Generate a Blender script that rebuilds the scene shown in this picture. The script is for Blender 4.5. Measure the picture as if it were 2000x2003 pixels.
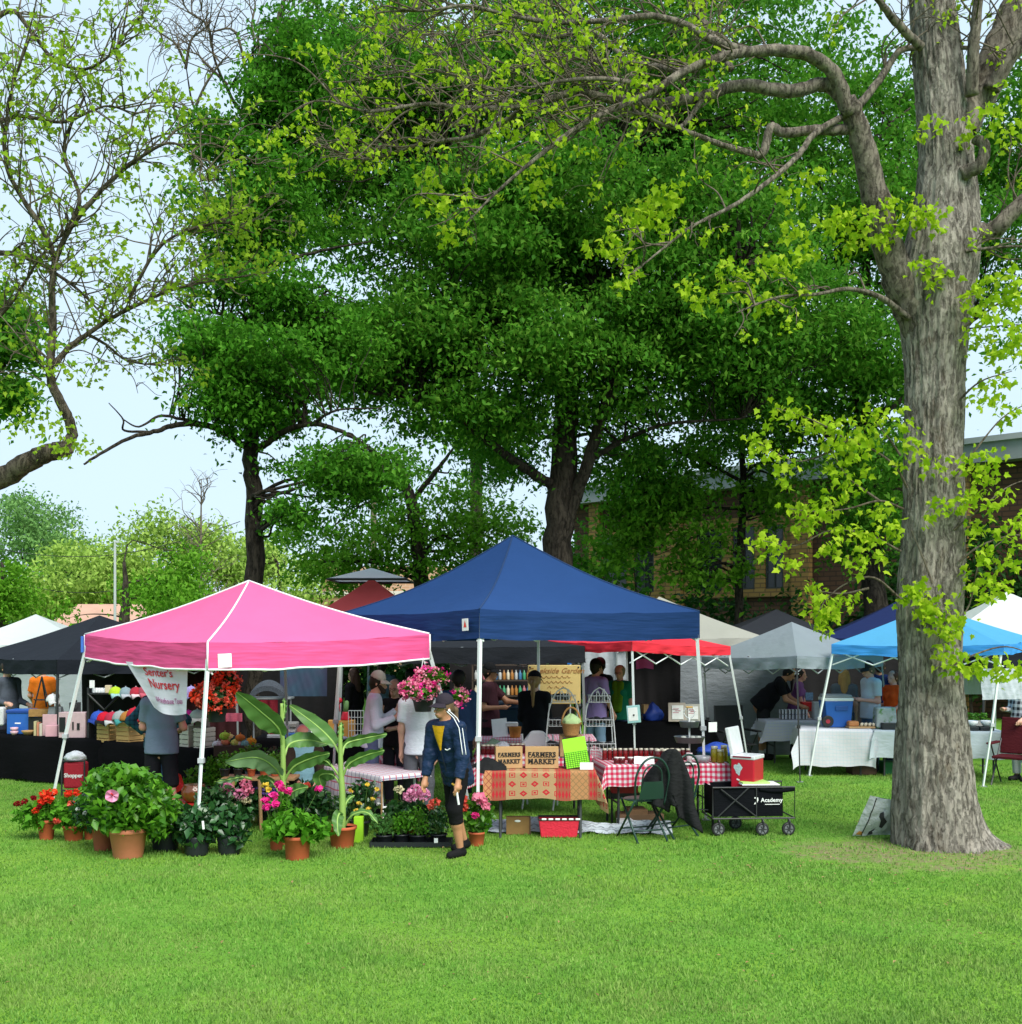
import bpy, math, random
import numpy as np
from mathutils import Vector, Matrix
for o in list(bpy.data.objects): bpy.data.objects.remove(o)
SC = bpy.context.scene; COL = SC.collection
R = math.radians
rng = np.random.default_rng(7); random.seed(7)
# ---------------------------------------------------------------- camera, sky, sun, exposure
FP, HC, HY = 2250.0, 2.3, 1235.0          # focal length in photo pixels, eye height, horizon row of the 2000 x 2003 photo
cd = bpy.data.cameras.new('camera'); cam = bpy.data.objects.new('camera', cd); COL.objects.link(cam)
cam.location = (0, 0, HC); cam.rotation_euler = (R(90), 0, 0)
cd.sensor_fit = 'HORIZONTAL'; cd.sensor_width = 36; cd.lens = 36*FP/2000; cd.shift_y = (HY-1001.5)/2000
cd.clip_start = .1; cd.clip_end = 2000; SC.camera = cam
W = bpy.data.worlds.new('World'); SC.world = W; W.use_nodes = True
wn = W.node_tree; wn.nodes.clear()
SUN_EL, SUN_ROT = R(46), R(150)
sky = wn.nodes.new('ShaderNodeTexSky'); sky.sky_type = 'NISHITA'; sky.sun_disc = False
sky.sun_elevation = SUN_EL; sky.sun_rotation = SUN_ROT; sky.air_density = 1.0; sky.dust_density = 2.0
tc = wn.nodes.new('ShaderNodeTexCoord'); mp = wn.nodes.new('ShaderNodeMapping'); mp.inputs['Scale'].default_value = (1, 1, 2.2)
nz = wn.nodes.new('ShaderNodeTexNoise'); nz.inputs['Scale'].default_value = 1.6; nz.inputs['Detail'].default_value = 5
rp = wn.nodes.new('ShaderNodeValToRGB'); rp.color_ramp.elements[0].position = .3; rp.color_ramp.elements[1].position = .7
rp.color_ramp.elements[0].color = (.80, .80, .80, 1); rp.color_ramp.elements[1].color = (.92, .92, .92, 1)
cl = wn.nodes.new('ShaderNodeRGB'); cl.outputs[0].default_value = (6.6, 8.4, 9.9, 1)   # high thin overcast
mx = wn.nodes.new('ShaderNodeMix'); mx.data_type = 'RGBA'
bg = wn.nodes.new('ShaderNodeBackground'); bg.inputs['Strength'].default_value = .061
wo = wn.nodes.new('ShaderNodeOutputWorld'); L = wn.links.new
L(tc.outputs['Generated'], mp.inputs['Vector']); L(mp.outputs[0], nz.inputs['Vector']); L(nz.outputs['Fac'], rp.inputs[0])
L(rp.outputs[0], mx.inputs[0]); L(sky.outputs[0], mx.inputs[6]); L(cl.outputs[0], mx.inputs[7])
L(mx.outputs[2], bg.inputs[0]); L(bg.outputs[0], wo.inputs[0])
sd = bpy.data.lights.new('sun', 'SUN'); sd.energy = 2.8; sd.angle = R(40); sd.color = (1, .96, .88)
sun = bpy.data.objects.new('sun', sd); COL.objects.link(sun); sun.location = (0, -20, 40)
sun.rotation_euler = (R(44), 0, R(30))
SC.view_settings.view_transform = 'Standard'; SC.view_settings.look = 'None'; SC.view_settings.gamma = 1
SC.view_settings.exposure = 1.0
SC.cycles.use_denoising = True; SC.cycles.max_bounces = 6; SC.cycles.diffuse_bounces = 3; SC.cycles.transmission_bounces = 4
SC.cycles.transparent_max_bounces = 4; SC.cycles.glossy_bounces = 2; SC.cycles.caustics_reflective = False; SC.cycles.caustics_refractive = False
# ---------------------------------------------------------------- pixel -> world helpers (photo pixels, metres)
K = 2000/1929.0
def P(px, py, d): return Vector(((px-1000)/FP*d, d, HC-(py-HY)/FP*d))
def Q(x, y, d): return P(x*K, y*K, d)                    # the same in the 1929 px wide view
def GD(py): return HC*FP/(py-HY)                          # depth of a ground point on row py
def G(px, py): d = GD(py); return Vector(((px-1000)/FP*d, d, 0))
def X(px, d): return (px-1000)/FP*d
def Z(py, d): return HC-(py-HY)/FP*d
def lin(c):
    return tuple((x/12.92 if x <= .04045 else ((x+.055)/1.055)**2.4) for x in [v/255 for v in c])
ORD = ['first','second','third','fourth','fifth','sixth','seventh','eighth','ninth','tenth','eleventh','twelfth','thirteenth','fourteenth','fifteenth','sixteenth','seventeenth','eighteenth']
# ---------------------------------------------------------------- materials
MATS = {}
class NT:
    def __init__(s, name):
        s.m = bpy.data.materials.new(name); s.m.use_nodes = True; s.t = s.m.node_tree
        s.t.nodes.clear(); s.out = s.n('ShaderNodeOutputMaterial')
    def n(s, typ, **kw):
        n = s.t.nodes.new(typ)
        for k, v in kw.items():
            if hasattr(n, k): setattr(n, k, v)
            else: n.inputs[k].default_value = v
        return n
    def l(s, a, b): s.t.links.new(a, b)
    def val(s, sock, v):
        if hasattr(v, 'is_linked') or isinstance(v, bpy.types.NodeSocket): s.l(v, sock)
        else: sock.default_value = v
    def math(s, op, a, b=0.0, c=None):
        n = s.n('ShaderNodeMath', operation=op); s.val(n.inputs[0], a); s.val(n.inputs[1], b)
        if c is not None: s.val(n.inputs[2], c)
        return n.outputs[0]
    def mix(s, f, a, b, mode='MIX'):
        n = s.n('ShaderNodeMix', data_type='RGBA', blend_type=mode)
        s.val(n.inputs[0], f)
        for i, v in ((6, a), (7, b)):
            s.val(n.inputs[i], (*v, 1) if isinstance(v, tuple) and len(v) == 3 else v)
        return n.outputs[2]
    def noise(s, vec=None, scale=5, detail=3, rough=.5, out='Fac'):
        n = s.n('ShaderNodeTexNoise'); n.inputs['Scale'].default_value = scale; n.inputs['Detail'].default_value = detail
        n.inputs['Roughness'].default_value = rough
        if vec is not None: s.l(vec, n.inputs['Vector'])
        return n.outputs[out]
    def ramp(s, f, stops):
        n = s.n('ShaderNodeValToRGB'); s.l(f, n.inputs[0]); e = n.color_ramp.elements
        while len(e) < len(stops): e.new(.5)
        for k, (p, c) in enumerate(stops): e[k].position = p; e[k].color = (*c, 1) if len(c) == 3 else c
        return n.outputs[0]
    def obj(s): return s.n('ShaderNodeTexCoord').outputs['Object']
    def uv(s): return s.n('ShaderNodeTexCoord').outputs['UV']
    def xyz(s, v): n = s.n('ShaderNodeSeparateXYZ'); s.l(v, n.inputs[0]); return n.outputs
    def mapv(s, v, sc=(1,1,1)): n = s.n('ShaderNodeMapping'); s.l(v, n.inputs[0]); n.inputs['Scale'].default_value = sc; return n.outputs[0]
    def bump(s, h, st=.3, dist=.02): n = s.n('ShaderNodeBump'); n.inputs['Strength'].default_value = st; n.inputs['Distance'].default_value = dist; s.l(h, n.inputs['Height']); return n.outputs[0]
    def surf(s, col, rough=.6, metal=0, trans=0, tcol=None, normal=None, spec=.4, alpha=None):
        p = s.n('ShaderNodeBsdfPrincipled'); s.val(p.inputs['Base Color'], (*col, 1) if isinstance(col, tuple) else col)
        s.val(p.inputs['Roughness'], rough); p.inputs['Metallic'].default_value = metal; p.inputs['Specular IOR Level'].default_value = spec
        if normal is not None: s.l(normal, p.inputs['Normal'])
        o = p.outputs[0]
        if trans:
            t = s.n('ShaderNodeBsdfTranslucent'); c = tcol if tcol is not None else col
            s.val(t.inputs[0], (*c, 1) if isinstance(c, tuple) else c)
            m = s.n('ShaderNodeMixShader'); m.inputs[0].default_value = trans; s.l(o, m.inputs[1]); s.l(t.outputs[0], m.inputs[2]); o = m.outputs[0]
        s.l(o, s.out.inputs[0]); return s.m
def mat(name, col=None, rough=.6, var=.14, scale=14, bump=0, metal=0, trans=0, spec=.4, detail=4):
    """plain surface: colour with noise variation, faint dirt, optional bump"""
    if name in MATS: return MATS[name]
    n = NT(name); v = n.obj(); f = n.noise(v, scale, detail)
    a = tuple(max(0, c*(1-var)) for c in col); b = tuple(min(1, c*(1+var)) for c in col)
    c = n.mix(f, a, b)
    nm = n.bump(n.noise(v, scale*3, 4), .4, bump) if bump else None
    MATS[name] = n.surf(c, rough, metal, trans, normal=nm, spec=spec); return MATS[name]
def cloth(name, col, trans=.25, wr=.02, scale=5, var=.08, rough=.85, mp=(1, 1, 2.5), spec=.12, det=4):
    if name in MATS: return MATS[name]
    n = NT(name); v = n.obj()
    w = n.noise(n.mapv(v, mp), scale, det, .6); fine = n.noise(v, 130, 2)
    c = n.mix(n.noise(v, 2.2, 4), tuple(x*(1-var) for x in col), tuple(min(1, x*(1+var)) for x in col))
    c = n.mix(n.math('MULTIPLY', fine, .12), c, tuple(x*.6 for x in col))
    MATS[name] = n.surf(c, rough, 0, trans, normal=n.bump(w, .7, wr), spec=spec); return MATS[name]
def gingham(name, c, size=.05, lines=False, c2=None):
    if name in MATS: return MATS[name]
    n = NT(name); u = n.xyz(n.uv()); th = .5 if not lines else .16
    a = n.math('LESS_THAN', n.math('FRACT', n.math('DIVIDE', u[0], size)), th)
    b = n.math('LESS_THAN', n.math('FRACT', n.math('DIVIDE', u[1], size)), th)
    wh = (.60, .60, .64)
    if lines:
        col = n.mix(n.math('MULTIPLY', a, .75), wh, c2 or c); col = n.mix(n.math('MULTIPLY', b, .85), col, c)
    else:
        f = n.math('MULTIPLY', n.math('ADD', a, b), .5)
        col = n.ramp(f, [(0, wh), (.5, tuple((x*.75+y*.25) for x, y in zip(c, wh))), (1, c)])
    MATS[name] = n.surf(col, .85, normal=n.bump(n.noise(n.obj(), 6, 4), .5, .02), spec=.2, trans=.12); return MATS[name]
def leafmat(name, stops, trans=.35, rough=.6, spec=.12, patch=None):
    if name in MATS: return MATS[name]
    n = NT(name); g = n.n('ShaderNodeNewGeometry'); f = g.outputs['Random Per Island']
    c = n.ramp(f, [(i/(max(1, len(stops)-1)), s) for i, s in enumerate(stops)])
    if patch:
        v = n.obj(); c = n.mix(n.ramp(n.noise(v, patch[0], 4, .65), [(.42, (0, 0, 0)), (.68, (1, 1, 1))]), c, n.mix(.55, c, patch[1])); c = n.mix(n.ramp(n.noise(v, patch[0]*2.7, 4, .6), [(.45, (0, 0, 0)), (.7, (.8, .8, .8))]), c, n.mix(.5, c, patch[2]))
    MATS[name] = n.surf(c, rough, 0, trans, tcol=n.mix(.5, c, tuple(min(1, x*1.25) for x in stops[-1])), spec=spec); return MATS[name]
def bark(name, dark, light, sc=1.0, bumpd=.05):
    if name in MATS: return MATS[name]
    n = NT(name); v = n.obj()
    wob = n.n('ShaderNodeVectorMath', operation='MULTIPLY_ADD'); n.l(n.noise(v, 4*sc, 3, out='Color'), wob.inputs[0]); wob.inputs[1].default_value = (.10, .10, .25); n.l(v, wob.inputs[2]); w = wob.outputs[0]
    f = n.noise(n.mapv(w, (15*sc, 15*sc, 3.6*sc)), 1.0, 8, .72); f2 = n.noise(n.mapv(w, (34*sc, 34*sc, 13*sc)), 1.0, 6, .75); p = n.noise(n.mapv(v, (1, 1, .55)), 3.1*sc, 6, .65)
    fis = n.ramp(f, [(.36, (0, 0, 0)), (.52, (1, 1, 1))]); plate = n.ramp(f2, [(.3, (0, 0, 0)), (.7, (1, 1, 1))])
    c = n.mix(plate, tuple((a+b)/2 for a, b in zip(dark, light)), light); c = n.mix(fis, tuple(x*.55 for x in dark), c)
    c = n.mix(n.ramp(p, [(.50, (0, 0, 0)), (.72, (1, 1, 1))]), c, tuple(min(1, x*1.35) for x in light)); c = n.mix(n.ramp(p, [(.30, (.6, .6, .6)), (.44, (0, 0, 0))]), c, (dark[0]*1.0, dark[1]*.85, dark[2]*.6))
    h = n.math('ADD', n.math('MULTIPLY', f2, .45), n.math('MULTIPLY', fis, .7))
    MATS[name] = n.surf(c, .9, normal=n.bump(h, .9, bumpd), spec=.15); return MATS[name]
# ---------------------------------------------------------------- mesh builder
def link(name, me, mats, parent=None, smooth=False, bevel=0, loc=None):
    o = bpy.data.objects.new(name, me); COL.objects.link(o)
    for m in (mats if isinstance(mats, (list, tuple)) else [mats]): me.materials.append(m)
    if smooth:
        me.polygons.foreach_set('use_smooth', [True]*len(me.polygons))
    if parent is not None: o.parent = parent
    if loc is not None: o.location = loc
    if bevel:
        b = o.modifiers.new('bevel', 'BEVEL'); b.width = bevel; b.segments = 2; b.limit_method = 'ANGLE'; b.angle_limit = R(40)
    return o
def npmesh(name, V, F, mats, parent=None, smooth=False, uv=None, loc=None):
    """V (n,3), F (m,k) arrays"""
    V = np.asarray(V, np.float32); F = np.asarray(F, np.int32); me = bpy.data.meshes.new(name)
    me.vertices.add(len(V)); me.vertices.foreach_set('co', V.ravel())
    m, k = F.shape; me.loops.add(m*k); me.loops.foreach_set('vertex_index', F.ravel())
    me.polygons.add(m); me.polygons.foreach_set('loop_start', np.arange(0, m*k, k, dtype=np.int32))
    if uv is not None:
        l = me.uv_layers.new(name='UVMap'); l.data.foreach_set('uv', np.asarray(uv, np.float32)[F.ravel()].ravel())
    me.update(calc_edges=True); me.validate()
    return link(name, me, mats, parent, smooth, 0, loc)
class MB:
    def __init__(s): s.v = []; s.f = []; s.mi = []
    def add(s, vs, fs, mi=0):
        k = len(s.v); s.v += [tuple(v) for v in vs]; s.f += [tuple(i+k for i in f) for f in fs]; s.mi += [mi]*len(fs); return s
    def box(s, c, d, rz=0, rx=0, ry=0, mi=0, top=1.0):
        M = Matrix.Rotation(rz, 3, 'Z') @ Matrix.Rotation(ry, 3, 'Y') @ Matrix.Rotation(rx, 3, 'X'); c = Vector(c); vs = []
        for z in (-.5, .5):
            t = top if z > 0 else 1
            for x, y in ((-.5, -.5), (.5, -.5), (.5, .5), (-.5, .5)): vs.append(c + M @ Vector((x*d[0]*t, y*d[1]*t, z*d[2])))
        return s.add(vs, [(3,2,1,0), (4,5,6,7), (0,1,5,4), (1,2,6,5), (2,3,7,6), (3,0,4,7)], mi)
    def tube(s, pts, rs, n=8, caps=True, mi=0):
        pts = [Vector(p) for p in pts]; m = len(pts)
        if not isinstance(rs, (list, tuple, np.ndarray)): rs = [rs]*m
        vs = []; up = Vector((.3, .2, 1)).normalized(); pu = None
        for i, p in enumerate(pts):
            t = (pts[min(i+1, m-1)]-pts[max(i-1, 0)])
            t = t.normalized() if t.length > 1e-9 else Vector((0, 0, 1))
            if pu is None: a = t.cross(up if abs(t.dot(up)) < .95 else Vector((1, 0, 0))).normalized()
            else: a = (pu - t*pu.dot(t)); a = a.normalized() if a.length > 1e-6 else t.orthogonal().normalized()
            pu = a; b = t.cross(a)
            for j in range(n):
                q = 2*math.pi*j/n; vs.append(p + (a*math.cos(q)+b*math.sin(q))*rs[i])
        fs = [(i*n+j, i*n+(j+1) % n, (i+1)*n+(j+1) % n, (i+1)*n+j) for i in range(m-1) for j in range(n)]
        if caps: fs += [tuple(reversed(range(n))), tuple(range((m-1)*n, m*n))]
        return s.add(vs, fs, mi)
    def cyl(s, a, b, r, r2=None, n=12, mi=0): return s.tube([a, b], [r, r if r2 is None else r2], n, True, mi)
    def lathe(s, prof, c=(0, 0, 0), n=24, mi=0, sy=1.0):
        vs = []; fs = []; m = len(prof)
        for r, z in prof:
            for j in range(n):
                q = 2*math.pi*j/n; vs.append((c[0]+r*math.cos(q), c[1]+sy*r*math.sin(q), c[2]+z))
        fs = [(i*n+j, i*n+(j+1) % n, (i+1)*n+(j+1) % n, (i+1)*n+j) for i in range(m-1) for j in range(n)]
        if prof[0][0] > 1e-4: fs.append(tuple(reversed(range(n))))
        if prof[-1][0] > 1e-4: fs.append(tuple(range((m-1)*n, m*n)))
        return s.add(vs, fs, mi)
    def ell(s, c, r, nu=14, nv=9, M=None, mi=0, z0=-1.0, jit=0):
        vs = []; c = Vector(c)
        for i in range(nv+1):
            z = z0+(1-z0)*i/nv if z0 > -1 else -math.cos(math.pi*i/nv)
            rr = math.sqrt(max(0, 1-z*z))
            for j in range(nu):
                q = 2*math.pi*j/nu; k = 1+random.uniform(-jit, jit)
                p = Vector((r[0]*rr*math.cos(q)*k, r[1]*rr*math.sin(q)*k, r[2]*z*k)); vs.append(c+(M @ p if M else p))
        fs = [(i*nu+j, i*nu+(j+1) % nu, (i+1)*nu+(j+1) % nu, (i+1)*nu+j) for i in range(nv) for j in range(nu)]
        if z0 > -1: fs.append(tuple(reversed(range(nu))))
        return s.add(vs, fs, mi)
    def grid(s, fn, nu, nv, mi=0):
        vs = [fn(i/nu, j/nv) for i in range(nu+1) for j in range(nv+1)]
        return s.add(vs, [(i*(nv+1)+j, (i+1)*(nv+1)+j, (i+1)*(nv+1)+j+1, i*(nv+1)+j+1) for i in range(nu) for j in range(nv)], mi)
    def build(s, name, mats, parent=None, smooth=False, bevel=0, loc=None, off=None):
        me = bpy.data.meshes.new(name); v = s.v if off is None else [(a-off[0], b-off[1], c-off[2]) for a, b, c in s.v]
        me.from_pydata(v, [], s.f); me.polygons.foreach_set('material_index', s.mi); me.update()
        return link(name, me, mats, parent, smooth, bevel, loc)
def tag(o, label=None, cat=None, group=None, kind=None):
    if label: o['label'] = label
    if cat: o['category'] = cat
    if group: o['group'] = group
    if kind: o['kind'] = kind
    return o
def thing(name, label, cat, loc=(0, 0, 0), rz=0, group=None):
    o = bpy.data.objects.new(name, None); COL.objects.link(o); o.location = loc; o.rotation_euler = (0, 0, rz)
    o.empty_display_size = .1
    return tag(o, label, cat, group)
def copy_tree(o, parent=None):
    c = o.copy(); COL.objects.link(c)
    if parent is not None: c.parent = parent
    for ch in list(o.children): copy_tree(ch, c)
    return c
def dup(o, loc, rz, label, group=None, sc=None):
    c = copy_tree(o); c.location = loc; c.rotation_euler = (0, 0, rz); c['label'] = label
    if group: c['group'] = group
    if sc: c.scale = (sc, sc, sc)
    return c
def text(body, size, m, parent, loc, rz=0, rx=90, name='lettering', bold=0.0, xs=1.0, bend=None, align='CENTER', shear=0, sp=1.0):
    cu = bpy.data.curves.new('t', 'FONT'); cu.body = body; cu.size = size; cu.align_x = align; cu.align_y = 'CENTER'
    cu.extrude = .0012; cu.offset = bold; cu.shear = shear; cu.space_character = sp; cu.resolution_u = 3
    t = bpy.data.objects.new('t', cu); COL.objects.link(t); me = bpy.data.meshes.new_from_object(t); bpy.data.objects.remove(t)
    me.transform(Matrix.Diagonal((xs, 1, 1, 1)))
    if bend:
        for v in me.vertices: v.co = bend(v.co)
    o = link(name, me, m, parent); o.location = loc; o.rotation_euler = (R(rx), 0, rz); return o
def crv(pts, n=6):
    """Catmull-Rom resample"""
    p = [Vector(q) for q in pts]; p = [p[0]*2-p[1]]+p+[p[-1]*2-p[-2]]; out = []
    for i in range(1, len(p)-2):
        for k in range(n):
            t = k/n; a, b, c, d = p[i-1:i+3]
            out.append(.5*((2*b)+(c-a)*t+(2*a-5*b+4*c-d)*t*t+(3*b-a-3*c+d)*t**3))
    out.append(p[-2]); return out
def crumple(mb, c, r, seed=0, pinch=.5):
    nu, nv = 26, 16; vs = []
    for i in range(nv+1):
        z = -math.cos(math.pi*i/nv); rr = math.sqrt(max(0, 1-z*z))
        for j in range(nu):
            a = 2*math.pi*j/nu; k = 1+.22*hsh(math.cos(a)*2.2+seed, math.sin(a)*2.2+z*1.7, seed)+.10*hsh(math.cos(a)*6, math.sin(a)*6+z*5, seed+2); q = rr*k*(1-pinch*max(0, z)**1.5)
            vs.append((c[0]+r[0]*q*math.cos(a), c[1]+r[1]*q*math.sin(a), c[2]+r[2]*max(-.62, z*(1+.15*hsh(math.cos(a)*3, math.sin(a)*3, seed)))))
    return mb.add(vs, [(i*nu+j, i*nu+(j+1) % nu, (i+1)*nu+(j+1) % nu, (i+1)*nu+j) for i in range(nv) for j in range(nu)])
def hsh(x, y=0.0, z=0.0):
    return math.sin(x*1.7+math.sin(y*2.3+1)*1.3+z)*.5+math.sin(x*4.1+y*3.3+2*z+.5)*.3+math.sin(y*7.7-x*2.9+z*3)*.2
# leaves: many small folded faces
def leaf_arrays(C, size, up=.6, droop=.0, asp=.55, sv=.35, seed=0):
    g = np.random.default_rng(seed); n = len(C); C = np.asarray(C, float)
    N = g.normal(size=(n, 3)); N /= np.linalg.norm(N, axis=1)[:, None]; N[:, 2] = np.abs(N[:, 2])+up; N /= np.linalg.norm(N, axis=1)[:, None]
    A = g.normal(size=(n, 3)); A -= N*np.sum(A*N, 1)[:, None]; A[:, 2] -= droop; A /= np.linalg.norm(A, axis=1)[:, None]
    B = np.cross(N, A); B /= np.linalg.norm(B, axis=1)[:, None]; N = np.cross(A, B)
    s = (size*(1-sv+2*sv*g.random(n)))[:, None]
    v0 = C-A*s*.5; v2 = C+A*s*.5-N*s*.12; v1 = C+B*s*asp*.5+N*s*.08; v3 = C-B*s*asp*.5+N*s*.08
    V = np.stack([v0, v1, v2, v3], 1).reshape(-1, 3); i = np.arange(n)[:, None]*4
    F = np.concatenate([i+np.array([[0, 1, 2]]), i+np.array([[0, 2, 3]])], 1).reshape(-1, 3)
    return V, F
def leaves(name, C, size, m, parent, off=(0, 0, 0), **kw):
    V, F = leaf_arrays(np.asarray(C)-np.asarray(off), size, **kw); return npmesh(name, V, F, m, parent)
# ================================================================ ground
def ground_mat():
    n = NT('lawn'); v = n.obj(); 
    big = n.noise(v, .55, 4, .6); med = n.noise(v, 4.5, 5, .65); fine = n.noise(n.mapv(v, (1, .5, 1)), 60, 3, .7)
    c = n.ramp(med, [(.28, (.08, .205, .025)), (.5, (.115, .275, .033)), (.72, (.16, .32, .048))])
    c = n.mix(n.ramp(big, [(.4, (0, 0, 0)), (.7, (1, 1, 1))]), c, (.20, .35, .04))
    c = n.mix(n.math('MULTIPLY', n.ramp(fine, [(.35, (1, 1, 1)), (.6, (0, 0, 0))]), .55), c, (.06, .16, .01))
    # bare worn earth round the foot of the maple and in a strip in front of it
    s = n.n('ShaderNodeVectorMath', operation='DISTANCE'); n.l(n.mapv(v, (.62, 1, 1)), s.inputs[0]); s.inputs[1].default_value = (4.2*.62, 12.0, 0)
    s2 = n.n('ShaderNodeVectorMath', operation='DISTANCE'); n.l(n.mapv(v, (.38, 1, 1)), s2.inputs[0]); s2.inputs[1].default_value = (4.1*.38, 11.2, 0)
    wob = n.math('MULTIPLY', n.math('SUBTRACT', n.noise(v, 3.2, 5, .7), .5), 1.5)
    m1 = n.math('MULTIPLY', n.math('SUBTRACT', .95, n.math('ADD', s.outputs['Value'], wob)), 2.6)
    m2 = n.math('MULTIPLY', n.math('SUBTRACT', .42, n.math('ADD', s2.outputs['Value'], wob)), 2.2)
    m = n.math('MAXIMUM', n.math('MAXIMUM', m1, m2), 0); m = n.math('MULTIPLY', n.math('MINIMUM', m, .9), n.ramp(n.noise(v, 9, 5, .75), [(.38, (.15, .15, .15)), (.58, (1, 1, 1))]))
    soil = n.ramp(n.noise(v, 22, 5, .7), [(.3, (.13, .095, .06)), (.7, (.30, .235, .155))])
    c = n.mix(m, c, soil)
    h = n.math('ADD', n.math('MULTIPLY', fine, .5), med)
    return n.surf(c, .95, normal=n.bump(h, .6, .04), spec=.1)
def grow():
    mb = MB(); ys = [-30, 0, 4, 6, 8, 9, 10, 11, 11.5, 12, 12.5, 13, 14, 15, 17, 20, 25, 35, 60, 120, 300, 900]
    xs = [-900, -200, -60, -30, -15, -10, -6, -4, -2, 0, 2, 3, 3.5, 4, 4.5, 5, 5.5, 6, 8, 12, 20, 40, 90, 300, 900]
    vs = [(x, y, .0) for y in ys for x in xs]; nx = len(xs)
    mb.add(vs, [(j*nx+i, j*nx+i+1, (j+1)*nx+i+1, (j+1)*nx+i) for j in range(len(ys)-1) for i in range(nx-1)])
    o = mb.build('ground', ground_mat()); tag(o, kind='structure', label='mown green lawn with worn earth round the maple')
grow()
def bare(x, y):
    w = .5*hsh(x*2.1, y*2.7)
    return (math.hypot((x-4.2)*.62, y-12.0)+w*.5 < .8) or (math.hypot((x-4.1)*.38, y-11.2)+w*.5 < .3)
def grass():
    g = np.random.default_rng(3); n = 260000
    y = 6.5+np.power(g.random(n), 1.25)*13.5; x = (g.random(n)*2-1)*(y*.47+.3)
    clump = np.sin(x*3.1+np.sin(y*2.2)*1.4)+np.sin(y*4.3+np.sin(x*1.7)*2)+np.sin(x*9.1+y*7.7)*.6
    keep = np.array([(not bare(a, b)) or g.random() < .26 for a, b in zip(x, y)]); x, y, clump = x[keep], y[keep], clump[keep]; n = len(x)
    h = (.017+.017*g.random(n))*(1+.20*clump); h = np.clip(h, .010, .05); th = g.random(n)*6.283; ln = g.random(n)*.9; la = g.random(n)*6.283
    w = .003+.0026*g.random(n)+y*.0002
    dx, dy = np.cos(th)*w, np.sin(th)*w; lx, ly = np.cos(la)*ln*h, np.sin(la)*ln*h
    z = np.zeros(n)
    V = np.stack([np.stack([x-dx, y-dy, z], 1), np.stack([x+dx, y+dy, z], 1), np.stack([x+lx, y+ly, h], 1)], 1).reshape(-1, 3)
    F = np.arange(3*n).reshape(-1, 3)
    m = leafmat('grass_blades', [(.11, .25, .037), (.152, .335, .051), (.18, .375, .06), (.25, .40, .09), (.138, .31, .047)], .3, .6, .1, (.8, (.30, .36, .11), (.05, .19, .03)))
    tag(npmesh('grass', V, F, m), 'short green grass blades of the lawn', 'grass', kind='stuff')
grass()
def litter():
    g = np.random.default_rng(19); n = 520; y = 7+g.random(n)*10; x = (g.random(n)*2-1)*y*.46; k = g.random(n) < .45; x[k] = 4.1+g.normal(size=k.sum())*1.3; y[k] = 11.4+g.normal(size=k.sum())*.6
    m = leafmat('dry_leaf', [(.26, .17, .07), (.36, .27, .12), (.17, .10, .05), (.30, .26, .10)], .1)
    tag(leaves('fallen_leaves', np.stack([x, y, np.full(n, .026)], 1), .035, m, None, up=3.0, asp=.5, seed=3), 'dry fallen leaves and twiglets scattered over the lawn', 'fallen leaves', kind='stuff')
litter()
# ================================================================ buildings
def brick(name, c1, c2, mortar, sc=1.0):
    n = NT(name); u = n.uv(); b = n.n('ShaderNodeTexBrick'); n.l(u, b.inputs['Vector'])
    b.inputs['Color1'].default_value = (*c1, 1); b.inputs['Color2'].default_value = (*c2, 1); b.inputs['Mortar'].default_value = (*mortar, 1)
    b.inputs['Scale'].default_value = 1; b.inputs['Brick Width'].default_value = .4*sc; b.inputs['Row Height'].default_value = .14*sc; b.inputs['Mortar Size'].default_value = .02*sc
    c = n.mix(n.math('MULTIPLY', n.noise(n.obj(), 1.4, 5, .7), .6), b.outputs['Color'], tuple(x*.55 for x in c1))
    return n.surf(c, .9, normal=n.bump(b.outputs['Fac'], -.4, .01), spec=.1)
YB = brick('yellow_brick', (.38, .25, .085), (.31, .19, .065), (.15, .10, .055)); BB = brick('brown_brick', (.11, .065, .042), (.14, .08, .05), (.06, .045, .035))
TB = brick('tan_brick', (.46, .28, .17), (.41, .25, .15), (.5, .38, .28), 1.2)
class Wall:
    """boxes on a wall plane: u along the wall, z up, depth out of the wall"""
    def __init__(s, A, B): s.A = Vector((*A, 0)); s.u = (Vector((*B, 0))-s.A).normalized(); s.nrm = Vector((s.u.y, -s.u.x, 0)); s.v = []; s.f = []; s.uv = []
    def new(s): s.v = []; s.f = []; s.uv = []
    def upx(s, px):
        k = (px-1000)/FP; return (k*s.A.y-s.A.x)/(s.u.x-k*s.u.y)
    def box(s, u0, u1, z0, z1, d0, d1):
        k = len(s.v)
        def pt(u, z, d): p = s.A+s.u*u+s.nrm*d; return (p.x, p.y, z)
        Fs = [[(u0, z0, d1), (u1, z0, d1), (u1, z1, d1), (u0, z1, d1)], [(u0, z1, d1), (u1, z1, d1), (u1, z1, d0), (u0, z1, d0)],
              [(u0, z0, d0), (u1, z0, d0), (u1, z0, d1), (u0, z0, d1)], [(u0, z0, d0), (u0, z0, d1), (u0, z1, d1), (u0, z1, d0)], [(u1, z0, d1), (u1, z0, d0), (u1, z1, d0), (u1, z1, d1)]]
        for f in Fs:
            i = len(s.v); s.v += [pt(*q) for q in f]; s.uv += [(q[0]+q[2], q[1]) for q in f]; s.f.append((i, i+1, i+2, i+3))
    def build(s, name, m, parent): o = npmesh(name, s.v, s.f, m, parent, uv=s.uv); s.new(); return o
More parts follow.
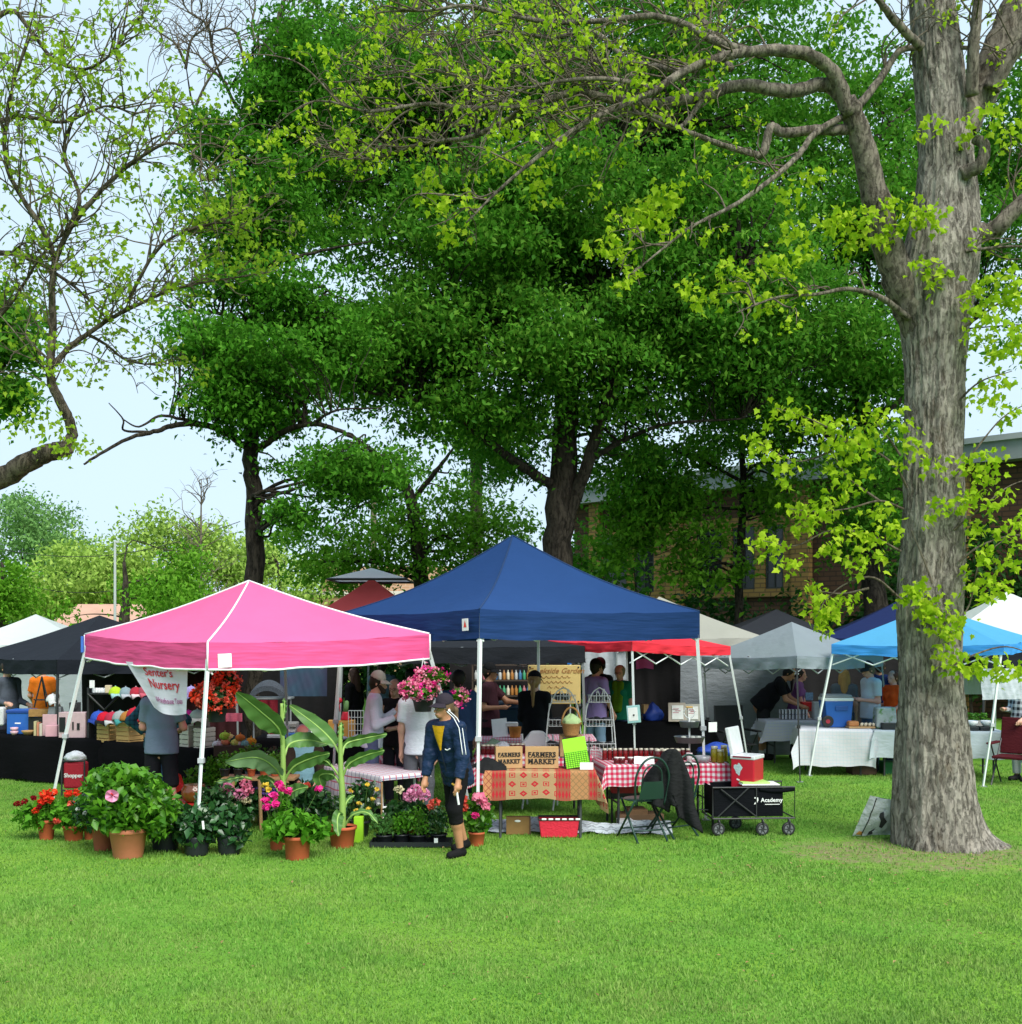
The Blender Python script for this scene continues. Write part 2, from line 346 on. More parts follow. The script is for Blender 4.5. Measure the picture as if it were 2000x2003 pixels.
def hall():
    W_ = Wall((3.1, 40), (13.3, 30)); r = thing('brick_building', 'dark brick school hall with yellow brick pillars and window frames behind the right hand tents', 'building')
    gl = mat('dark_glass', (.014, .018, .022), .12, .2, 3, spec=.5); fr = mat('window_frame_dark', (.03, .035, .035), .5)
    W_.box(-1.2, 21, 0, 6.75, -8, 0); W_.build('wall', BB, r)
    W_.box(-1.6, 21.4, 6.75, 7.25, -8, .5); W_.build('roof_fascia', mat('fascia_grey', (.28, .31, .33), .6, .2, 3), r)
    W_.box(-1.6, 21.4, 7.25, 7.4, -8.2, .62); W_.build('roof', mat('roof_metal', (.40, .43, .45), .5, .15, 1), r)
    for a, b in ((1309, 1340), (1160, 1180), (1556, 1590), (1860, 1900)):
        W_.box(W_.upx(a), W_.upx(b), 0, 6.748, 0, .22); W_.build('pillar', YB, r)
    for a, b in ((1181, 1308), (1342, 1555)):
        W_.box(W_.upx(a), W_.upx(b), 5.55, 5.85, 0, .12); W_.build('lintel', YB, r)
        W_.box(W_.upx(a), W_.upx(b), 3.35, 3.6, 0, .12); W_.build('window_ledge', YB, r)
    for a, b in ((1230, 1244), (1283, 1308), (1342, 1366), (1416, 1436), (1480, 1500), (1536, 1555)):
        W_.box(W_.upx(a), W_.upx(b), 3.6, 5.55, 0, .1); W_.build('brick_jamb', YB, r)
    for a, b in ((1184, 1229), (1245, 1282), (1367, 1415), (1437, 1479), (1501, 1535)):
        u0, u1 = W_.upx(a), W_.upx(b)
        W_.box(u0, u1, 3.6, 5.55, 0, .03); w = W_.build('window', gl, r)
        for k in range(4): W_.box(u0, u1, 3.6+k*.49, 3.65+k*.49, .03, .06)
        for k in range(3): W_.box(u0+(u1-u0-.05)*k/2, u0+(u1-u0-.05)*k/2+.05, 3.6, 5.55, .03, .058)
        W_.build('window_bars', fr, w)
hall()
def far_buildings():
    r = thing('tan_building', 'long low tan brick building beyond the centre trees', 'building', )
    w = Wall((-19, 66), (12, 62)); w.box(0, 31, 0, 4.3, -6, 0); w.build('wall', TB, r)
    w.box(-.2, 31.2, 4.3, 4.55, -6.2, .15); w.build('roof_edge', mat('pale_coping', (.55, .5, .46), .7), r)
    w.box(8, 19, 4.55, 6.0, -6, -1); w.build('upper_storey', TB, r)
    r = thing('house', 'low house with a pinkish gabled roof behind the black canopy', 'house')
    mb = MB(); x0, x1, y0, y1 = X(70, 52), X(270, 52), 52, 58; mb.box(((x0+x1)/2, 55, 1.2), (x1-x0-.4, 5.4, 2.4)); mb.build('wall', TB, r)
    mb = MB(); mb.add([(x0, y0, 2.3), (x1, y0, 2.3), (x1, y1, 2.3), (x0, y1, 2.3), (x0+.8, 55, 3.6), (x1-.8, 55, 3.6)], [(0, 1, 5, 4), (1, 2, 5), (2, 3, 4, 5), (3, 0, 4), (3, 2, 1, 0)])
    mb.build('roof', mat('pink_roof', (.45, .27, .2), .9, .2, 2), r)
    r = thing('light_pole', 'thin white metal light pole behind the black canopy', 'pole', (X(225, 40), 40, 0))
    mb = MB(); mb.cyl((0, 0, 0), (0, 0, 5.4), .055, .04, 10); mb.build('post', mat('pole_white', (.42, .45, .46), .5), r)
    mb = MB(); mb.box((0.06, 0, 5.42), (.16, .08, .07)); mb.build('bracket', mat('pole_white', (.6, .63, .65), .5), r)
    r = thing('utility_pole', 'slender brown wooden utility pole among the centre trees', 'pole', (X(731, 48), 48, 0))
    mb = MB(); mb.cyl((0, 0, 0), (0, 0, 9.3), .16, .12, 10); mb.build('post', mat('pole_wood', (.16, .13, .09), .9, .3, 4), r)
    mb = MB(); mb.box((0, -.1, 8.6), (1.6, .1, .12)); mb.build('crossarm', mat('pole_wood'), r)
    for k, (a, b, lab) in enumerate(((P(-60, 1064, 55), P(470, 1020, 55), 'upper thin black power line across the left sky'), (P(-60, 1105, 58), P(340, 1128, 58), 'lower thin black power line among the far left trees'))):
        mb = MB(); mb.tube([a.lerp(b, t/16)-Vector((0, 0, 1.1*math.sin(math.pi*t/16))) for t in range(17)], .018, 5)
        tag(mb.build('power_line', mat('wire_black', (.02, .02, .02), .6)), lab, 'power line')
far_buildings()
# ================================================================ trees
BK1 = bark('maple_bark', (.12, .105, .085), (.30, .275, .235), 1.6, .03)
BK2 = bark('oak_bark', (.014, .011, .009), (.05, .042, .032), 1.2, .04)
BK5 = bark('limb_bark', (.065, .054, .042), (.20, .175, .14), 1.6, .025)
BK4 = bark('brown_bark', (.035, .028, .020), (.12, .10, .075), 1.4, .03)
BK3 = bark('twig_bark', (.06, .048, .034), (.15, .125, .095), 1.5, .01)
LF_MAPLE = leafmat('young_maple_leaf', [(.28, .46, .012), (.35, .52, .016), (.22, .40, .010), (.43, .55, .035), (.30, .48, .014)], .45)
LF_LEFT = leafmat('sparse_maple_leaf', [(.20, .36, .014), (.28, .44, .02), (.15, .30, .012), (.33, .47, .04)], .45)
LF_OAK = leafmat('oak_leaf', [(.050, .185, .012), (.100, .300, .022), (.065, .225, .014), (.190, .400, .042), (.080, .255, .016), (.034, .140, .012)], .55)
LF_SLIM = leafmat('slim_tree_leaf', [(.045, .190, .010), (.085, .280, .016), (.06, .225, .012), (.14, .38, .03), (.025, .11, .010)], .5)
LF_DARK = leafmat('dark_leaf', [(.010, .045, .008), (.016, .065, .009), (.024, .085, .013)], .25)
LF_MID = leafmat('mid_leaf', [(.08, .24, .010), (.12, .31, .018), (.17, .38, .03), (.06, .18, .010)], .4)
LF_PALE = leafmat('pale_leaf', [(.24, .40, .055), (.30, .46, .08), (.36, .50, .11), (.20, .34, .05)], .35)  # leaf colour brightened for the far trees in place of haze
LF_FAR = leafmat('far_leaf', [(.12, .26, .065), (.16, .32, .085), (.09, .21, .06), (.20, .36, .11)], .3)  # distance haze put into the colour: foliage brightened, no haze volume
def blob_centers(blobs, g, gap=None, fq=1.9):
    out = []
    for x, y, d, rx, ry, rd, n in blobs:
        c = Q(x, y, d); sx, sz = rx*K/FP*d, ry*K/FP*d
        q = g.normal(size=(n, 3)); q /= np.linalg.norm(q, axis=1)[:, None]; q *= (g.random(n)**.42)[:, None]
        out.append(np.array(c)+q*np.array([sx, rd, sz]))
    o = np.concatenate(out)
    if gap is not None:
        x, y, z = o[:, 0]*fq, o[:, 1]*fq, o[:, 2]*fq
        f = np.sin(x+1.5*np.sin(1.2*z+.4*y))+np.sin(1.25*z+.7*y+1.2*np.sin(.9*x))+.7*np.sin(.8*y+.6*x+2*z); o = o[f > gap]
    return o
def clumps(cen, per, r, flat, g):
    n = len(cen); k = np.repeat(np.arange(n), per); rr = r*(.6+.8*g.random(n))[k][:, None]
    q = g.normal(size=(len(k), 3))*np.array([.62, .62, .62*flat]); q[:, 2] -= .22*(q[:, 0]**2+q[:, 1]**2); tl = (g.random((n, 2))-.5)*.7; q[:, 2] += q[:, 0]*tl[k, 0]+q[:, 1]*tl[k, 1]
    return cen[k]+q*rr
def sprig(mb, a, b, r0, r1, g, n=5, sag=.12, k=5):
    a, b = Vector(a), Vector(b); L_ = (b-a).length; j = Vector(g.normal(size=3))*L_*.09; j2 = Vector(g.normal(size=3))*L_*.07
    pts = [a, a.lerp(b, .33)+j+Vector((0, 0, L_*sag)), a.lerp(b, .66)+j2+Vector((0, 0, L_*sag)), b]
    p = crv(pts, k); mb.tube(p, list(np.linspace(r0, r1, len(p))), n, False); return p
def tree(name, label, limbs, blobs, lsize, lm, per, cr, seed, bk, cat='tree', flat=.55, brn=.3, group=None, up=.6, cen_extra=None, base=None, nn=10, gap=None, fq=1.9):
    """limbs: list of (points [(x1929, y1929, d)], r0, r1); blobs: leaf masses"""
    g = np.random.default_rng(seed); 
    lp = [[Q(*p) for p in pts] for pts, _, _ in limbs]
    b0 = Vector(base) if base else Vector((lp[0][0].x, lp[0][0].y, 0)); r = thing(name, label, cat, b0, 0, group)
    mb = MB(); skel = []
    for i, (pts, r0, r1) in enumerate(limbs):
        w = crv(lp[i], 6); rr = list(np.linspace(r0, r1, len(w)))
        if i == 0 and w[0].z < .3: rr[0] *= 1.45; rr[1] *= 1.15
        w = [p+Vector(g.normal(size=3))*rr[k]*.12 for k, p in enumerate(w)]
        mb.tube(w, rr, nn if r0 > .08 else 7); skel += [(p, rr[k]) for k, p in enumerate(w)]
    mb.build('trunk', bk, r, True, off=b0)
    if blobs:
        cen = blob_centers(blobs, g, gap, fq); mb = MB(); SP = np.array([p for p, _ in skel]); rr = [q for _, q in skel]
        for c in cen[g.random(len(cen)) < brn]:
            dd = np.linalg.norm((SP-c)*np.array([1, 1, 1.0]), axis=1)+np.where(SP[:, 2] > c[2]+.3, 3., 0); i = int(dd.argmin())
            if dd[i] < 9: sprig(mb, SP[i], c, min(rr[i]*.6, .02+.012*dd[i]), .006, g, 5, .08, 3)
        if mb.v: mb.build('branches', bk, r, True, off=b0)
        C = clumps(cen, per, cr, flat, g); leaves('crown', C, lsize, lm, r, off=b0, up=up, droop=.5, seed=seed)
    return r
# the big dark shade tree in the middle
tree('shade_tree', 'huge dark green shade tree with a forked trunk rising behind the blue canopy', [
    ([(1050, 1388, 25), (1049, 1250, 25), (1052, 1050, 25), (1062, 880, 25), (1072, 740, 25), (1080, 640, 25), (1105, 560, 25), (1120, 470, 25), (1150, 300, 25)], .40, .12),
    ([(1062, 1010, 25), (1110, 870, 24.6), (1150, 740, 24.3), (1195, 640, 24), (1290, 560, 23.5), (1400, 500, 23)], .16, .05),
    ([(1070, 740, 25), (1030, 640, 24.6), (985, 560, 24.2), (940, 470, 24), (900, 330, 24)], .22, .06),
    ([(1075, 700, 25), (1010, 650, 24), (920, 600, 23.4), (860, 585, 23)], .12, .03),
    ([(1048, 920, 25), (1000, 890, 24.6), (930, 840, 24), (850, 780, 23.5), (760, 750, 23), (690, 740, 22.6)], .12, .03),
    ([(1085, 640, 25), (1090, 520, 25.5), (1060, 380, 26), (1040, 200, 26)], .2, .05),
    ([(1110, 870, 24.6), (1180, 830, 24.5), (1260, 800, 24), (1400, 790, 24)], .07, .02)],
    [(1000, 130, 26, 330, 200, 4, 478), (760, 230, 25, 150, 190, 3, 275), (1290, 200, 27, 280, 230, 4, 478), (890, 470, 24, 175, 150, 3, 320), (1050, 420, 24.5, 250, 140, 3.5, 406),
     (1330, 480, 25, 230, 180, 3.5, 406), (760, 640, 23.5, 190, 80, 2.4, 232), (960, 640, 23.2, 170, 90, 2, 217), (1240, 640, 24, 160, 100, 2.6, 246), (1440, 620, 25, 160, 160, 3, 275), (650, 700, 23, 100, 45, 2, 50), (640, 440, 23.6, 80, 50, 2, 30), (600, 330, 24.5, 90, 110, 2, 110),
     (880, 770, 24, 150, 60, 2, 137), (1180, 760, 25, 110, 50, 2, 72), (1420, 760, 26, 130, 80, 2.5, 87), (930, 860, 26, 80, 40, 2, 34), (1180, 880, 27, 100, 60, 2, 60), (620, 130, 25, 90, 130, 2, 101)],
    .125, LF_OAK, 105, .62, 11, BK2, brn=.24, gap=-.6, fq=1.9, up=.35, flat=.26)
tree('shade_tree', 'tall slim dark trunked tree rising behind the pink canopy', [
    ([(481, 1400, 20.5), (481, 1250, 20.5), (480, 1080, 20.5), (478, 940, 20.5), (474, 850, 20.5), (478, 700, 20.5), (484, 560, 20.6), (492, 420, 20.8), (485, 300, 21), (470, 160, 21.2), (540, 10, 21.5)], .20, .035),
    ([(474, 850, 20.5), (452, 835, 20.2), (430, 820, 20), (380, 800, 19.6), (330, 802, 19.3), (290, 815, 19), (240, 828, 18.8), (180, 862, 18.5), (158, 876, 18.4)], .075, .016),
    ([(385, 800, 19.6), (340, 790, 19.4), (300, 785, 19.2), (262, 805, 19), (230, 790, 19)], .035, .01),
    ([(290, 815, 19), (235, 812, 18.9), (232, 790, 18.8), (205, 760, 18.7)], .025, .008),
    ([(478, 850, 20.5), (500, 838, 20.3), (540, 812, 20), (590, 800, 19.8), (640, 812, 19.6), (690, 840, 19.4), (740, 875, 19.2)], .07, .02),
    ([(590, 800, 19.8), (620, 780, 19.6), (650, 772, 19.5), (720, 770, 19.4)], .03, .01),
    ([(486, 620, 20.5), (440, 600, 20.2), (410, 590, 20), (370, 585, 20), (330, 560, 19.8)], .05, .012),
    ([(490, 500, 20.7), (540, 490, 20.5), (620, 470, 20.3), (700, 455, 20)], .05, .012),
    ([(492, 400, 20.8), (440, 300, 20.5), (370, 210, 20.2), (350, 120, 20)], .05, .008), ([(480, 250, 21), (430, 170, 20.8), (400, 80, 20.6), (430, -20, 20.5)], .04, .006), ([(375, 210, 20.2), (330, 200, 20), (280, 175, 19.8)], .02, .005)],
    [(400, 260, 20.4, 75, 45, 1.0, 60), (430, 380, 20.6, 95, 60, 1.2, 85), (450, 460, 20.6, 80, 70, 1.2, 70), (440, 560, 20.4, 95, 40, 1.2, 50), (540, 250, 21, 90, 180, 1.5, 260), (590, 120, 21.2, 100, 100, 1.5, 170), (520, 430, 20.8, 70, 80, 1.2, 80),
     (430, 650, 20, 110, 45, 1.6, 110), (540, 680, 20.2, 150, 60, 1.8, 190), (480, 750, 20.2, 110, 60, 1.4, 130), (400, 720, 19.8, 60, 50, 1.2, 45), (610, 620, 20.5, 120, 50, 1.6, 120), (640, 880, 19.6, 110, 50, 1.3, 75), (590, 950, 19.6, 80, 40, 1.1, 40), (700, 900, 19.6, 90, 50, 1.2, 30), (570, 560, 20.6, 60, 30, 1.2, 26), (500, 540, 20.6, 130, 70, 1.4, 100), (640, 560, 21, 90, 60, 1.4, 50), (380, 620, 20, 60, 40, 1.2, 30), (560, 870, 19.8, 70, 40, 1.1, 30), (430, 780, 19.8, 70, 40, 1.2, 36)],
    .10, LF_SLIM, 62, .36, 12, BK2, brn=.42, gap=-.2, fq=2.4, up=.3, flat=.28)
# bare upper twigs against the sky
g0 = np.random.default_rng(77); mbt = MB()
for (a, b) in (((470, 170), (380, 20)), ((480, 200), (560, -10)), ((430, 160), (330, 90)), ((350, 120), (300, 60)), ((350, 130), (400, 40)), ((520, 60), (620, -20)), ((400, 90), (340, -10)), ((500, 130), (460, -10)), ((370, 200), (440, 110))):
    p = sprig(mbt, Q(*a, 20.8), Q(*b, 20.4), .03, .008, g0, 5)
    for _ in range(9):
        i = g0.integers(4, len(p)); e = p[i]+Vector((g0.normal()*.55, g0.normal()*.4, .35+g0.normal()*.4)); q = sprig(mbt, p[i], e, .012, .004, g0, 4)
        for _ in range(3):
            j = g0.integers(2, len(q)); sprig(mbt, q[j], q[j]+Vector((g0.normal()*.3, g0.normal()*.2, .15+g0.normal()*.25)), .006, .003, g0, 3, k=3)
slim = [o for o in bpy.data.objects if o.get('label', '').startswith('tall slim dark')][0]
mbt.build('bare_twigs', BK3, slim, off=slim.location)
tree('broadleaf_tree', 'dense dark tree standing in front of the hall, left of the maple trunk', [([(1655, 1360, 27), (1650, 1150, 27), (1640, 900, 27), (1620, 700, 27), (1640, 450, 27)], .34, .08), ([(1640, 900, 27), (1560, 820, 26.6), (1480, 770, 26)], .1, .03), ([(1640, 800, 27), (1740, 720, 27.5), (1840, 600, 28)], .1, .03)],
    [(1600, 420, 27, 200, 170, 3, 220), (1600, 680, 26.6, 160, 120, 2.6, 170), (1610, 850, 26.4, 110, 90, 2.2, 100), (1660, 1000, 26.4, 80, 80, 2, 40), (1850, 430, 28, 140, 160, 3, 150), (1880, 250, 28, 130, 150, 3, 130), (1890, 640, 28, 80, 50, 2, 26), (1600, 200, 28, 200, 150, 3, 150)],
    .14, LF_OAK, 95, .65, 13, BK2, brn=.2, gap=-.6, fq=1.6, up=.35, flat=.28)
tree('young_tree', 'thin dark tree with level tiers of branches in front of the hall windows', [([(1392, 1370, 29), (1396, 1100, 29), (1402, 930, 29), (1398, 800, 29), (1394, 690, 29)], .13, .05), ([(1402, 910, 29), (1330, 870, 28.6), (1270, 850, 28.3), (1200, 830, 28)], .05, .012),
     ([(1400, 890, 29), (1470, 860, 28.6), (1550, 850, 28.3)], .05, .012), ([(1400, 960, 29), (1320, 960, 28.6), (1240, 990, 28.2)], .045, .01), ([(1400, 1050, 29), (1330, 1010, 28.6), (1260, 1040, 28.3)], .04, .01), ([(1398, 830, 29), (1330, 790, 28.7), (1250, 770, 28.3)], .04, .01)],
    [(1300, 860, 28.6, 120, 35, 1.4, 30), (1440, 830, 29, 90, 50, 1.5, 26), (1290, 990, 28.4, 130, 40, 1.4, 22), (1330, 760, 28.6, 110, 30, 1.2, 20), (1210, 930, 28, 80, 60, 1, 34), (1260, 930, 28.3, 100, 45, 1.2, 40), (1460, 930, 29, 80, 60, 1.4, 30), (1180, 1010, 28, 60, 60, 1.2, 30), (1330, 1060, 28.4, 90, 50, 1.2, 26)], .17, LF_MID, 40, .4, 14, BK2, brn=.8)
tree('leaning_tree', 'leaning grey trunked tree with airy foliage left of the blue canopy peak', [([(800, 1330, 36), (795, 1100, 36), (785, 1000, 36), (770, 930, 36), (745, 860, 36)], .30, .14), ([(795, 1050, 36), (830, 1010, 35.6), (870, 1030, 35.4)], .07, .02), ([(775, 950, 36), (830, 880, 35.6), (860, 840, 35.4)], .1, .03), ([(790, 1080, 36), (700, 1060, 35.6), (600, 1060, 35.2)], .07, .02), ([(770, 930, 36), (690, 950, 35.6), (620, 1000, 35.2)], .06, .02)],
    [(640, 1070, 35.6, 130, 45, 2, 46), (740, 1020, 36, 110, 70, 2.4, 62), (860, 960, 36, 80, 80, 2.2, 44), (690, 880, 36, 130, 55, 2.4, 44), (880, 1060, 35, 80, 50, 1.6, 40), (570, 1010, 36, 80, 50, 2, 22), (960, 1000, 36, 50, 50, 2, 20)], .17, LF_MID, 52, .55, 15, BK2, brn=.4, flat=.35)
tree('background_tree', 'straight bare grey trunk standing alone left of the shade tree fork', [([(897, 1330, 44), (897, 1150, 44), (898, 950, 44), (900, 840, 44)], .30, .22)], [(905, 800, 44, 90, 60, 2.4, 40)], .26, LF_MID, 46, .8, 16, BK2, brn=.4)
# far trees on the left and the wooded edge behind the tents
far = [('rounded mid green tree at the far left edge', [(40, 1010, 74, 100, 85, 5, 130), (130, 1060, 74, 90, 60, 5, 90), (20, 1120, 74, 70, 90, 5, 60)], LF_FAR, 40), ('pale yellow green tree, low and wide, behind the light pole', [(170, 1090, 62, 120, 70, 4, 140), (120, 1150, 62, 110, 60, 4, 90)], LF_PALE, 150),
       ('tallest pale yellow green tree left of the slim trunk', [(330, 1050, 66, 120, 80, 4, 170), (400, 1090, 66, 90, 60, 4, 90), (290, 1130, 66, 110, 60, 4, 90)], LF_PALE, 320), ('small bright green tree low at the left edge behind the white tent', [(10, 1120, 50, 60, 60, 2, 55)], LF_MID, 0),
       ('mid green shrubby tree just behind the black canopy', [(210, 1140, 46, 110, 50, 2.4, 62), (330, 1120, 46, 80, 60, 2.4, 50), (350, 1080, 48, 40, 50, 2, 20)], LF_MID, 230), ('pale feathery tree between the slim trunk and the leaning tree', [(540, 1080, 64, 80, 60, 4, 50), (480, 1060, 66, 60, 50, 3, 36)], LF_PALE, 520)]
for k, (lab, bl, lm, tx) in enumerate(far):
    d = bl[0][2]; yb = (HY+HC*FP/d)/K
    tree('background_tree', lab, [([(tx, yb, d), (tx+4, 1180, d), (tx+8, 1120, d), (tx+4, 1060, d)], .3, .06)], bl, .27 if d > 55 else .2, lm, 80, .9 if d > 55 else .6, 30+k, BK2, brn=.12, flat=.7, up=.4, gap=-.5, fq=.8, group='trees beyond the market on the left')
gq = np.random.default_rng(5); mbq = MB(); d = 58; a = Q(378, 1200, d); b = Q(380, 905, d)
rq = thing('bare_sapling', 'leafless thin sapling standing up above the far pale trees', 'tree', (a.x, a.y, 0)); mbq.tube([Vector((a.x, a.y, 0)), a, a.lerp(b, .5), b], [.13, .1, .07, .02], 6)
for k in range(34):
    t = gq.random()**.8; p = a.lerp(b, t); s = 1 if k % 2 else -1; L_ = (1-t*.7)*2.6
    q = sprig(mbq, p, p+Vector((s*L_*(.5+.5*gq.random()), gq.normal()*.6, L_*(.5+.4*gq.random()))), .028, .009, gq, 4)
    for _ in range(2): j = gq.integers(3, len(q)); sprig(mbq, q[j], q[j]+Vector((gq.normal()*.5, gq.normal()*.3, .5)), .014, .006, gq, 3, k=3)
mbq.build('branches', BK3, rq, off=rq.location)
def hedge(label, x0, x1, y0, y1, d, n, lm, ls, seed, name='shrub'):
    g = np.random.default_rng(seed); c = Q((x0+x1)/2, y1, d); r = thing(name, label, 'shrub', (c.x, c.y, 0)); bl = []
    cx = np.linspace(x0, x1, max(2, int((x1-x0)/70)))
    cen = blob_centers([(x, (y0+y1)/2+g.normal()*8, d, 60, (y1-y0)/2, 1.4, int(n/len(cx))) for x in cx], g)
    cen[:, 2] = np.abs(cen[:, 2]); mb = MB()
    for q in cen[::6]: sprig(mb, (q[0]*.9+c.x*.1, q[1], .02), q, .03, .008, g, 4, k=3)
    mb.build('stems', BK2, r, off=r.location); leaves('foliage', clumps(cen, 44, .5, .8, g), ls, lm, r, off=r.location, up=.3, seed=seed)
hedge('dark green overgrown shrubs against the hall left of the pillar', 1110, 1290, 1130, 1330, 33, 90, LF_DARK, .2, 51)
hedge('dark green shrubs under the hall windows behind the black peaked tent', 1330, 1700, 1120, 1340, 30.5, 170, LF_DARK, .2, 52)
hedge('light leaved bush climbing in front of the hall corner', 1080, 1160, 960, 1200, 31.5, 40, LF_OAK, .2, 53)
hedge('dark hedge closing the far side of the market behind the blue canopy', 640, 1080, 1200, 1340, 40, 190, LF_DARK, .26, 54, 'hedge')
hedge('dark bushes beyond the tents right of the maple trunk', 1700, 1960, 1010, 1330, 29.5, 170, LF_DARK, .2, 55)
# ---------------------------------------------------------------- maples in the foreground
def lobed(C, size, m, name, parent, off, seed, droop=.9):
    g = np.random.default_rng(seed); C = np.asarray(C)-np.asarray(off); n = len(C)
    T = np.array([(0, 0), (.30, -.10), (.34, .12), (.52, .34), (.30, .40), (.24, .52), (0, 1.0), (-.24, .52), (-.30, .40), (-.52, .34), (-.34, .12), (-.30, -.10)]); k = len(T)
    A = g.normal(size=(n, 3)); A[:, 2] = -np.abs(A[:, 2])*.6-droop*g.random(n); A /= np.linalg.norm(A, axis=1)[:, None]
    N = g.normal(size=(n, 3)); N[:, 2] += .5; N -= A*np.sum(A*N, 1)[:, None]; N /= np.linalg.norm(N, axis=1)[:, None]; B = np.cross(A, N)
    s = size*(.6+.7*g.random(n))
    bend = -.22*(T[:, 1]**2)-.25*np.abs(T[:, 0])
    V = C[:, None, :]+s[:, None, None]*(T[None, :, 1:2]*A[:, None, :]+T[None, :, 0:1]*B[:, None, :]+bend[None, :, None]*N[:, None, :])
    ctr = C+s[:, None]*(.3*A+.03*N); V = np.concatenate([V, ctr[:, None, :]], 1).reshape(-1, 3)
    f = np.array([[k, i, (i+1) % k] for i in range(k)]); F = (np.arange(n)[:, None, None]*(k+1)+f[None]).reshape(-1, 3)
    return npmesh(name, V, F, m, parent)
def spray(mb, tips, path, n, L_, g, r=.011, up=.25, sub=3, t0=.25, drop=0):
    """side twigs along a limb; twig ends go to tips"""
    m = len(path)
    for _ in range(n):
        i = min(m-2, int((t0+(1-t0)*g.random())*(m-1))); t = (path[i+1]-path[i]).normalized()
        v = (t*(.5+.6*g.random())+Vector((g.normal()*.55, g.normal()*.5, g.normal()*.5+up))).normalized()*L_*(.5+g.random())
        p = sprig(mb, path[i], path[i]+v, r, .003, g, 5, .1); tips.append(p[-1])
        for _ in range(sub):
            j = g.integers(len(p)//3, len(p)); w = Vector((g.normal(), g.normal(), g.normal()*.8+up-drop))*L_*.22+v*.12
            q = sprig(mb, p[j], p[j]+w, r*.5, .0025, g, 4, .1, 3); tips.append(q[-1])
def big_maple():
    D = 12.4; prof = [(1600, 1690, 1852), (1593, 1690, 1851), (1560, 1691, 1848), (1500, 1691, 1840), (1420, 1692, 1832), (1300, 1697, 1816), (1230, 1694, 1814), (1150, 1692, 1817), (1000, 1703, 1821), (850, 1706, 1818), (700, 1707, 1822), (600, 1698, 1832), (520, 1690, 1846), (460, 1704, 1850), (400, 1722, 1848), (300, 1733, 1838), (200, 1728, 1830), (100, 1722, 1815), (0, 1716, 1800), (-200, 1700, 1775)]
    base = Vector((Q(1768, 1593, D).x, D, 0)); r = thing('maple_tree', 'large grey barked maple in the right foreground with bright young leaves', 'tree', base)
    from mathutils import noise
    zs = np.array([Q(0, p[0], D).z for p in prof]); cx = np.array([Q((p[1]+p[2])/2, 0, D).x for p in prof]); rad = np.array([(p[2]-p[1])/2*K/FP*D for p in prof])
    nz_, nt = 330, 150; V = []; zz = np.linspace(-.06, zs[-1], nz_)
    for z in zz:
        c = np.interp(z, zs, cx); q = np.interp(z, zs, rad)*(1-.06*min(1, max(0, (z-.6)/1.5)))
        for j in range(nt):
            th = 2*math.pi*j/nt; fl = math.exp(-max(z, 0)/.12)*(.03+.16*max(0, math.sin(5*th+.9))**2+.60*max(0, math.cos(th+.20))**9)*(1 if math.cos(th) > -.6 else .35)+.02*math.exp(-max(z, 0)/.6)
            lob = .035*math.sin(3*th+z*1.1)+.03*math.sin(5*th-z*.7+1)
            w = noise.noise(Vector((math.cos(th)*3.2, math.sin(th)*3.2, z*.9)))*.06
            fis = abs(noise.noise(Vector((math.cos(th)*9+.6*math.sin(z*2), math.sin(th)*9, z*1.5))))
            fis2 = abs(noise.noise(Vector((math.cos(th)*19, math.sin(th)*19, z*4.0+3))))
            rr = q*(1+fl+lob*.6+w)+.018*min(1, fis*3.2)-.014+.010*min(1, fis2*3)-.006
            V.append((c+rr*math.cos(th)-base.x, rr*math.sin(th), z))
    F = [(i*nt+j, i*nt+(j+1) % nt, (i+1)*nt+(j+1) % nt, (i+1)*nt+j) for i in range(nz_-1) for j in range(nt)]
    npmesh('trunk', V, F, BK1, r, True)
    g = np.random.default_rng(21); mb = MB(); tw = MB(); tips = []
    def limb(pts, r0, r1, n=0, L_=.7, sub=3, mbx=mb, t0=.25, up=.25, rt=.011, nseg=14, kk=7):
        w = crv([Q(*p) for p in pts], kk); rr = np.linspace(r0, r1, len(w)); w = [p+Vector(g.normal(size=3))*rr[k]*.06 for k, p in enumerate(w)]
        mbx.tube(w, [q*(1+.06*g.normal()*.5) for q in rr], nseg if r0 > .04 else 8)
        if n: spray(tw, tips, w, n, L_, g, rt, up, sub, t0)
        return w
    limb([(1745, 640, 12.4), (1700, 540, 12.3), (1668, 440, 12.2), (1645, 340, 12.1), (1622, 250, 12.0), (1600, 190, 11.9)], .19, .10)
    limb([(1604, 215, 11.9), (1575, 140, 11.8), (1530, 105, 11.7), (1480, 95, 11.6), (1410, 98, 11.5), (1350, 112, 11.4), (1290, 135, 11.3), (1240, 168, 11.2), (1170, 200, 11.0), (1090, 240, 10.8), (1010, 300, 10.7), (940, 360, 10.6), (880, 420, 10.5)], .075, .008, 36, .7)
    limb([(1610, 205, 11.9), (1560, 160, 11.9), (1490, 172, 11.8), (1400, 160, 11.8), (1330, 180, 11.7), (1240, 195, 11.6), (1150, 186, 11.5), (1080, 175, 11.4), (1000, 198, 11.3), (900, 205, 11.2), (800, 196, 11.1), (700, 210, 11.0), (620, 190, 10.9)], .078, .008, 54, .75)
    limb([(1410, 98, 11.5), (1345, 75, 11.4), (1290, 45, 11.3), (1230, 30, 11.2), (1140, 38, 11.1), (1050, 42, 11.0), (960, 28, 10.9), (880, 10, 10.8), (800, 20, 10.7), (720, 10, 10.6)], .042, .007, 42, .7)
    limb([(1290, 135, 11.3), (1210, 120, 11.6), (1130, 115, 11.8), (1060, 108, 12), (980, 130, 12.2), (900, 150, 12.4), (800, 130, 12.6), (680, 150, 12.8)], .035, .008, 44, .7)
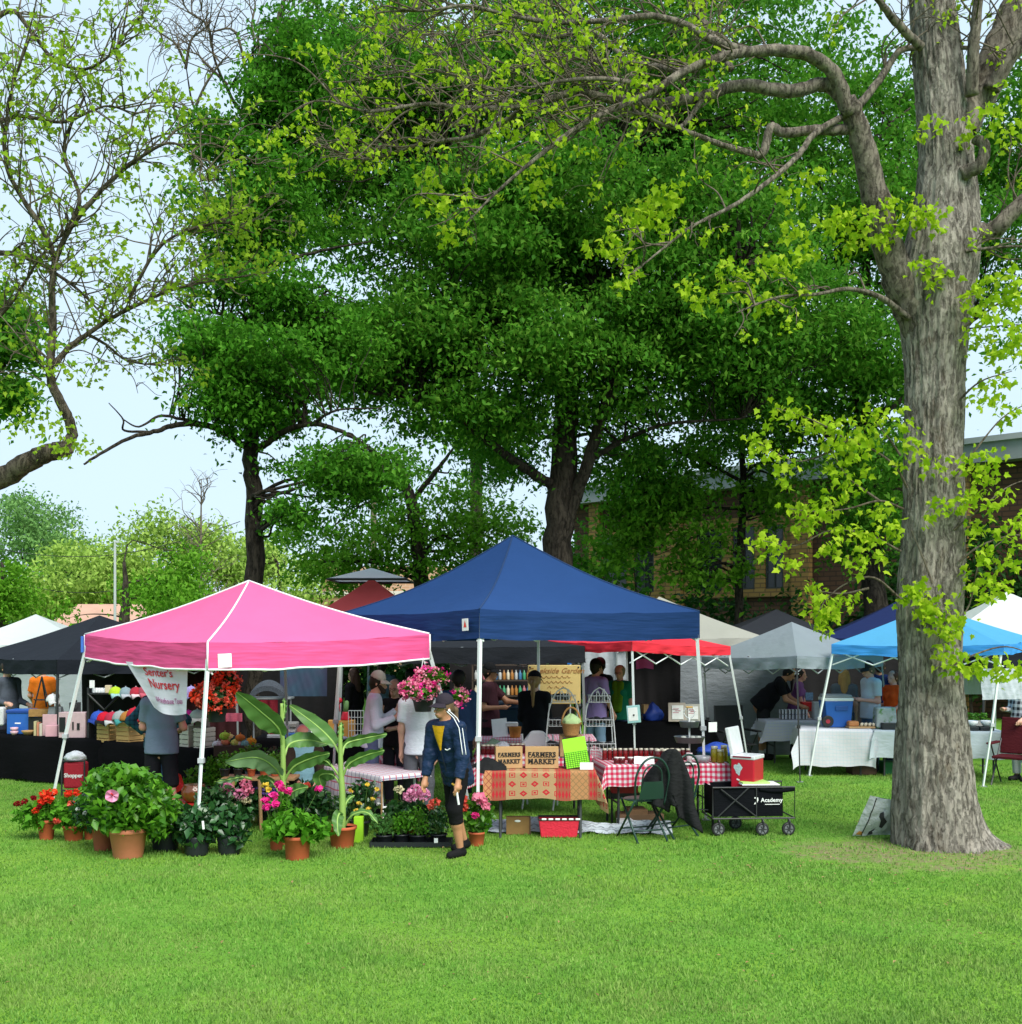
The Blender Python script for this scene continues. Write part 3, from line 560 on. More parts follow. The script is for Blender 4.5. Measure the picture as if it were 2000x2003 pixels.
    limb([(1240, 168, 11.2), (1160, 150, 10.9), (1080, 150, 10.8), (1000, 165, 10.7), (940, 190, 10.6)], .03, .007, 24, .6)
    limb([(1330, 180, 11.7), (1280, 240, 11.6), (1200, 210, 11.4)], .03, .015)
    limb([(1600, 245, 12), (1540, 245, 11.9), (1480, 250, 11.8), (1455, 240, 11.8), (1442, 285, 11.8), (1425, 295, 11.8)], .055, .04)
    limb([(1428, 292, 11.8), (1360, 272, 11.6), (1290, 245, 11.5), (1220, 215, 11.3), (1150, 225, 11.2), (1060, 260, 11.1)], .034, .009, 18, .6)
    limb([(1600, 215, 12), (1540, 250, 11.7), (1500, 300, 11.5), (1440, 350, 11.3), (1380, 390, 11.2), (1310, 425, 11.1), (1250, 470, 11.0), (1195, 515, 10.9)], .038, .007, 14, .5)
    limb([(1715, 600, 12.2), (1660, 560, 12.0), (1600, 545, 11.9), (1540, 555, 11.8), (1470, 560, 11.7), (1390, 590, 11.6)], .035, .007, 10, .4)
    limb([(1620, 200, 12), (1660, 150, 12.1), (1700, 95, 12.2), (1760, 90, 12.3), (1850, 90, 12.2)], .045, .02, 12, .7)
    limb([(1740, 90, 12.1), (1690, 40, 11.9), (1650, -10, 11.7), (1600, -60, 11.6)], .05, .02, 8, .7)
    limb([(1800, 250, 12.4), (1850, 170, 12.4), (1900, 60, 12.4), (1960, -80, 12.4)], .22, .15)
    limb([(1835, 180, 12.1), (1838, 90, 12.0), (1850, -40, 11.9)], .07, .045, 8, .8)
    limb([(1870, 170, 12.2), (1900, 120, 12.1), (1945, 60, 12.0)], .09, .05, 6, .8)
    limb([(1800, 420, 12.5), (1860, 440, 12.4), (1900, 410, 12.3), (1960, 350, 12.2)], .12, .07, 10, .8)
    limb([(1815, 330, 12.1), (1850, 310, 12.0), (1858, 275, 12.0), (1840, 262, 12.05)], .075, .05)
    limb([(1790, 480, 12.1), (1850, 470, 12.0), (1930, 465, 11.9), (2000, 480, 11.9)], .02, .01, 10, .5)
    limb([(1760, 80, 12.5), (1740, 20, 12.9), (1720, -80, 13.4)], .1, .06, 6, .8)
    limb([(1380, 130, 12.2), (1330, 40, 12.6), (1270, -40, 12.9)], .04, .02, 26, .8)
    limb([(1180, 110, 12.4), (1120, 60, 12.7), (1040, 70, 12.9), (940, 60, 13.1), (840, 90, 13.2), (740, 70, 13.3)], .03, .007, 40, .7)
    limb([(1000, 198, 11.3), (900, 255, 11.6), (800, 270, 11.8), (700, 300, 12), (640, 290, 12)], .03, .007, 34, .6)
    # sprout branches low on the trunk (each ends in leaf clusters)
    low = []
    def sp(pts, r0, D0=12.0):
        w = crv([Q(*(p if len(p) == 3 else (*p, D0))) for p in pts], 5); mb2.tube(w, list(np.linspace(r0, .004, len(w))), 7); return w
    mb2 = tw
    for pts in ([(1712, 920, 12.1), (1690, 880), (1650, 850), (1600, 830), (1550, 800, 11.8), (1500, 780), (1465, 770, 11.7)], [(1600, 830), (1560, 855), (1500, 870), (1430, 835, 11.7)], [(1705, 960, 12.1), (1660, 945), (1600, 960), (1540, 965), (1490, 960, 11.7)],
                [(1660, 945), (1600, 900), (1570, 850, 11.8)], [(1700, 1040, 12.1), (1640, 1010), (1570, 1000), (1500, 1030), (1440, 1020, 11.7)], [(1700, 1130, 12.1), (1650, 1090), (1600, 1100), (1560, 1130), (1540, 1165, 11.8)], [(1640, 1110), (1590, 1120), (1545, 1115, 11.8)], [(1700, 860, 12.0), (1680, 830), (1655, 800, 11.9)],
                [(1760, 1100, 12.0), (1745, 1060), (1720, 1000, 11.9)], [(1770, 1200, 12.0), (1800, 1180), (1830, 1140), (1850, 1060, 11.9), (1905, 1010)], [(1790, 1260, 12), (1840, 1235), (1900, 1220), (1960, 1240, 11.9)], [(1800, 1000, 12.1), (1850, 960), (1900, 920), (1950, 900, 12)], [(1800, 900, 12.1), (1840, 850), (1890, 790), (1940, 760, 12)], [(1810, 1060, 12.1), (1850, 1030), (1910, 1010), (1960, 1015, 12)], [(1815, 620, 12.1), (1860, 590), (1900, 560, 12), (1950, 520)], [(1805, 760, 12.2), (1850, 720), (1910, 700, 12)]):
        sp(pts, .014)
    hand = [(1470, 770), (1500, 785), (1540, 800), (1572, 800), (1600, 832), (1622, 850), (1560, 838), (1432, 832), (1452, 852), (1482, 880), (1592, 872), (1500, 960), (1522, 985), (1552, 962), (1602, 1000), (1632, 1012), (1652, 1050), (1442, 1020), (1462, 1036), (1492, 1060), (1652, 962), (1602, 905), (1540, 1118), (1562, 1140), (1602, 1130), (1560, 1165),
            (1652, 822), (1692, 792), (1722, 832), (1752, 872), (1640, 780), (1580, 940), (1570, 1030), (1610, 1060), (1545, 1160), (1730, 1110), (1756, 1130), (1782, 1150), (1802, 1172), (1772, 1182), (1792, 1198), (1745, 1145), (1720, 1120),
            (1842, 642), (1872, 602), (1892, 562), (1912, 622), (1862, 542), (1902, 522), (1926, 562), (1852, 582), (1882, 662), (1835, 560), (1920, 650), (1742, 500), (1762, 512), (1562, 420), (1602, 462), (1642, 402), (1662, 452), (1692, 382), (1722, 412), (1762, 402), (1482, 500), (1502, 432), (1532, 472), (1372, 502), (1302, 542), (1332, 562), (1402, 522), (1432, 562), (1452, 492), (1590, 400), (1620, 430), (1680, 430), (1740, 395),
            (1242, 362), (1202, 392), (1282, 352), (1152, 462), (1172, 472), (1212, 422), (1250, 395), (1225, 405), (815, 370), (812, 335), (960, 300), (1010, 350), (850, 440), (1852, 902), (1892, 942), (1922, 982), (1872, 862), (1842, 1002), (1862, 1042), (1902, 1062), (1922, 1012), (1832, 872), (1852, 752), (1892, 722), (1902, 772), (1882, 1102), (1830, 935), (1770, 960), (1800, 950), (1850, 1245), (1880, 1270), (1905, 1260), (1840, 1090), (1870, 1120), (1800, 1235), (1830, 1260), (1690, 1000), (1760, 230), (1880, 200), (1910, 230), (1830, 240), (1480, 360), (1540, 330)]
    mb.build('limbs', BK5, r, True, off=base); tw.build('twigs', BK3, r, off=base)
    C = []; C2 = []
    for x, y in hand:
        c = np.array(Q(x, y, 11.75+.25*g.random())); C.append(c+g.normal(size=(24, 3))*np.array([.085, .085, .06])); C.append(c+np.array([.10*g.normal(), .05, -.06+.06*g.normal()])+g.normal(size=(10, 3))*np.array([.05, .05, .05]))
    for t in tips:
        if g.random() < .40: C2.append(np.array(t)+g.normal(size=(int(6+6*g.random()), 3))*np.array([.045, .045, .035]))
    lobed(np.concatenate(C2), .054, LF_MAPLE, 'upper_leaves', r, base, 5)
    C = np.concatenate(C); lobed(C, .074, LF_MAPLE, 'crown', r, base, 4)
big_maple()
def left_maple():
    g = np.random.default_rng(31); base = Vector((-7.6, 12.6, 0)); r = thing('maple_tree', 'thinly leaved maple whose limb reaches in from the left edge', 'tree', base); mb = MB(); tw = MB(); tips = []
    mb.tube([base, base+Vector((.1, 0, 1.5)), base+Vector((.0, 0, 3.0)), base+Vector((.1, 0, 6)), base+Vector((-.2, 0, 10))], [.5, .38, .34, .26, .15], 16)
    def limb(pts, r0, r1, n=0, L_=.6, up=.2, t0=.2, sub=3):
        w = crv([Q(*p) for p in pts], 7); rr = np.linspace(r0, r1, len(w)); w = [p+Vector(g.normal(size=3))*rr[k]*.08 for k, p in enumerate(w)]; mb.tube(w, list(rr), 12 if r0 > .05 else 7)
        if n: spray(tw, tips, w, n, L_, g, .009, up, sub, t0)
    limb([(-330, 1010, 12.6), (-150, 960, 12.6), (0, 903, 12.6), (50, 872, 12.5), (100, 852, 12.5), (128, 845, 12.5)], .14, .085)
    limb([(122, 850, 12.5), (136, 815, 12.5), (122, 775, 12.4), (100, 730, 12.4), (95, 690, 12.3), (100, 620, 12.3), (98, 550, 12.2), (105, 490, 12.2), (130, 430, 12.1), (150, 370, 12), (120, 280, 12), (160, 180, 11.9)], .062, .012, 40, .75)
    limb([(102, 690, 12.3), (130, 655, 12.3), (165, 630, 12.3), (210, 600, 12.3), (270, 570, 12.2), (330, 545, 12.2), (400, 530, 12.2), (470, 520, 12.2)], .034, .007, 34, .6)
    limb([(165, 630, 12.3), (200, 650, 12.5), (240, 680, 12.6), (300, 690, 12.8)], .02, .006, 14, .45)
    limb([(105, 490, 12.2), (80, 430, 12), (40, 370, 11.9), (10, 300, 11.8), (20, 180, 11.7), (60, 60, 11.6)], .035, .008, 34, .7)
    limb([(130, 430, 12.1), (200, 350, 12), (260, 300, 11.9), (330, 270, 11.8), (400, 330, 11.8)], .03, .007, 30, .6)
    limb([(-40, 60, 12), (20, 20, 12), (60, 60, 12), (100, 110, 11.9), (160, 130, 11.8), (220, 90, 11.7), (240, 20, 11.6)], .03, .008, 30, .6)
    limb([(-100, 500, 12.6), (0, 478, 12.5), (60, 490, 12.4), (140, 540, 12.3), (200, 600, 12.2)], .04, .008, 26, .5)
    limb([(-60, 700, 12.8), (-20, 620, 12.6), (30, 560, 12.4), (80, 480, 12.2), (140, 420, 12)], .03, .007, 24, .55)
    limb([(240, 570, 12.2), (290, 480, 12), (340, 440, 11.9), (420, 420, 11.9), (480, 440, 11.9)], .02, .006, 26, .5)
    limb([(-40, 240, 12), (40, 220, 12), (120, 230, 11.9), (200, 200, 11.8), (260, 220, 11.8)], .025, .006, 28, .6)
    mb.build('trunk', BK4, r, True, off=base); tw.build('twigs', BK3, r, off=base); C = []
    for t in tips:
        if g.random() < .58: C.append(np.array(t)+g.normal(size=(int(4+5*g.random()), 3))*np.array([.055, .055, .045]))
    for x, y in ((30, 790), (60, 780), (45, 810), (120, 800), (110, 830), (140, 835), (150, 845), (95, 690), (100, 640), (60, 730), (120, 850), (130, 700), (185, 580), (20, 130), (50, 140), (40, 110), (15, 90), (400, 390), (430, 400), (470, 430), (440, 470), (480, 470), (500, 490), (400, 480), (380, 420), (260, 240), (240, 250), (90, 790), (520, 470), (350, 400)):
        C.append(np.array(Q(x, y, 12.1))+g.normal(size=(22, 3))*np.array([.11, .11, .07]))
    lobed(np.concatenate(C), .056, LF_LEFT, 'crown', r, base, 8)
left_maple()
tree('background_tree', 'dark green leafy tree at the left edge behind the bare maple limb', [([(-90, 1330, 30), (-80, 1000, 30), (-60, 700, 30), (-30, 500, 30)], .3, .08), ([(-70, 800, 30), (0, 700, 29.6), (40, 640, 29.4)], .07, .02)], [(10, 620, 29.6, 60, 70, 1.6, 60), (10, 740, 29.6, 50, 36, 1.4, 34)], .2, LF_OAK, 50, .45, 41, BK2, brn=.3)
# ================================================================ canopies
WHITE_LEG = mat('white_leg', (.74, .78, .8), .4, .05, 3); GREY_LEG = mat('grey_leg', (.30, .33, .34), .4, .08, 3, metal=.3); DARK_LEG = mat('dark_leg', (.03, .032, .035), .5); BLACK = mat('black_plastic', (.016, .017, .019), .5)
def canopy(label, cor, peak, val, roof_m, val_m, legs, leg_m=None, trim=None, bow=.10, lr=.022, truss=None, group='pop-up canopies of the market', seed=0, vw=.018, inner=True, valtrim=False):
    """cor: four (x, y, ztop) corners in order; peak (x, y, z); val: valance height; legs: list of (corner index, foot x, foot y)"""
    g = np.random.default_rng(100+seed); cx = sum(c[0] for c in cor)/4; cy = sum(c[1] for c in cor)/4; base = Vector((cx, cy, 0))
    r = thing('canopy', label, 'canopy', base, 0, group); C = [Vector(c)-base for c in cor]; pk = Vector(peak)-base
    mb = MB()
    for k in range(4):
        a, b = C[k], C[(k+1) % 4]
        def fn(u, v, a=a, b=b, k=k):
            e = a.lerp(b, u); p = e.lerp(pk, v); p.z -= bow*math.sin(math.pi*v)*(1+.0*u); w = 4*u*(1-u)*(1-v)
            p.z -= .035*w; p.z += .010*hsh(u*9+k*3+seed, v*5)*(1-v)*math.sin(math.pi*u); return p
        mb.grid(fn, 20, 14)
    top = mb.build('roof', roof_m, r, True); mb = MB(); cen = (C[0]+C[1]+C[2]+C[3])/4
    for k in range(4):
        a, b = C[k], C[(k+1) % 4]; nrm = Vector((b.y-a.y, a.x-b.x, 0)).normalized()
        if nrm.dot((a+b)/2-cen) < 0: nrm = -nrm
        def fv(u, v, a=a, b=b, k=k, nrm=nrm):
            p = a.lerp(b, u); e = math.sin(math.pi*min(1, max(0, u)))
            p.z -= .035*4*u*(1-u)+val*v; s = v*(1-.0*v)
            p += nrm*(.004+vw*s*(hsh(u*14+k*5+seed, v*2.2)+.8*math.sin(u*31+2*v+k))*min(1, 6*u*(1-u)*2)); p.z += .012*s*hsh(u*8+k+seed, 1)*e; return p
        mb.grid(fv, 40, 5)
    vo = mb.build('valance', val_m, r, True)
    if trim:
        mb = MB()
        for k in range(4):
            h = [C[k].lerp(pk, v)-Vector((0, 0, bow*math.sin(math.pi*v)-.006)) for v in np.linspace(0, 1, 15)]; mb.tube(h, .0115, 6)
            nrm = (C[k]-cen); nrm.z = 0; nrm.normalize(); mb.tube([C[k]+nrm*.006, C[k]-Vector((0, 0, val))+nrm*.012], .010, 6)
            if valtrim:
                a, b = C[k], C[(k+1) % 4]; n2 = Vector((b.y-a.y, a.x-b.x, 0)).normalized(); n2 = n2 if n2.dot((a+b)/2-cen) > 0 else -n2
                mb.tube([a.lerp(b, u)+n2*(.006+vw*(hsh(u*14+k*5+seed, 2.2)+.8*math.sin(u*31+2+k))*min(1, 12*u*(1-u)))-Vector((0, 0, val+.035*4*u*(1-u)-.012*hsh(u*8+k+seed, 1)*math.sin(math.pi*u))) for u in np.linspace(0, 1, 41)], .012, 6)
        mb.build('piping', trim, r, True)
    lm = leg_m or WHITE_LEG
    for item in legs:
        k, fx, fy = item[:3]; m = item[3] if len(item) > 3 else lm
        t = C[k]-Vector((0, 0, .05)); f = Vector((fx, fy, 0))-base; mid = t.lerp(f, .55); mb = MB()
        t = t+(cen-t)*.02; t.z = C[k].z-.05
        mb.tube([mid, t], [lr, lr], 4); mb.tube([f+Vector((0, 0, .01)), mid], [lr*.78, lr*.78], 4); lg = mb.build('leg', m, r)
        mb = MB(); mb.box(f+Vector((0, 0, .008)), (.09, .09, .012)); mb.build('foot_plate', GREY_LEG, lg)
        mb = MB(); mb.box(mid, (lr*2.6, lr*2.6, .05)); mb.build('leg_latch', BLACK if m is not WHITE_LEG else mat('latch_grey', (.4, .42, .45), .5), lg)
    for k in (truss if truss is not None else range(4)):
        a, b = C[k]-Vector((0, 0, val*.5+.03)), C[(k+1) % 4]-Vector((0, 0, val*.5+.03)); n = 4; mb = MB(); off = (cen-(a+b)/2); off.z = 0; off = off.normalized()*.05
        z0, z1 = (.12, -.16) if truss is None else (.02, -.22)
        zz = [z0, z1]; 
        for i in range(n):
            p, q = a.lerp(b, i/n), a.lerp(b, (i+1)/n)
            for s in (0, 1): mb.tube([p+off+Vector((0, 0, zz[(i+s) % 2])), q+off+Vector((0, 0, zz[(i+1+s) % 2]))], .011, 4)
        mb.build('truss', WHITE_LEG if lm is WHITE_LEG else GREY_LEG, r)
    return r
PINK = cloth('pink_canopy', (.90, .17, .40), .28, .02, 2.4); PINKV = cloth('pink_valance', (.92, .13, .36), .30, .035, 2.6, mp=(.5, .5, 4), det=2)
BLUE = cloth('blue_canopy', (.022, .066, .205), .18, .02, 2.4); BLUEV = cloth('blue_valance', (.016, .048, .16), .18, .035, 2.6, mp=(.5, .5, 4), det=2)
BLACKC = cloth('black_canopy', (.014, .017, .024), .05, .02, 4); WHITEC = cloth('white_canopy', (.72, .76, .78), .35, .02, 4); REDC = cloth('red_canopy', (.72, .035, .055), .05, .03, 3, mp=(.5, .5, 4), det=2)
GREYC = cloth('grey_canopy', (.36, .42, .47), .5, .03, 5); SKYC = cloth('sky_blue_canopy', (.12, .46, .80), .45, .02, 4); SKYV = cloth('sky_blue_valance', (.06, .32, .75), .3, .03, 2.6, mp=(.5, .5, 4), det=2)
BEIGE = cloth('beige_canopy', (.50, .50, .45), .45, .02, 4); NAVY = cloth('navy_canopy', (.012, .022, .085), .1, .02, 4); CHAR = cloth('charcoal_canopy', (.022, .025, .032), .08, .02, 4); ROYAL = cloth('royal_canopy', (.03, .20, .62), .4, .03, 5)
WTRIM = mat('white_trim', (.82, .82, .84), .6)
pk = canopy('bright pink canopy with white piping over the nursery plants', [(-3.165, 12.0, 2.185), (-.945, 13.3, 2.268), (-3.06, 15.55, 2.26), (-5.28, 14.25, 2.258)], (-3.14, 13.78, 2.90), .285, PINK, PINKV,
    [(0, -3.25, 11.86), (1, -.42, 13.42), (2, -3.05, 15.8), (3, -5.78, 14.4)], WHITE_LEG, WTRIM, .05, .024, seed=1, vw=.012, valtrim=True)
for o in pk.children:
    if o.name.startswith('leg') and o.data.vertices[0].co.y > 1.2: o.data.materials[0] = GREY_LEG
mb = MB(); mb.box((0, 0, 0), (.145, .004, .145)); lb = mb.build('label_patch', mat('paper_white', (.78, .8, .8), .7), pk); lb.location = P(442, 1292, 12.12)-pk.location+Vector((0, -.045, .0)); lb.rotation_euler = (0, R(-2), R(30))
mb = MB(); mb.box((0, 0, 0), (.03, .03, .2)); bl = mb.build('corner_clip', mat('clip_blue', (.05, .16, .6), .5), pk); bl.location = Vector((-5.30, 14.22, 2.14))-pk.location
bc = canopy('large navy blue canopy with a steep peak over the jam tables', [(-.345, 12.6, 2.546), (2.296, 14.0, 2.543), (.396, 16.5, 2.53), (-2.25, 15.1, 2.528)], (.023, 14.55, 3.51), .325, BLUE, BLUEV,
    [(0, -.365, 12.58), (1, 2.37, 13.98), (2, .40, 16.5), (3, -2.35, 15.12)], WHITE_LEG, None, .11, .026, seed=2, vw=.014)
cm = cloth('blue_seam', (.028, .06, .15), .1)
mb = MB()
for k in range(4):
    c = [(-.345, 12.6, 2.546), (2.296, 14.0, 2.543), (.396, 16.5, 2.53), (-2.25, 15.1, 2.528)][k]; a, b = Vector(c), Vector((.023, 14.55, 3.51))
    mb.tube([a.lerp(b, v)-Vector((0, 0, .11*math.sin(math.pi*v)-.003)) for v in np.linspace(0, 1, 15)], .010, 6)
mb.build('hip_seam', cm, bc, True, off=bc.location)
mb = MB(); mb.box((0, 0, 0), (.115, .004, .135)); lb = mb.build('label_patch', mat('paper_white'), bc); lb.location = P(914, 1222, 12.74)-bc.location+Vector((-.02, -.035, 0)); lb.rotation_euler = (0, R(-3), R(-53))
mb = MB(); mb.add([(-.03, -.004, -.03), (.03, -.004, -.03), (.02, -.004, .0), (0, -.004, .05), (-.015, -.004, .01)], [(0, 1, 2, 3, 4)]); mb.build('red_emblem', mat('emblem_red', (.7, .05, .03), .6), lb)
canopy('black canopy with a small roof vent at the far left', [(-6.95, 17.6, 1.865), (-4.75, 19.9, 1.9), (-7.1, 22, 1.9), (-9.3, 19.7, 1.88)], (-7.05, 19.7, 2.575), .225, BLACKC, BLACKC, [(0, -6.97, 17.62, DARK_LEG), (1, -4.72, 19.9), (3, -9.4, 19.7), (2, -7.1, 22)], GREY_LEG, None, .04, .022, seed=3)
canopy('white canopy with a grey wall at the left edge', [(-11.2, 22.5, 2.05), (-8.2, 22.9, 2.05), (-8.6, 26, 2.05), (-11.6, 25.6, 2.05)], (-10.0, 24.2, 2.66), .28, WHITEC, WHITEC, [(0, -11.2, 22.5), (1, -8.2, 22.9), (2, -8.6, 26), (3, -11.6, 25.6)], WHITE_LEG, None, .06, seed=4)
canopy('black canopy behind the pink and blue ones', [(-2.6, 17.4, 2.1), (1.11, 17.3, 2.08), (1.25, 20.8, 2.1), (-2.6, 20.8, 2.1)], (-.7, 19.1, 2.42), .25, CHAR, CHAR, [(0, -2.6, 17.4), (1, 1.11, 17.32), (2, 1.25, 20.8), (3, -2.6, 20.8)], GREY_LEG, None, .04, seed=5)
canopy('red canopy with a white folding truss right of the blue canopy', [(1.79, 17.0, 2.15), (3.53, 18.5, 2.06), (2.03, 20.24, 2.1), (.60, 18.6, 2.15)], (1.98, 18.6, 2.52), .14, REDC, REDC, [(0, 1.84, 16.95), (1, 3.86, 18.6), (2, 2.1, 20.3), (3, .4, 18.6)], WHITE_LEG, None, .05, .02, truss=[0], seed=6)
canopy('royal blue canopy deep behind the blue canopy', [(-1.2, 23.6, 1.93), (1.25, 23.6, 1.93), (1.25, 26.2, 1.95), (-1.2, 26.2, 1.95)], (0, 24.9, 2.5), .3, ROYAL, ROYAL, [(0, -1.2, 23.6), (1, 1.2, 23.6), (2, 1.2, 26.2), (3, -1.2, 26.2)], WHITE_LEG, None, .05, seed=7)
canopy('beige canopy with a long grey side wall behind the red canopy', [(1.9, 20.9, 2.2), (4.72, 21.3, 2.19), (4.9, 24.2, 2.2), (1.9, 24, 2.2)], (2.9, 22.5, 2.98), .22, BEIGE, BEIGE, [(0, 1.9, 20.9), (1, 4.72, 21.3), (2, 4.9, 24.2), (3, 1.9, 24)], GREY_LEG, None, .03, seed=8)
canopy('black peaked canopy in front of the hall shrubs', [(4.2, 24.2, 2.12), (7.4, 24.4, 2.1), (7.4, 27.4, 2.1), (4.2, 27.4, 2.1)], (6.0, 26, 2.80), .22, CHAR, CHAR, [(0, 4.2, 24.2), (1, 7.4, 24.4), (2, 7.4, 27.4), (3, 4.2, 27.4)], DARK_LEG, None, .03, seed=9)
canopy('pale grey canopy with a sagging valance between red and sky blue canopies', [(4.35, 17.5, 1.93), (6.31, 19.5, 1.90), (5.4, 21.6, 1.92), (3.22, 19.4, 1.88)], (4.76, 19.5, 2.46), .19, GREYC, GREYC, [(0, 4.40, 17.5, DARK_LEG), (1, 6.45, 19.6), (2, 5.4, 21.6), (3, 3.4, 19.4)], GREY_LEG, None, .02, .018, seed=10, vw=.03)
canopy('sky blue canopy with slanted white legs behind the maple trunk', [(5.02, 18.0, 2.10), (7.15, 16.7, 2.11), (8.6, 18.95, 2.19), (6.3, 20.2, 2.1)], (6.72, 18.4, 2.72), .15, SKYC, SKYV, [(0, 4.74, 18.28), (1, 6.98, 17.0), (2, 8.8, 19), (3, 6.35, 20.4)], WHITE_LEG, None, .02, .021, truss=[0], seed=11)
canopy('navy canopy behind the sky blue one', [(6.6, 24.4, 2.17), (9.9, 23.5, 2.15), (10.4, 26.8, 2.15), (7.2, 27.4, 2.15)], (8.6, 25.4, 3.0), .24, NAVY, NAVY, [(0, 6.6, 24.4), (1, 9.9, 23.5), (2, 10.4, 26.8), (3, 7.2, 27.4)], WHITE_LEG, None, .03, seed=12)
canopy('tall white canopy at the right edge', [(8.2, 21.5, 2.27), (11.2, 21, 2.2), (11.6, 24, 2.2), (8.6, 24.4, 2.25)], (9.75, 22.6, 3.08), .26, WHITEC, WHITEC, [(0, 8.2, 21.5), (1, 11.2, 21), (2, 11.6, 24), (3, 8.6, 24.4)], WHITE_LEG, None, .03, seed=13)
canopy('low black canopy under the right hand edge of the sky blue canopy', [(8.05, 19.6, 2.02), (10.6, 19.4, 2.02), (10.6, 21, 2.02), (8.05, 21.2, 2.0)], (9.3, 20.3, 2.2), .34, BLACKC, BLACKC, [(0, 8.05, 19.6), (1, 10.6, 19.4), (2, 10.6, 21), (3, 8.05, 21.2)], DARK_LEG, None, .02, seed=14)
rc = canopy('red gazebo with a pale vented top far behind the pink canopy', [(-4.9, 27, 2.55), (-2.0, 27, 2.55), (-2.0, 30, 2.55), (-4.9, 30, 2.55)], (-3.45, 28.5, 3.62), .25, cloth('gazebo_red', (.74, .11, .13), .4, .02, 4), REDC, [(0, -4.9, 27), (1, -2, 27), (2, -2, 30), (3, -4.9, 30)], DARK_LEG, None, .03, seed=15)
mb = MB(); c0 = Vector((-3.45, 28.5, 3.60)); cs = [c0+Vector((a*.95, b*.95, -.03)) for a, b in ((-1, -1), (1, -1), (1, 1), (-1, 1))]; p0 = c0+Vector((0, 0, .27))
for k in range(4): mb.grid(lambda u, v, k=k: cs[k].lerp(cs[(k+1) % 4], u).lerp(p0, v), 6, 4)
mb.build('vent_top', cloth('vent_cloth', (.74, .79, .84), .4), rc, False, off=rc.location)
mb = MB(); mb.tube([cs[k]-Vector((0, 0, .02)) for k in (0, 1, 2, 3, 0)], .03, 6); mb.build('vent_rim', BLACK, rc, off=rc.location)
# side walls and back cloths hung from canopies
def curtain(name, label, a, b, z0, z1, m, amp=.03, fold=9, cat='tent wall', group=None):
    base = Vector((*((a[0]+b[0])/2, (a[1]+b[1])/2), 0)); A, B = Vector((*a, 0)), Vector((*b, 0)); n = Vector((B.y-A.y, A.x-B.x, 0)).normalized(); mb = MB()
    mb.grid(lambda u, v: A.lerp(B, u)-base+Vector((0, 0, z0+(z1-z0)*v))+n*amp*(math.sin(u*fold*6.28)+hsh(u*11, v*3))*(.4+.6*(1-v)), 50, 10)
    o = mb.build(name, m, None, True, loc=base); tag(o, label, cat, group); return o
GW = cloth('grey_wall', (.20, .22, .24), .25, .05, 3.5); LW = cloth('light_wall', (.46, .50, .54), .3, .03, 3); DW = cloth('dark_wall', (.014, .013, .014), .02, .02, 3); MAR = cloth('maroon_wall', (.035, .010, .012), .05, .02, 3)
curtain('tent_wall', 'wide grey cloth wall hanging below the beige canopy', (X(1330, 20.9), 20.8), (X(1545, 21.3), 21.2), .02, 2.0, GW, .02, 3)
curtain('tent_wall', 'light grey cloth wall inside the white tent at the left edge', (-10.9, 23.2), (X(200, 22.6), 22.6), .02, 1.85, LW, .015, 4)
curtain('tent_wall', 'pale cloth wall behind the lavender shirt', (X(1140, 21), 21.0), (X(1226, 21), 21.0), .6, 1.95, LW, .02, 3)
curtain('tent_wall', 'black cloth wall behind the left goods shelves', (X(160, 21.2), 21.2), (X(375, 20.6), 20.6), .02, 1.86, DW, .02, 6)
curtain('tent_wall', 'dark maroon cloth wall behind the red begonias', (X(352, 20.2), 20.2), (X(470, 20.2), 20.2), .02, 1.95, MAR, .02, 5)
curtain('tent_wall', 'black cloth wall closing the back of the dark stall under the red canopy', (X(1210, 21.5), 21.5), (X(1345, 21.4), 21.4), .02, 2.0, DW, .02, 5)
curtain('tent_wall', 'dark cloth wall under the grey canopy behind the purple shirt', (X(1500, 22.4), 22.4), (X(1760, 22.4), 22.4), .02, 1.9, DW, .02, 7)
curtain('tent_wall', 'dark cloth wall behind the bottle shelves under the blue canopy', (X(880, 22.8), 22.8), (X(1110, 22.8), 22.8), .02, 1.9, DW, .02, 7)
curtain('tent_wall', 'white cloth sheet hung on the front leg of the sky blue canopy', (X(1921, 16.9), 16.9), (X(2010, 17.1), 17.1), Z(1369, 16.9), Z(1308, 16.9), cloth('sheet_white', (.55, .59, .64), .3, .03, 4), .025, 2, 'cloth')
curtain('tent_wall', 'white cloth panel behind the tall white canopy leg', (X(1886, 21), 21), (X(1955, 21), 21), 1.15, 1.97, LW, .015, 2)
curtain('tent_wall', 'dark cloth added in place of clutter behind the folded knits and bananas', (X(470, 20.4), 20.4), (X(672, 20.4), 20.4), .02, 1.95, DW, .02, 6)  # added dark sheet, stands in for the dark clutter behind this stall
o = curtain('banner', 'blue and purple cloth banner hung behind the bananas', (X(548, 18.2), 18.2), (X(640, 18.2), 18.2), Z(1362, 18.2), Z(1300, 18.2), None or (lambda n: n.surf(n.mix(n.ramp(n.noise(n.obj(), 1.5, 2), [(.35, (0, 0, 0)), (.65, (1, 1, 1))]), (.01, .075, .11), (.045, .04, .085)), .8))(NT('banner_teal')), .01, 2, 'banner')
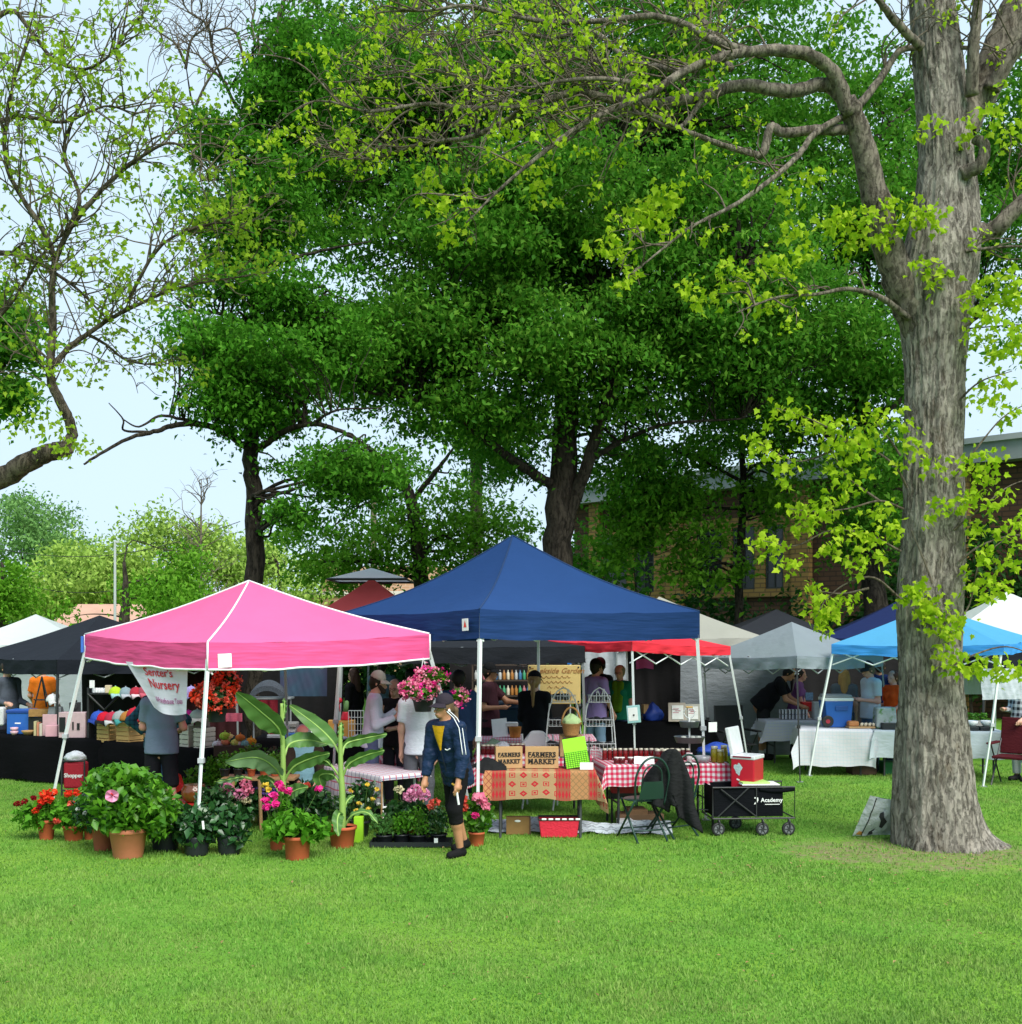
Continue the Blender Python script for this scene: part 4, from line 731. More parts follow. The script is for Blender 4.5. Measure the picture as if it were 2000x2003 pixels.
# the nursery banner
def nursery_banner():
    d = 13.0; pts = dict(tl=P(246, 1294, 13.4), tr=P(367, 1302, 12.5), br=P(366, 1396, 12.5), bl=P(300, 1384, 12.9)); 
    r = thing('banner', 'white nursery banner with red lettering hanging from the pink canopy', 'banner', (pts['tl']+pts['tr'])/2)
    def sh(u, v):
        t = pts['tl'].lerp(pts['tr'], u); b = pts['bl'].lerp(pts['br'], u); p = t.lerp(b, v); p.y += .03*math.sin(u*9+v*2)*v; 
        p.z -= .05*math.sin(math.pi*u)*v; return p-r.location
    mb = MB(); mb.grid(sh, 24, 16); mb.build('cloth', cloth('banner_white', (.72, .76, .84), .3, .02, 4), r, True)
    def wr(u0, v0, w, h):
        return lambda c: sh(u0+c.x*w, v0-c.y*h)+Vector((0, -.012-c.z, 0))
    red = mat('letter_red', (.50, .012, .022), .7)
    text("Senter's", 1, red, r, (0, 0, 0), 0, 0, 'lettering', .012, 1, wr(.50, .185, .155, .225))
    text("Nursery", 1, red, r, (0, 0, 0), 0, 0, 'lettering', .012, 1, wr(.55, .42, .175, .26))
    text("Whitehouse Texas", 1, mat('letter_violet', (.32, .06, .22), .7), r, (0, 0, 0), 0, 0, 'lettering', .002, 1, wr(.585, .735, .082, .16))
nursery_banner()
def stall_signs():
    wood = mat('sign_wood', (.62, .45, .17), .6, .1, 3); ink = mat('sign_ink', (.36, .16, .05), .7)
    d = 16.9; a, b = X(1033, d), X(1136, d); z0, z1 = Z(1377, d), Z(1301, d); r = thing('sign_board', 'large pale wooden board with brown script lettering behind the ponytail', 'sign', ((a+b)/2, d, z0))
    mb = MB(); mb.box((0, 0, (z1-z0)/2), (b-a, .02, z1-z0)); mb.build('board', wood, r, bevel=.01)
    w = b-a
    text("Creekside Garden", .112, ink, r, (.02, -.016, (z1-z0)*.85), name='lettering', shear=.35, bold=.001)
    mb = MB(); g = np.random.default_rng(2)
    for (y, x0, x1, n) in ((.66, -.22, .24, 6), (.53, -.20, .26, 7), (.40, -.1, .2, 3)):
        for k in range(n):
            x = x0+(x1-x0)*k/n; mb.tube([(x, -.013, (z1-z0)*y), (x+.03, -.013, (z1-z0)*y+.035), (x+.05, -.013, (z1-z0)*y+.005), (x+.075, -.013, (z1-z0)*y+.02*g.random())], .005, 4)
    for k in range(9):
        x = -.12+.045*k; mb.tube([(x, -.013, .06), (x+.02, -.013, .16+.03*math.sin(k*2)), (x+.04, -.013, .1)], .006, 4)
    mb.build('drawing', ink, r)
    mb = MB()
    for sx in (-1, 1):
        for zz in (.06, .94): mb.ell((sx*w*.46, -.012, (z1-z0)*zz), (.014, .006, .014), 8, 5)
    mb.build('screw', BLACK, r); mb = MB()
    for sx in (-.35, .35): mb.tube([(sx, .02, 0), (sx, .1, -z0)], .015, 6)
    mb.build('support', mat('pole_wood'), r)
stall_signs()
# ================================================================ tables
def table(label, x0, x1, y0, y1, h, leg_m, top_m=None, px=None, group=None, rz=0, splay=.0):
    """folding table whose front edge runs (x0,y0)-(x1,y1); depth .75"""
    A, B = Vector((x0, y0, 0)), Vector((x1, y1, 0)); L_ = (B-A).length; rz = math.atan2(y1-y0, x1-x0); r = thing('folding_table', label, 'table', (A+B)/2, rz, group); dep = px or .75
    mb = MB(); mb.box((0, dep/2, h-.02), (L_, dep, .04)); mb.build('tabletop', top_m or mat('table_white', (.7, .7, .7), .5), r, bevel=.01)
    for sx in (-1, 1):
        mb = MB(); x = sx*(L_/2-.16)
        for y in (.08, dep-.08): mb.tube([(x, y, h-.04), (x+sx*splay, y, .0)], .016, 6)
        mb.tube([(x+sx*splay*.6, .08, .3), (x+sx*splay*.6, dep-.08, .3)], .012, 6); mb.build('leg_frame', leg_m, r)
    return r
def drape(label, x0, x1, y0, y1, h, m, drop, back=.15, left=None, right=None, dep=.75, amp=.025, seed=0, cat='tablecloth', over=.03, group=None, fold=7.):
    A, B = Vector((x0, y0, 0)), Vector((x1, y1, 0)); L_ = (B-A).length; rz = math.atan2(y1-y0, x1-x0); left = drop if left is None else left; right = drop if right is None else right
    W2 = L_/2+.01; us = list(np.linspace(-W2-left, -W2, max(2, int(left/.05)+2)))[:-1]+list(np.linspace(-W2, W2, int(L_/.045)))+list(np.linspace(W2, W2+right, max(2, int(right/.05)+2)))[1:]
    D0, D1 = -.01, dep+.01; vs = list(np.linspace(D0-drop, D0, 14))[:-1]+list(np.linspace(D0, D1, 6))+list(np.linspace(D1, D1+back, 4))[1:]
    V = []; UV = []
    for u in us:
        for v in vs:
            ou = max(0, abs(u)-W2); sv = -1 if v < D0 else 1; ov = max(0, D0-v, v-D1); x = max(-W2, min(W2, u)); y = max(D0, min(D1, v)); mi, ma = min(ou, ov), max(ou, ov)
            z = h+.006-ma-.15*mi; z = max(z, .012); sx = 1 if u > 0 else -1
            k = min(1, ma/.25); w1 = amp*k*(math.sin(u*fold+seed)+hsh(u*2.2+seed, v))*.7; w2 = amp*k*(math.sin(v*9+seed)+hsh(v*3, u+seed))*.7
            if ov > 0: y += sv*(.004+.05*ov+w1+amp*.7*k)
            if ou > 0: x += sx*(.004+.05*ou+w2+amp*.7*k)
            if mi > 0: x += sx*mi*.35; y += sv*mi*.35
            if ma == 0: z += .004*hsh(u*3+seed, v*4)
            if ma > 0: z += .02*k*hsh(u*4+seed, v*2+seed)*(1 if ov >= ou else .5)
            V.append((x, y, z)); UV.append((u, v))
    nv = len(vs); F = [(i*nv+j, (i+1)*nv+j, (i+1)*nv+j+1, i*nv+j+1) for i in range(len(us)-1) for j in range(nv-1)]
    o = npmesh('tablecloth', V, F, m, None, True, uv=UV, loc=(A+B)/2); o.rotation_euler = (0, 0, rz); return tag(o, label, cat, group)
GING = gingham('red_gingham', (.50, .015, .07), .062); PLAID = gingham('plaid_cloth', (.50, .05, .10), .085, True, (.16, .15, .30)); PINKC = gingham('pink_gingham', (.66, .20, .28), .04)
BLK = cloth('black_tablecloth', (.005, .005, .006), .0, .02, 4, spec=.04); WCL = gingham('pale_check_cloth', (.47, .57, .63), .055, True, (.50, .57, .62)); LAV = gingham('lavender_check_cloth', (.52, .52, .72), .05, True, (.58, .58, .74))
def tset(tl, cl, x0, x1, y0, y1, h, m, drop, leg=None, dep=.75, splay=0, **kw):
    table(tl, x0, x1, y0, y1, h, leg or DARK_LEG, px=dep, splay=splay); return drape(cl, x0, x1, y0, y1, h, m, drop, dep=dep, **kw)
# black stall tables on the left
tset('folding table under the black cloth, farthest left', 'black floor length tablecloth at the left edge', -8.6, -6.05, 18.2, 16.95, .69, BLK, .66, seed=1, amp=.03, left=.4, right=.1)
tset('folding table under the black cloth behind the grey t-shirt', 'black floor length tablecloth behind the slatted crates', -5.95, -4.1, 16.85, 15.6, .69, BLK, .66, seed=2, amp=.03, left=.1, right=.4)
tset('folding table under the folded knits', 'black tablecloth under the folded knits behind the bananas', X(500, 16.7), X(706, 16.7), 16.7, 16.8, .74, BLK, .7, seed=3)
# nursery plaid table, gingham tables
tset('low white folding table under the plaid cloth', 'white plaid tablecloth with red and blue lines beside the second banana', X(636, 13.9), X(748, 12.9), 13.9, 12.9, .67, PLAID, .30, WHITE_LEG, seed=4, amp=.02, dep=.62, splay=.06, back=.04, right=.05, left=.1)
tset('folding table left of the blue canopy pole', 'red gingham tablecloth behind the walking woman', X(726, 15.2), X(812, 15.2), 15.2, 15.3, .57, GING, .26, WHITE_LEG, seed=5)
tset('folding table behind the market boards', 'red gingham tablecloth behind the market boards', -.42, 1.0, 14.15, 14.2, .75, GING, .34, DARK_LEG, seed=6, right=.2)
tset('folding table carrying the jam jars', 'red gingham tablecloth under the jam jars', 1.10, 2.54, 13.25, 13.45, .75, GING, .25, DARK_LEG, seed=7, amp=.018, left=.22, right=.2)
tset('folding table with the orange basket', 'pink checked tablecloth under the orange basket', X(940, 16.6), X(1165, 16.6), 16.6, 16.6, .745, PINKC, .4, seed=8)
tset('black draped table under the red canopy', 'black tablecloth under the red canopy', X(1192, 18.9), X(1390, 19.1), 18.9, 19.1, .80, BLK, .72, seed=9, amp=.012)
tset('folding table with the blue cooler', 'pale blue checked tablecloth under the blue cooler', X(1566, 18.35), X(1706, 18.2), 18.35, 18.2, .735, WCL, .58, seed=10, left=.3, right=.1)
tset('folding table behind the maple trunk', 'white tablecloth crossing behind the maple trunk', X(1712, 18.15), X(1968, 17.9), 18.15, 17.9, .73, cloth('white_tablecloth', (.50, .57, .61), .2, .03, 5), .42, seed=11, left=.1, right=.36, amp=.035)
tset('folding table under the lavender cloth', 'lavender checked tablecloth under the boxed jars', X(1500, 19.9), X(1650, 19.9), 19.9, 19.9, .74, LAV, .34, seed=12, left=.3)
# the kilim table
def kilim():
    n = NT('kilim_cloth'); u = n.xyz(n.uv()); U = n.math('MULTIPLY', n.math('ADD', u[0], 1.0), 1.0)
    def cells(k, kv, off=0):
        a = n.math('ABSOLUTE', n.math('SUBTRACT', n.math('FRACT', n.math('ADD', n.math('MULTIPLY', u[0], k), off)), .5)); b = n.math('ABSOLUTE', n.math('SUBTRACT', n.math('FRACT', n.math('MULTIPLY', u[1], kv)), .5)); return a, b
    a, b = cells(8, 10); s = n.math('ADD', a, b)
    dia = n.math('MULTIPLY', n.math('LESS_THAN', s, .36), n.math('GREATER_THAN', s, .12)); dia = n.math('MAXIMUM', dia, n.math('LESS_THAN', s, .06))
    mxab = n.math('MAXIMUM', a, b); sq = n.math('MULTIPLY', n.math('LESS_THAN', mxab, .27), n.math('GREATER_THAN', n.math('ABSOLUTE', n.math('SUBTRACT', mxab, .15)), .045)); par = n.math('FRACT', n.math('MULTIPLY', n.math('ADD', n.math('FLOOR', n.math('MULTIPLY', u[0], 8)), n.math('FLOOR', n.math('MULTIPLY', u[1], 10))), .5)); odd = n.math('GREATER_THAN', par, .25); dia = n.math('ADD', n.math('MULTIPLY', dia, odd), n.math('MULTIPLY', sq, n.math('SUBTRACT', 1.0, odd)))
    a2, b2 = cells(26, 10); st = n.math('LESS_THAN', n.math('ADD', a2, n.math('MULTIPLY', b2, .9)), .42)
    a3, b3 = cells(14, 14); lat = n.math('LESS_THAN', n.math('ABSOLUTE', n.math('SUBTRACT', n.math('ADD', a3, b3), .5)), .09)
    tan, red, rust, dk = (.37, .245, .13), (.42, .014, .03), (.29, .08, .05), (.24, .15, .07)
    def band(p0, p1): return n.math('MULTIPLY', n.math('GREATER_THAN', u[0], p0), n.math('LESS_THAN', u[0], p1))
    c = n.mix(dia, tan, red)
    for p0, p1 in ((-.54, -.38), (.17, .33), (.53, .64)): c = n.mix(band(p0, p1), c, n.mix(st, rust, red))
    c = n.mix(band(.33, .53), c, n.mix(lat, (.40, .20, .09), dk)); c = n.mix(band(-.70, -.54), c, n.mix(lat, (.48, .22, .10), rust))
    c = n.mix(n.math('MULTIPLY', n.noise(n.obj(), 90, 2), .25), c, (.2, .1, .05)); return n.surf(c, .9, normal=n.bump(n.noise(n.obj(), 120, 2), .5, .004), spec=.1)
KIL = kilim()
tset('small folding table under the kilim cloth', 'red and tan patterned kilim cloth with one corner hanging low', -.28, .93, 12.72, 12.70, .745, KIL, .305, mat('table_leg_dark', (.05, .055, .06), .5), dep=.5, seed=13, amp=.012, left=.03, right=.40, back=.1)
def chairs():
    # dark green folding chair with a round back, front of the jam table
    gm = mat('green_metal', (.022, .055, .045), .35, .1, 5, metal=.3)
    def chair(label, loc, rz):
        r = thing('folding_chair', label, 'chair', loc, rz); mb = MB(); mb.ell((0, 0, .445), (.22, .21, .022), 22, 8); mb.build('seat', gm, r, True)
        mb = MB(); pts = [(-.17, .2, .40), (-.20, .24, .60), (-.19, .27, .76), (-.11, .29, .89), (0, .295, .93), (.11, .29, .89), (.19, .27, .76), (.20, .24, .60), (.17, .2, .40)]; mb.tube(crv(pts, 5), .013, 8)
        pts = [(-.11, .21, .43), (-.12, .24, .62), (-.1, .27, .78), (0, .285, .85), (.1, .27, .78), (.12, .24, .62), (.11, .21, .43)]; mb.tube(crv(pts, 5), .009, 6); mb.build('back_frame', gm, r, True)
        mb = MB(); mb.grid(lambda u, v: ((u-.5)*.30*(1-.25*v*v), .225+.055*v+.02*math.cos((u-.5)*3), .47+.2*v), 8, 6); mb.build('back_panel', gm, r, True)
        for sx in (-1, 1):
            mb = MB(); mb.tube([(sx*.19, .22, .46), (sx*.2, -.22, .0)], .013, 8); mb.build('leg', gm, r, True)
            mb = MB(); mb.tube([(sx*.17, -.17, .44), (sx*.18, .27, .0)], .013, 8); mb.build('leg', gm, r, True)
        mb = MB(); mb.tube([(-.195, -.12, .11), (.195, -.12, .11)], .009, 6); mb.tube([(-.175, .17, .12), (.175, .17, .12)], .009, 6); mb.build('stretcher', gm, r, True); return r
    c = chair('dark green metal folding chair with a rounded back', (X(1256, 12.75), 12.75, 0), R(200)); 
    dup(c, (X(1312, 12.95), 13.0, 0), R(215), 'dark metal folding chair half hidden by a black jacket')
    # black jacket over the second chair
    g = MB(); d = 12.66
    def jk(u, v):
        L_ = -.09-.23*math.sin(min(1, v*1.05)*2.2); R_ = .08+.23*v**.8; x = L_+(R_-L_)*u+.012*math.sin(v*9+u*5); y = .045*math.sin(u*17+v*2)*v**.7-.07*math.sin(math.pi*u)*(1-v)-.06*v; z = -v*(.56+.32*u**1.5)+.05*math.sin(math.pi*u)*(1-v)**2+(.10*v if .45 < u < .56 else 0); return Vector((x, y, z))
    g.grid(jk, 44, 26)
    o = g.build('jacket', cloth('jacket_black', (.014, .015, .016), .03, .03, 8), None, True, loc=(X(1315, d), d, .965)); m = o.modifiers.new('thick', 'SOLIDIFY'); m.thickness = .02; tag(o, 'black jacket draped over a chair back beside the green chair', 'jacket')
    # white plastic folding chairs (only backs show)
    wm = mat('white_plastic', (.72, .74, .76), .4, .05, 4)
    for lab, x, d, y in (('white folding chair behind the plaid tablecloth', 700, 14.4, 1484), ('white folding chair in front of the ponytail', 1057, 15.0, 1426)):
        z = Z(y, d); r = thing('folding_chair', lab, 'chair', (X(x, d), d, 0), R(170)); mb = MB(); mb.box((0, 0, .43), (.42, .4, .03)); mb.build('seat', wm, r, bevel=.012)
        mb = MB(); mb.grid(lambda u, v: ((u-.5)*.44*(1-.35*v**4), .21+.04*v, z-.30+.30*v*(1-.35*(2*u-1)**4*1)), 12, 8); b = mb.build('backrest', wm, r, True); b.modifiers.new('s', 'SOLIDIFY').thickness = .02
        for sx in (-1, 1):
            mb = MB(); mb.tube([(sx*.2, .24, z-.05), (sx*.2, -.2, 0)], .014, 6); mb.build('leg', wm, r); mb = MB(); mb.tube([(sx*.2, -.17, .43), (sx*.2, .24, 0)], .014, 6); mb.build('leg', wm, r)
    # black camp chair under the grey tent
    bm = mat('camp_cloth', (.012, .013, .015), .8, .1, 8); d = 19.2; r = thing('camp_chair', 'black folding camp chair under the grey canopy', 'chair', (X(1440, d), d, 0), R(15))
    mb = MB(); mb.box((0, 0, .42), (.52, .48, .03)); mb.build('seat', bm, r, bevel=.01); mb = MB(); mb.box((0, .26, .75), (.52, .03, .6), rx=R(-8)); mb.build('backrest', bm, r, bevel=.01)
    for sx in (-1, 1):
        mb = MB(); mb.tube([(sx*.28, -.24, .0), (sx*.26, .24, .6), (sx*.26, .28, 1.04)], .012, 6); mb.tube([(sx*.28, .26, 0), (sx*.28, -.24, .62)], .012, 6); mb.build('leg', DARK_LEG, r)
        mb = MB(); mb.box((sx*.31, 0, .64), (.08, .5, .03)); mb.build('armrest', bm, r, bevel=.008)
chairs()
# ================================================================ people: one smooth surface per body, from blended tapered bones
def sdf_mesh(bones, res, k=.03, clips=(), name='body'):
    P0 = np.array([b[0] for b in bones]+[b[1] for b in bones]); mr = max(max(b[2], b[3]) for b in bones)+.05
    lo = P0.min(0)-mr; hi = P0.max(0)+mr; n = np.ceil((hi-lo)/res).astype(int)+1
    D = np.full(n, .3, np.float32); ax = [lo[i]+res*np.arange(n[i]) for i in range(3)]
    for b in bones:
        a, c, ra, rb = np.array(b[0], float), np.array(b[1], float), b[2], b[3]; fl = b[4] if len(b) > 4 else 1.0; cap = b[5] if len(b) > 5 else False
        kk = b[6] if len(b) > 6 else k
        m = max(ra, rb)+.07; l = np.maximum(((np.minimum(a, c)-m-lo)/res).astype(int), 0); h = np.minimum(((np.maximum(a, c)+m-lo)/res).astype(int)+2, n)
        X_, Y_, Z_ = np.meshgrid(ax[0][l[0]:h[0]], ax[1][l[1]:h[1]], ax[2][l[2]:h[2]], indexing='ij', sparse=True)
        ba = c-a; L2 = max(1e-9, ba@ba); t = ((X_-a[0])*ba[0]+(Y_-a[1])*ba[1]+(Z_-a[2])*ba[2])/L2; tc_ = np.clip(t, 0, 1)
        dx, dy, dz = X_-a[0]-tc_*ba[0], (Y_-a[1]-tc_*ba[1])/fl, Z_-a[2]-tc_*ba[2]
        d = np.sqrt(dx*dx+dy*dy+dz*dz)-(ra+(rb-ra)*tc_)
        if cap: d = np.maximum(d, (t-1)*math.sqrt(L2))
        S = D[l[0]:h[0], l[1]:h[1], l[2]:h[2]]; q = np.clip(.5+.5*(S-d)/kk, 0, 1)
        D[l[0]:h[0], l[1]:h[1], l[2]:h[2]] = S*(1-q)+d*q-kk*q*(1-q)
    for p, nr in clips:      # keep the side the normal points away from
        X_, Y_, Z_ = np.meshgrid(*ax, indexing='ij', sparse=True); D = np.maximum(D, (X_-p[0])*nr[0]+(Y_-p[1])*nr[1]+(Z_-p[2])*nr[2])
    ins = D < 0; c8 = [(i, j, q) for i in (0, 1) for j in (0, 1) for q in (0, 1)]; sl = lambda A, o: A[o[0]:n[0]-1+o[0], o[1]:n[1]-1+o[1], o[2]:n[2]-1+o[2]]
    cnt = sum(sl(ins, o).astype(np.int8) for o in c8); act = (cnt > 0) & (cnt < 8); idx = np.full(act.shape, -1, np.int32); I = np.argwhere(act); idx[act] = np.arange(len(I))
    acc = np.zeros((len(I), 3)); num = np.zeros(len(I))
    for i, o in enumerate(c8):
        for e in range(3):
            if o[e] == 0:
                o2 = list(o); o2[e] = 1; d0 = D[tuple((I+o).T)]; d1 = D[tuple((I+o2).T)]; cr = (d0 < 0) != (d1 < 0)
                tt = np.where(cr, d0/np.where(d0 == d1, 1, d0-d1), 0); p = np.tile(np.array(o, float), (len(I), 1)); p[:, e] = tt; acc[cr] += p[cr]; num[cr] += 1
    V = lo+res*(I+acc/num[:, None]); F = []
    for e in range(3):
        a1, a2 = (e+1) % 3, (e+2) % 3; o = [0, 0, 0]; o[e] = 1
        A = ins[:n[0]-o[0], :n[1]-o[1], :n[2]-o[2]]; B = ins[o[0]:, o[1]:, o[2]:]; E = np.argwhere(A != B); E = E[(E[:, a1] > 0) & (E[:, a2] > 0) & (E[:, a1] < n[a1]-1) & (E[:, a2] < n[a2]-1)]
        def g_(d1, d2): q = E.copy(); q[:, a1] -= d1; q[:, a2] -= d2; return idx[tuple(q.T)]
        f = np.stack([g_(1, 1), g_(0, 1), g_(0, 0), g_(1, 0)], 1); flip = ~A[tuple(E.T)]; f[flip] = f[flip][:, ::-1]; F.append(f)
    F = np.concatenate(F); return V, F[(F >= 0).all(1)]
SKIN = {'light': mat('skin_light', (.56, .31, .22), .5, .06, 9), 'tan': mat('skin_tan', (.44, .21, .115), .5, .06, 9), 'pink': mat('skin_pink', (.60, .28, .21), .5, .08, 9)}
def fab(c, nm=None): return cloth('fabric_%d_%d_%d' % tuple(int(x*999) for x in c), c, .03, .012, 16)
HAIRM = {}
def hairm(c):
    k = tuple(int(x*999) for x in c)
    if k not in HAIRM:
        n = NT('hair_%d_%d_%d' % k); f = n.noise(n.mapv(n.obj(), (60, 60, 6)), 1.5, 4); HAIRM[k] = n.surf(n.mix(f, tuple(x*.5 for x in c), tuple(min(1, x*1.4) for x in c)), .6, normal=n.bump(f, .6, .004), spec=.3)
    return HAIRM[k]
def person(label, loc, face, h, shirt, pants, shoe=(.02, .02, .02), skin='light', hair=(.03, .02, .014), hstyle='short', cap=None, lean=0, head=(0, 0), arms=None, legs=None, sleeve='short', plen='long', res=.013, fat=1.0, belt=None, beard=None, glasses=False, noshirt=False, socks=None, sit=False, group=None, female=False, collar=None, extra=None, spm=None):
    """face: heading of the figure in degrees, 0 = towards the camera, negative = to the picture's left; arms/legs: (upper dir, lower dir) per side, +x is the figure's left"""
    s = h/1.75; v = lambda x, y, z: np.array((x, y, z), float); un = lambda a: np.array(a, float)/np.linalg.norm(a)
    Rl = np.array(Matrix.Rotation(R(lean), 3, 'X')); tor = lambda p: pel+Rl@(np.array(p)*s)
    legs = legs or [((.04, 0, -1), (.0, .05, -1))]*2; arms = arms or [((.12, 0, -1), (.02, -.2, -1))]*2
    pel = v(0, 0, 0); HIP = [pel+v(sg*.088*s, 0, -.03*s) for sg in (1, -1)]; mir = lambda d, sg: un((d[0]*sg, d[1], d[2]))
    KN, AN = [], []
    for i, sg in enumerate((1, -1)):
        k_ = HIP[i]+mir(legs[i][0], sg)*.43*s; KN.append(k_); AN.append(k_+mir(legs[i][1], sg)*.42*s)
    dz = .085*s-min(a[2] for a in AN); 
    if sit is not False and sit is not True: dz = sit
    sh_ = v(0, 0, dz); pel = pel+sh_; HIP = [q+sh_ for q in HIP]; KN = [q+sh_ for q in KN]; AN = [q+sh_ for q in AN]
    fw = fat; wsc = .92 if female else 1.0
    tb = [(tor((0, 0, -.05)), tor((0, 0, .05)), .150*s*fw, .145*s*fw, .72), (tor((0, -.01*fw, .08)), tor((0, -.01, .20)), .135*s*fw, .14*s*fw, .74), (tor((0, 0, .22)), tor((0, .0, .40)), .150*s*wsc, .135*s*wsc, .66)]
    nk = tor((0, .0, .50)); SH = [tor((sg*.172*wsc, .005, .440)) for sg in (1, -1)]
    tb += [(tor((sg*.035, 0, .452)), SH[i], .066*s, .058*s, .85) for i, sg in enumerate((1, -1))]
    if female: tb += [(tor((sg*.07, -.07, .33)), tor((sg*.07, -.075, .31)), .058*s, .056*s) for sg in (1, -1)]
    Rh = np.array(Matrix.Rotation(R(head[0]), 3, 'Z') @ Matrix.Rotation(R(head[1]+lean*.55), 3, 'X')); hb = nk+Rh@(v(0, -.015, .07)*s); hd = lambda p: hb+Rh@(np.array(p)*s)
    bones = list(tb)+[(tor((0, .01, .45)), hd((0, .015, .03)), .062*s, .054*s)]
    bones += [(hd((0, .012, .13)), hd((0, -.005, .10)), .086*s, .078*s), (hd((0, -.035, .05)), hd((0, -.055, .012)), .052*s, .036*s), (hd((0, -.088, .075)), hd((0, -.106, .05)), .010*s, .0155*s, 1, False, .012), (hd((-.03, -.074, .094)), hd((.03, -.074, .094)), .014*s, .014*s, 1, False, .015), (hd((-.016, -.088, .018)), hd((.016, -.088, .018)), .010*s, .010*s, 1, False, .01)]
    bones += [(hd((sg*.078, .012, .085)), hd((sg*.082, .016, .06)), .014*s, .011*s, 1, False, .012) for sg in (1, -1)]
    EL, WR, slv = [], [], []
    for i, sg in enumerate((1, -1)):
        u, f = mir(arms[i][0], sg), mir(arms[i][1], sg); e = SH[i]+u*.29*s; w = e+f*.245*s; EL.append(e); WR.append(w)
        bones += [(SH[i], e, .052*s, .040*s), (e, w, .040*s, .027*s)]
        side = np.cross(f, v(0, 1, 0.01)); side = un(np.cross(f, side)) ; pm = w+f*.075*s
        ndir = un(np.cross(f, side)); bones.append((w, pm, .026*s, .036*s, 1, False, .012))
        for q in range(4):
            b0 = pm+side*(-.027+.018*q)*s; l = (.075, .085, .08, .062)[q]*s; m_ = b0+f*l*.55; cu = un(f+ndir*(.9 if sg > 0 else -.9)*.7); bones += [(b0, m_, .0105*s, .0098*s, 1, False, .006), (m_, m_+cu*l*.5, .0098*s, .008*s, 1, False, .006)]
        t0 = w+f*.03*s-side*.02*s; t1 = t0+un(f*.6-side*.8)*.04*s; bones += [(t0, t1, .013*s, .011*s, 1, False, .008), (t1, t1+un(f-side*.1)*.03*s, .011*s, .009*s, 1, False, .006)]
    TO = []
    for i in (0, 1):
        bones += [(HIP[i], KN[i], .088*s*(.5+.5*fw), .058*s), (KN[i], KN[i]+(AN[i]-KN[i])*.35, .056*s, .060*s), (KN[i]+(AN[i]-KN[i])*.35, AN[i], .058*s, .036*s)]
        sd_ = AN[i]-KN[i]; f = un((sd_[0]*0, -1, 0)); pt = -max(0, AN[i][2]-.085*s)*1.2; t = AN[i]+f*.15*s+v(0, 0, -.050*s+pt*.3); TO.append(t); bones.append((AN[i]+v(0, .02, -.045)*s, AN[i]+(t-AN[i])*.8, .030*s, .022*s))
    V, F = sdf_mesh(bones, res)
    o = npmesh('person', V, F, SKIN[skin], None, True, loc=loc); o.rotation_euler = (0, 0, R(face)); tag(o, label, 'person', group)
    def part(nm, bn, m, k=.03, clips=(), rs=None):
        V, F = sdf_mesh(bn, rs or res, k, clips); return npmesh(nm, V, F, m, o, True)
    inf = lambda b, d, cap=False: (b[0], b[1], b[2]+d, b[3]+d, b[4] if len(b) > 4 else 1, cap)
    dn = Rl@v(0, 0, -1); sm = fab(shirt) if spm is None else spm
    sb = [inf(b, .016*s) for b in tb]+[(tor((0, -.01, .04)), tor((0, 0, -.11)), .166*s*fw, .178*s*fw, .76)]
    for i in (0, 1):
        if sleeve == 'long': sb += [(SH[i], EL[i], .068*s, .054*s), (EL[i], EL[i]+(WR[i]-EL[i])*.97, .054*s, .040*s, 1, True)]
        elif sleeve == 'short': sb += [(SH[i], SH[i]+(EL[i]-SH[i])*.72, .070*s, .066*s, 1, True)]
    if not noshirt: part('shirt', sb, sm, .035, [(tor((0, 0, -.13)), dn), (tor((0, 0, .53)), -dn)])
    pm_ = fab(pants); fr = {'long': 1.0, 'capri': .36, 'short': .08}[plen]; pb = [(pel+v(0, 0, .04*s), pel+v(0, 0, -.04*s), .146*s*fw, .154*s*fw, .74)]
    for i in (0, 1):
        loose = .022 if plen == 'short' else .014
        pb += [(HIP[i], KN[i], .096*s*(.5+.5*fw), (.062+loose)*s), (KN[i]-(KN[i]-HIP[i])*.02, KN[i]+(AN[i]-KN[i])*(fr*.95), (.062+loose)*s, (.056+loose*.6)*s if fr > .5 else (.060+loose)*s, 1, True)]
    part('trousers' if plen == 'long' else 'shorts', pb, pm_, .03, [(pel+v(0, 0, .05*s), v(0, 0, 1))])
    for i in (0, 1):
        part('shoe', [(AN[i]+v(0, .04, -.045)*s, TO[i]+v(0, -.01, 0)*s, .045*s, .040*s), (AN[i]+v(0, .01, -.03)*s, AN[i]+v(0, 0, .015)*s, .046*s, .046*s, 1, True)], fab(shoe), .02, [(v(0, 0, min(AN[i][2], TO[i][2]+.05*s)-.084*s), v(0, 0, -1))], res*.8)
        if socks: part('sock', [(AN[i]+v(0, 0, -.02), AN[i]+(KN[i]-AN[i])*.2, .042*s, .045*s, 1, True)], fab(socks))
    if hstyle != 'bald':
        hn = [(hd((0, .022, .125)), hd((0, .02, .105)), .093*s, .092*s), (hd((0, .045, .06)), hd((0, .04, .03)), .07*s, .055*s)]
        if hstyle == 'long': hn += [(hd((sg*.06, .04, .07)), hd((sg*.085, .02, -.16)), .045*s, .035*s) for sg in (1, -1)]+[(hd((0, .06, .05)), hd((0, .075, -.20)), .075*s, .07*s)]
        if hstyle == 'pony': hn += [(hd((0, .10, .10)), hd((0, .15, .06)), .022*s, .03*s), (hd((0, .15, .06)), hd((0, .165, -.08)), .028*s, .027*s), (hd((0, .165, -.08)), hd((0, .15, -.30)), .028*s, .012*s)]
        fpl = hd((0, -.045, .1)); fn = Rh@un((0, -1, -.55)); part('hair', hn, hairm(hair), .02, [(fpl, fn)])
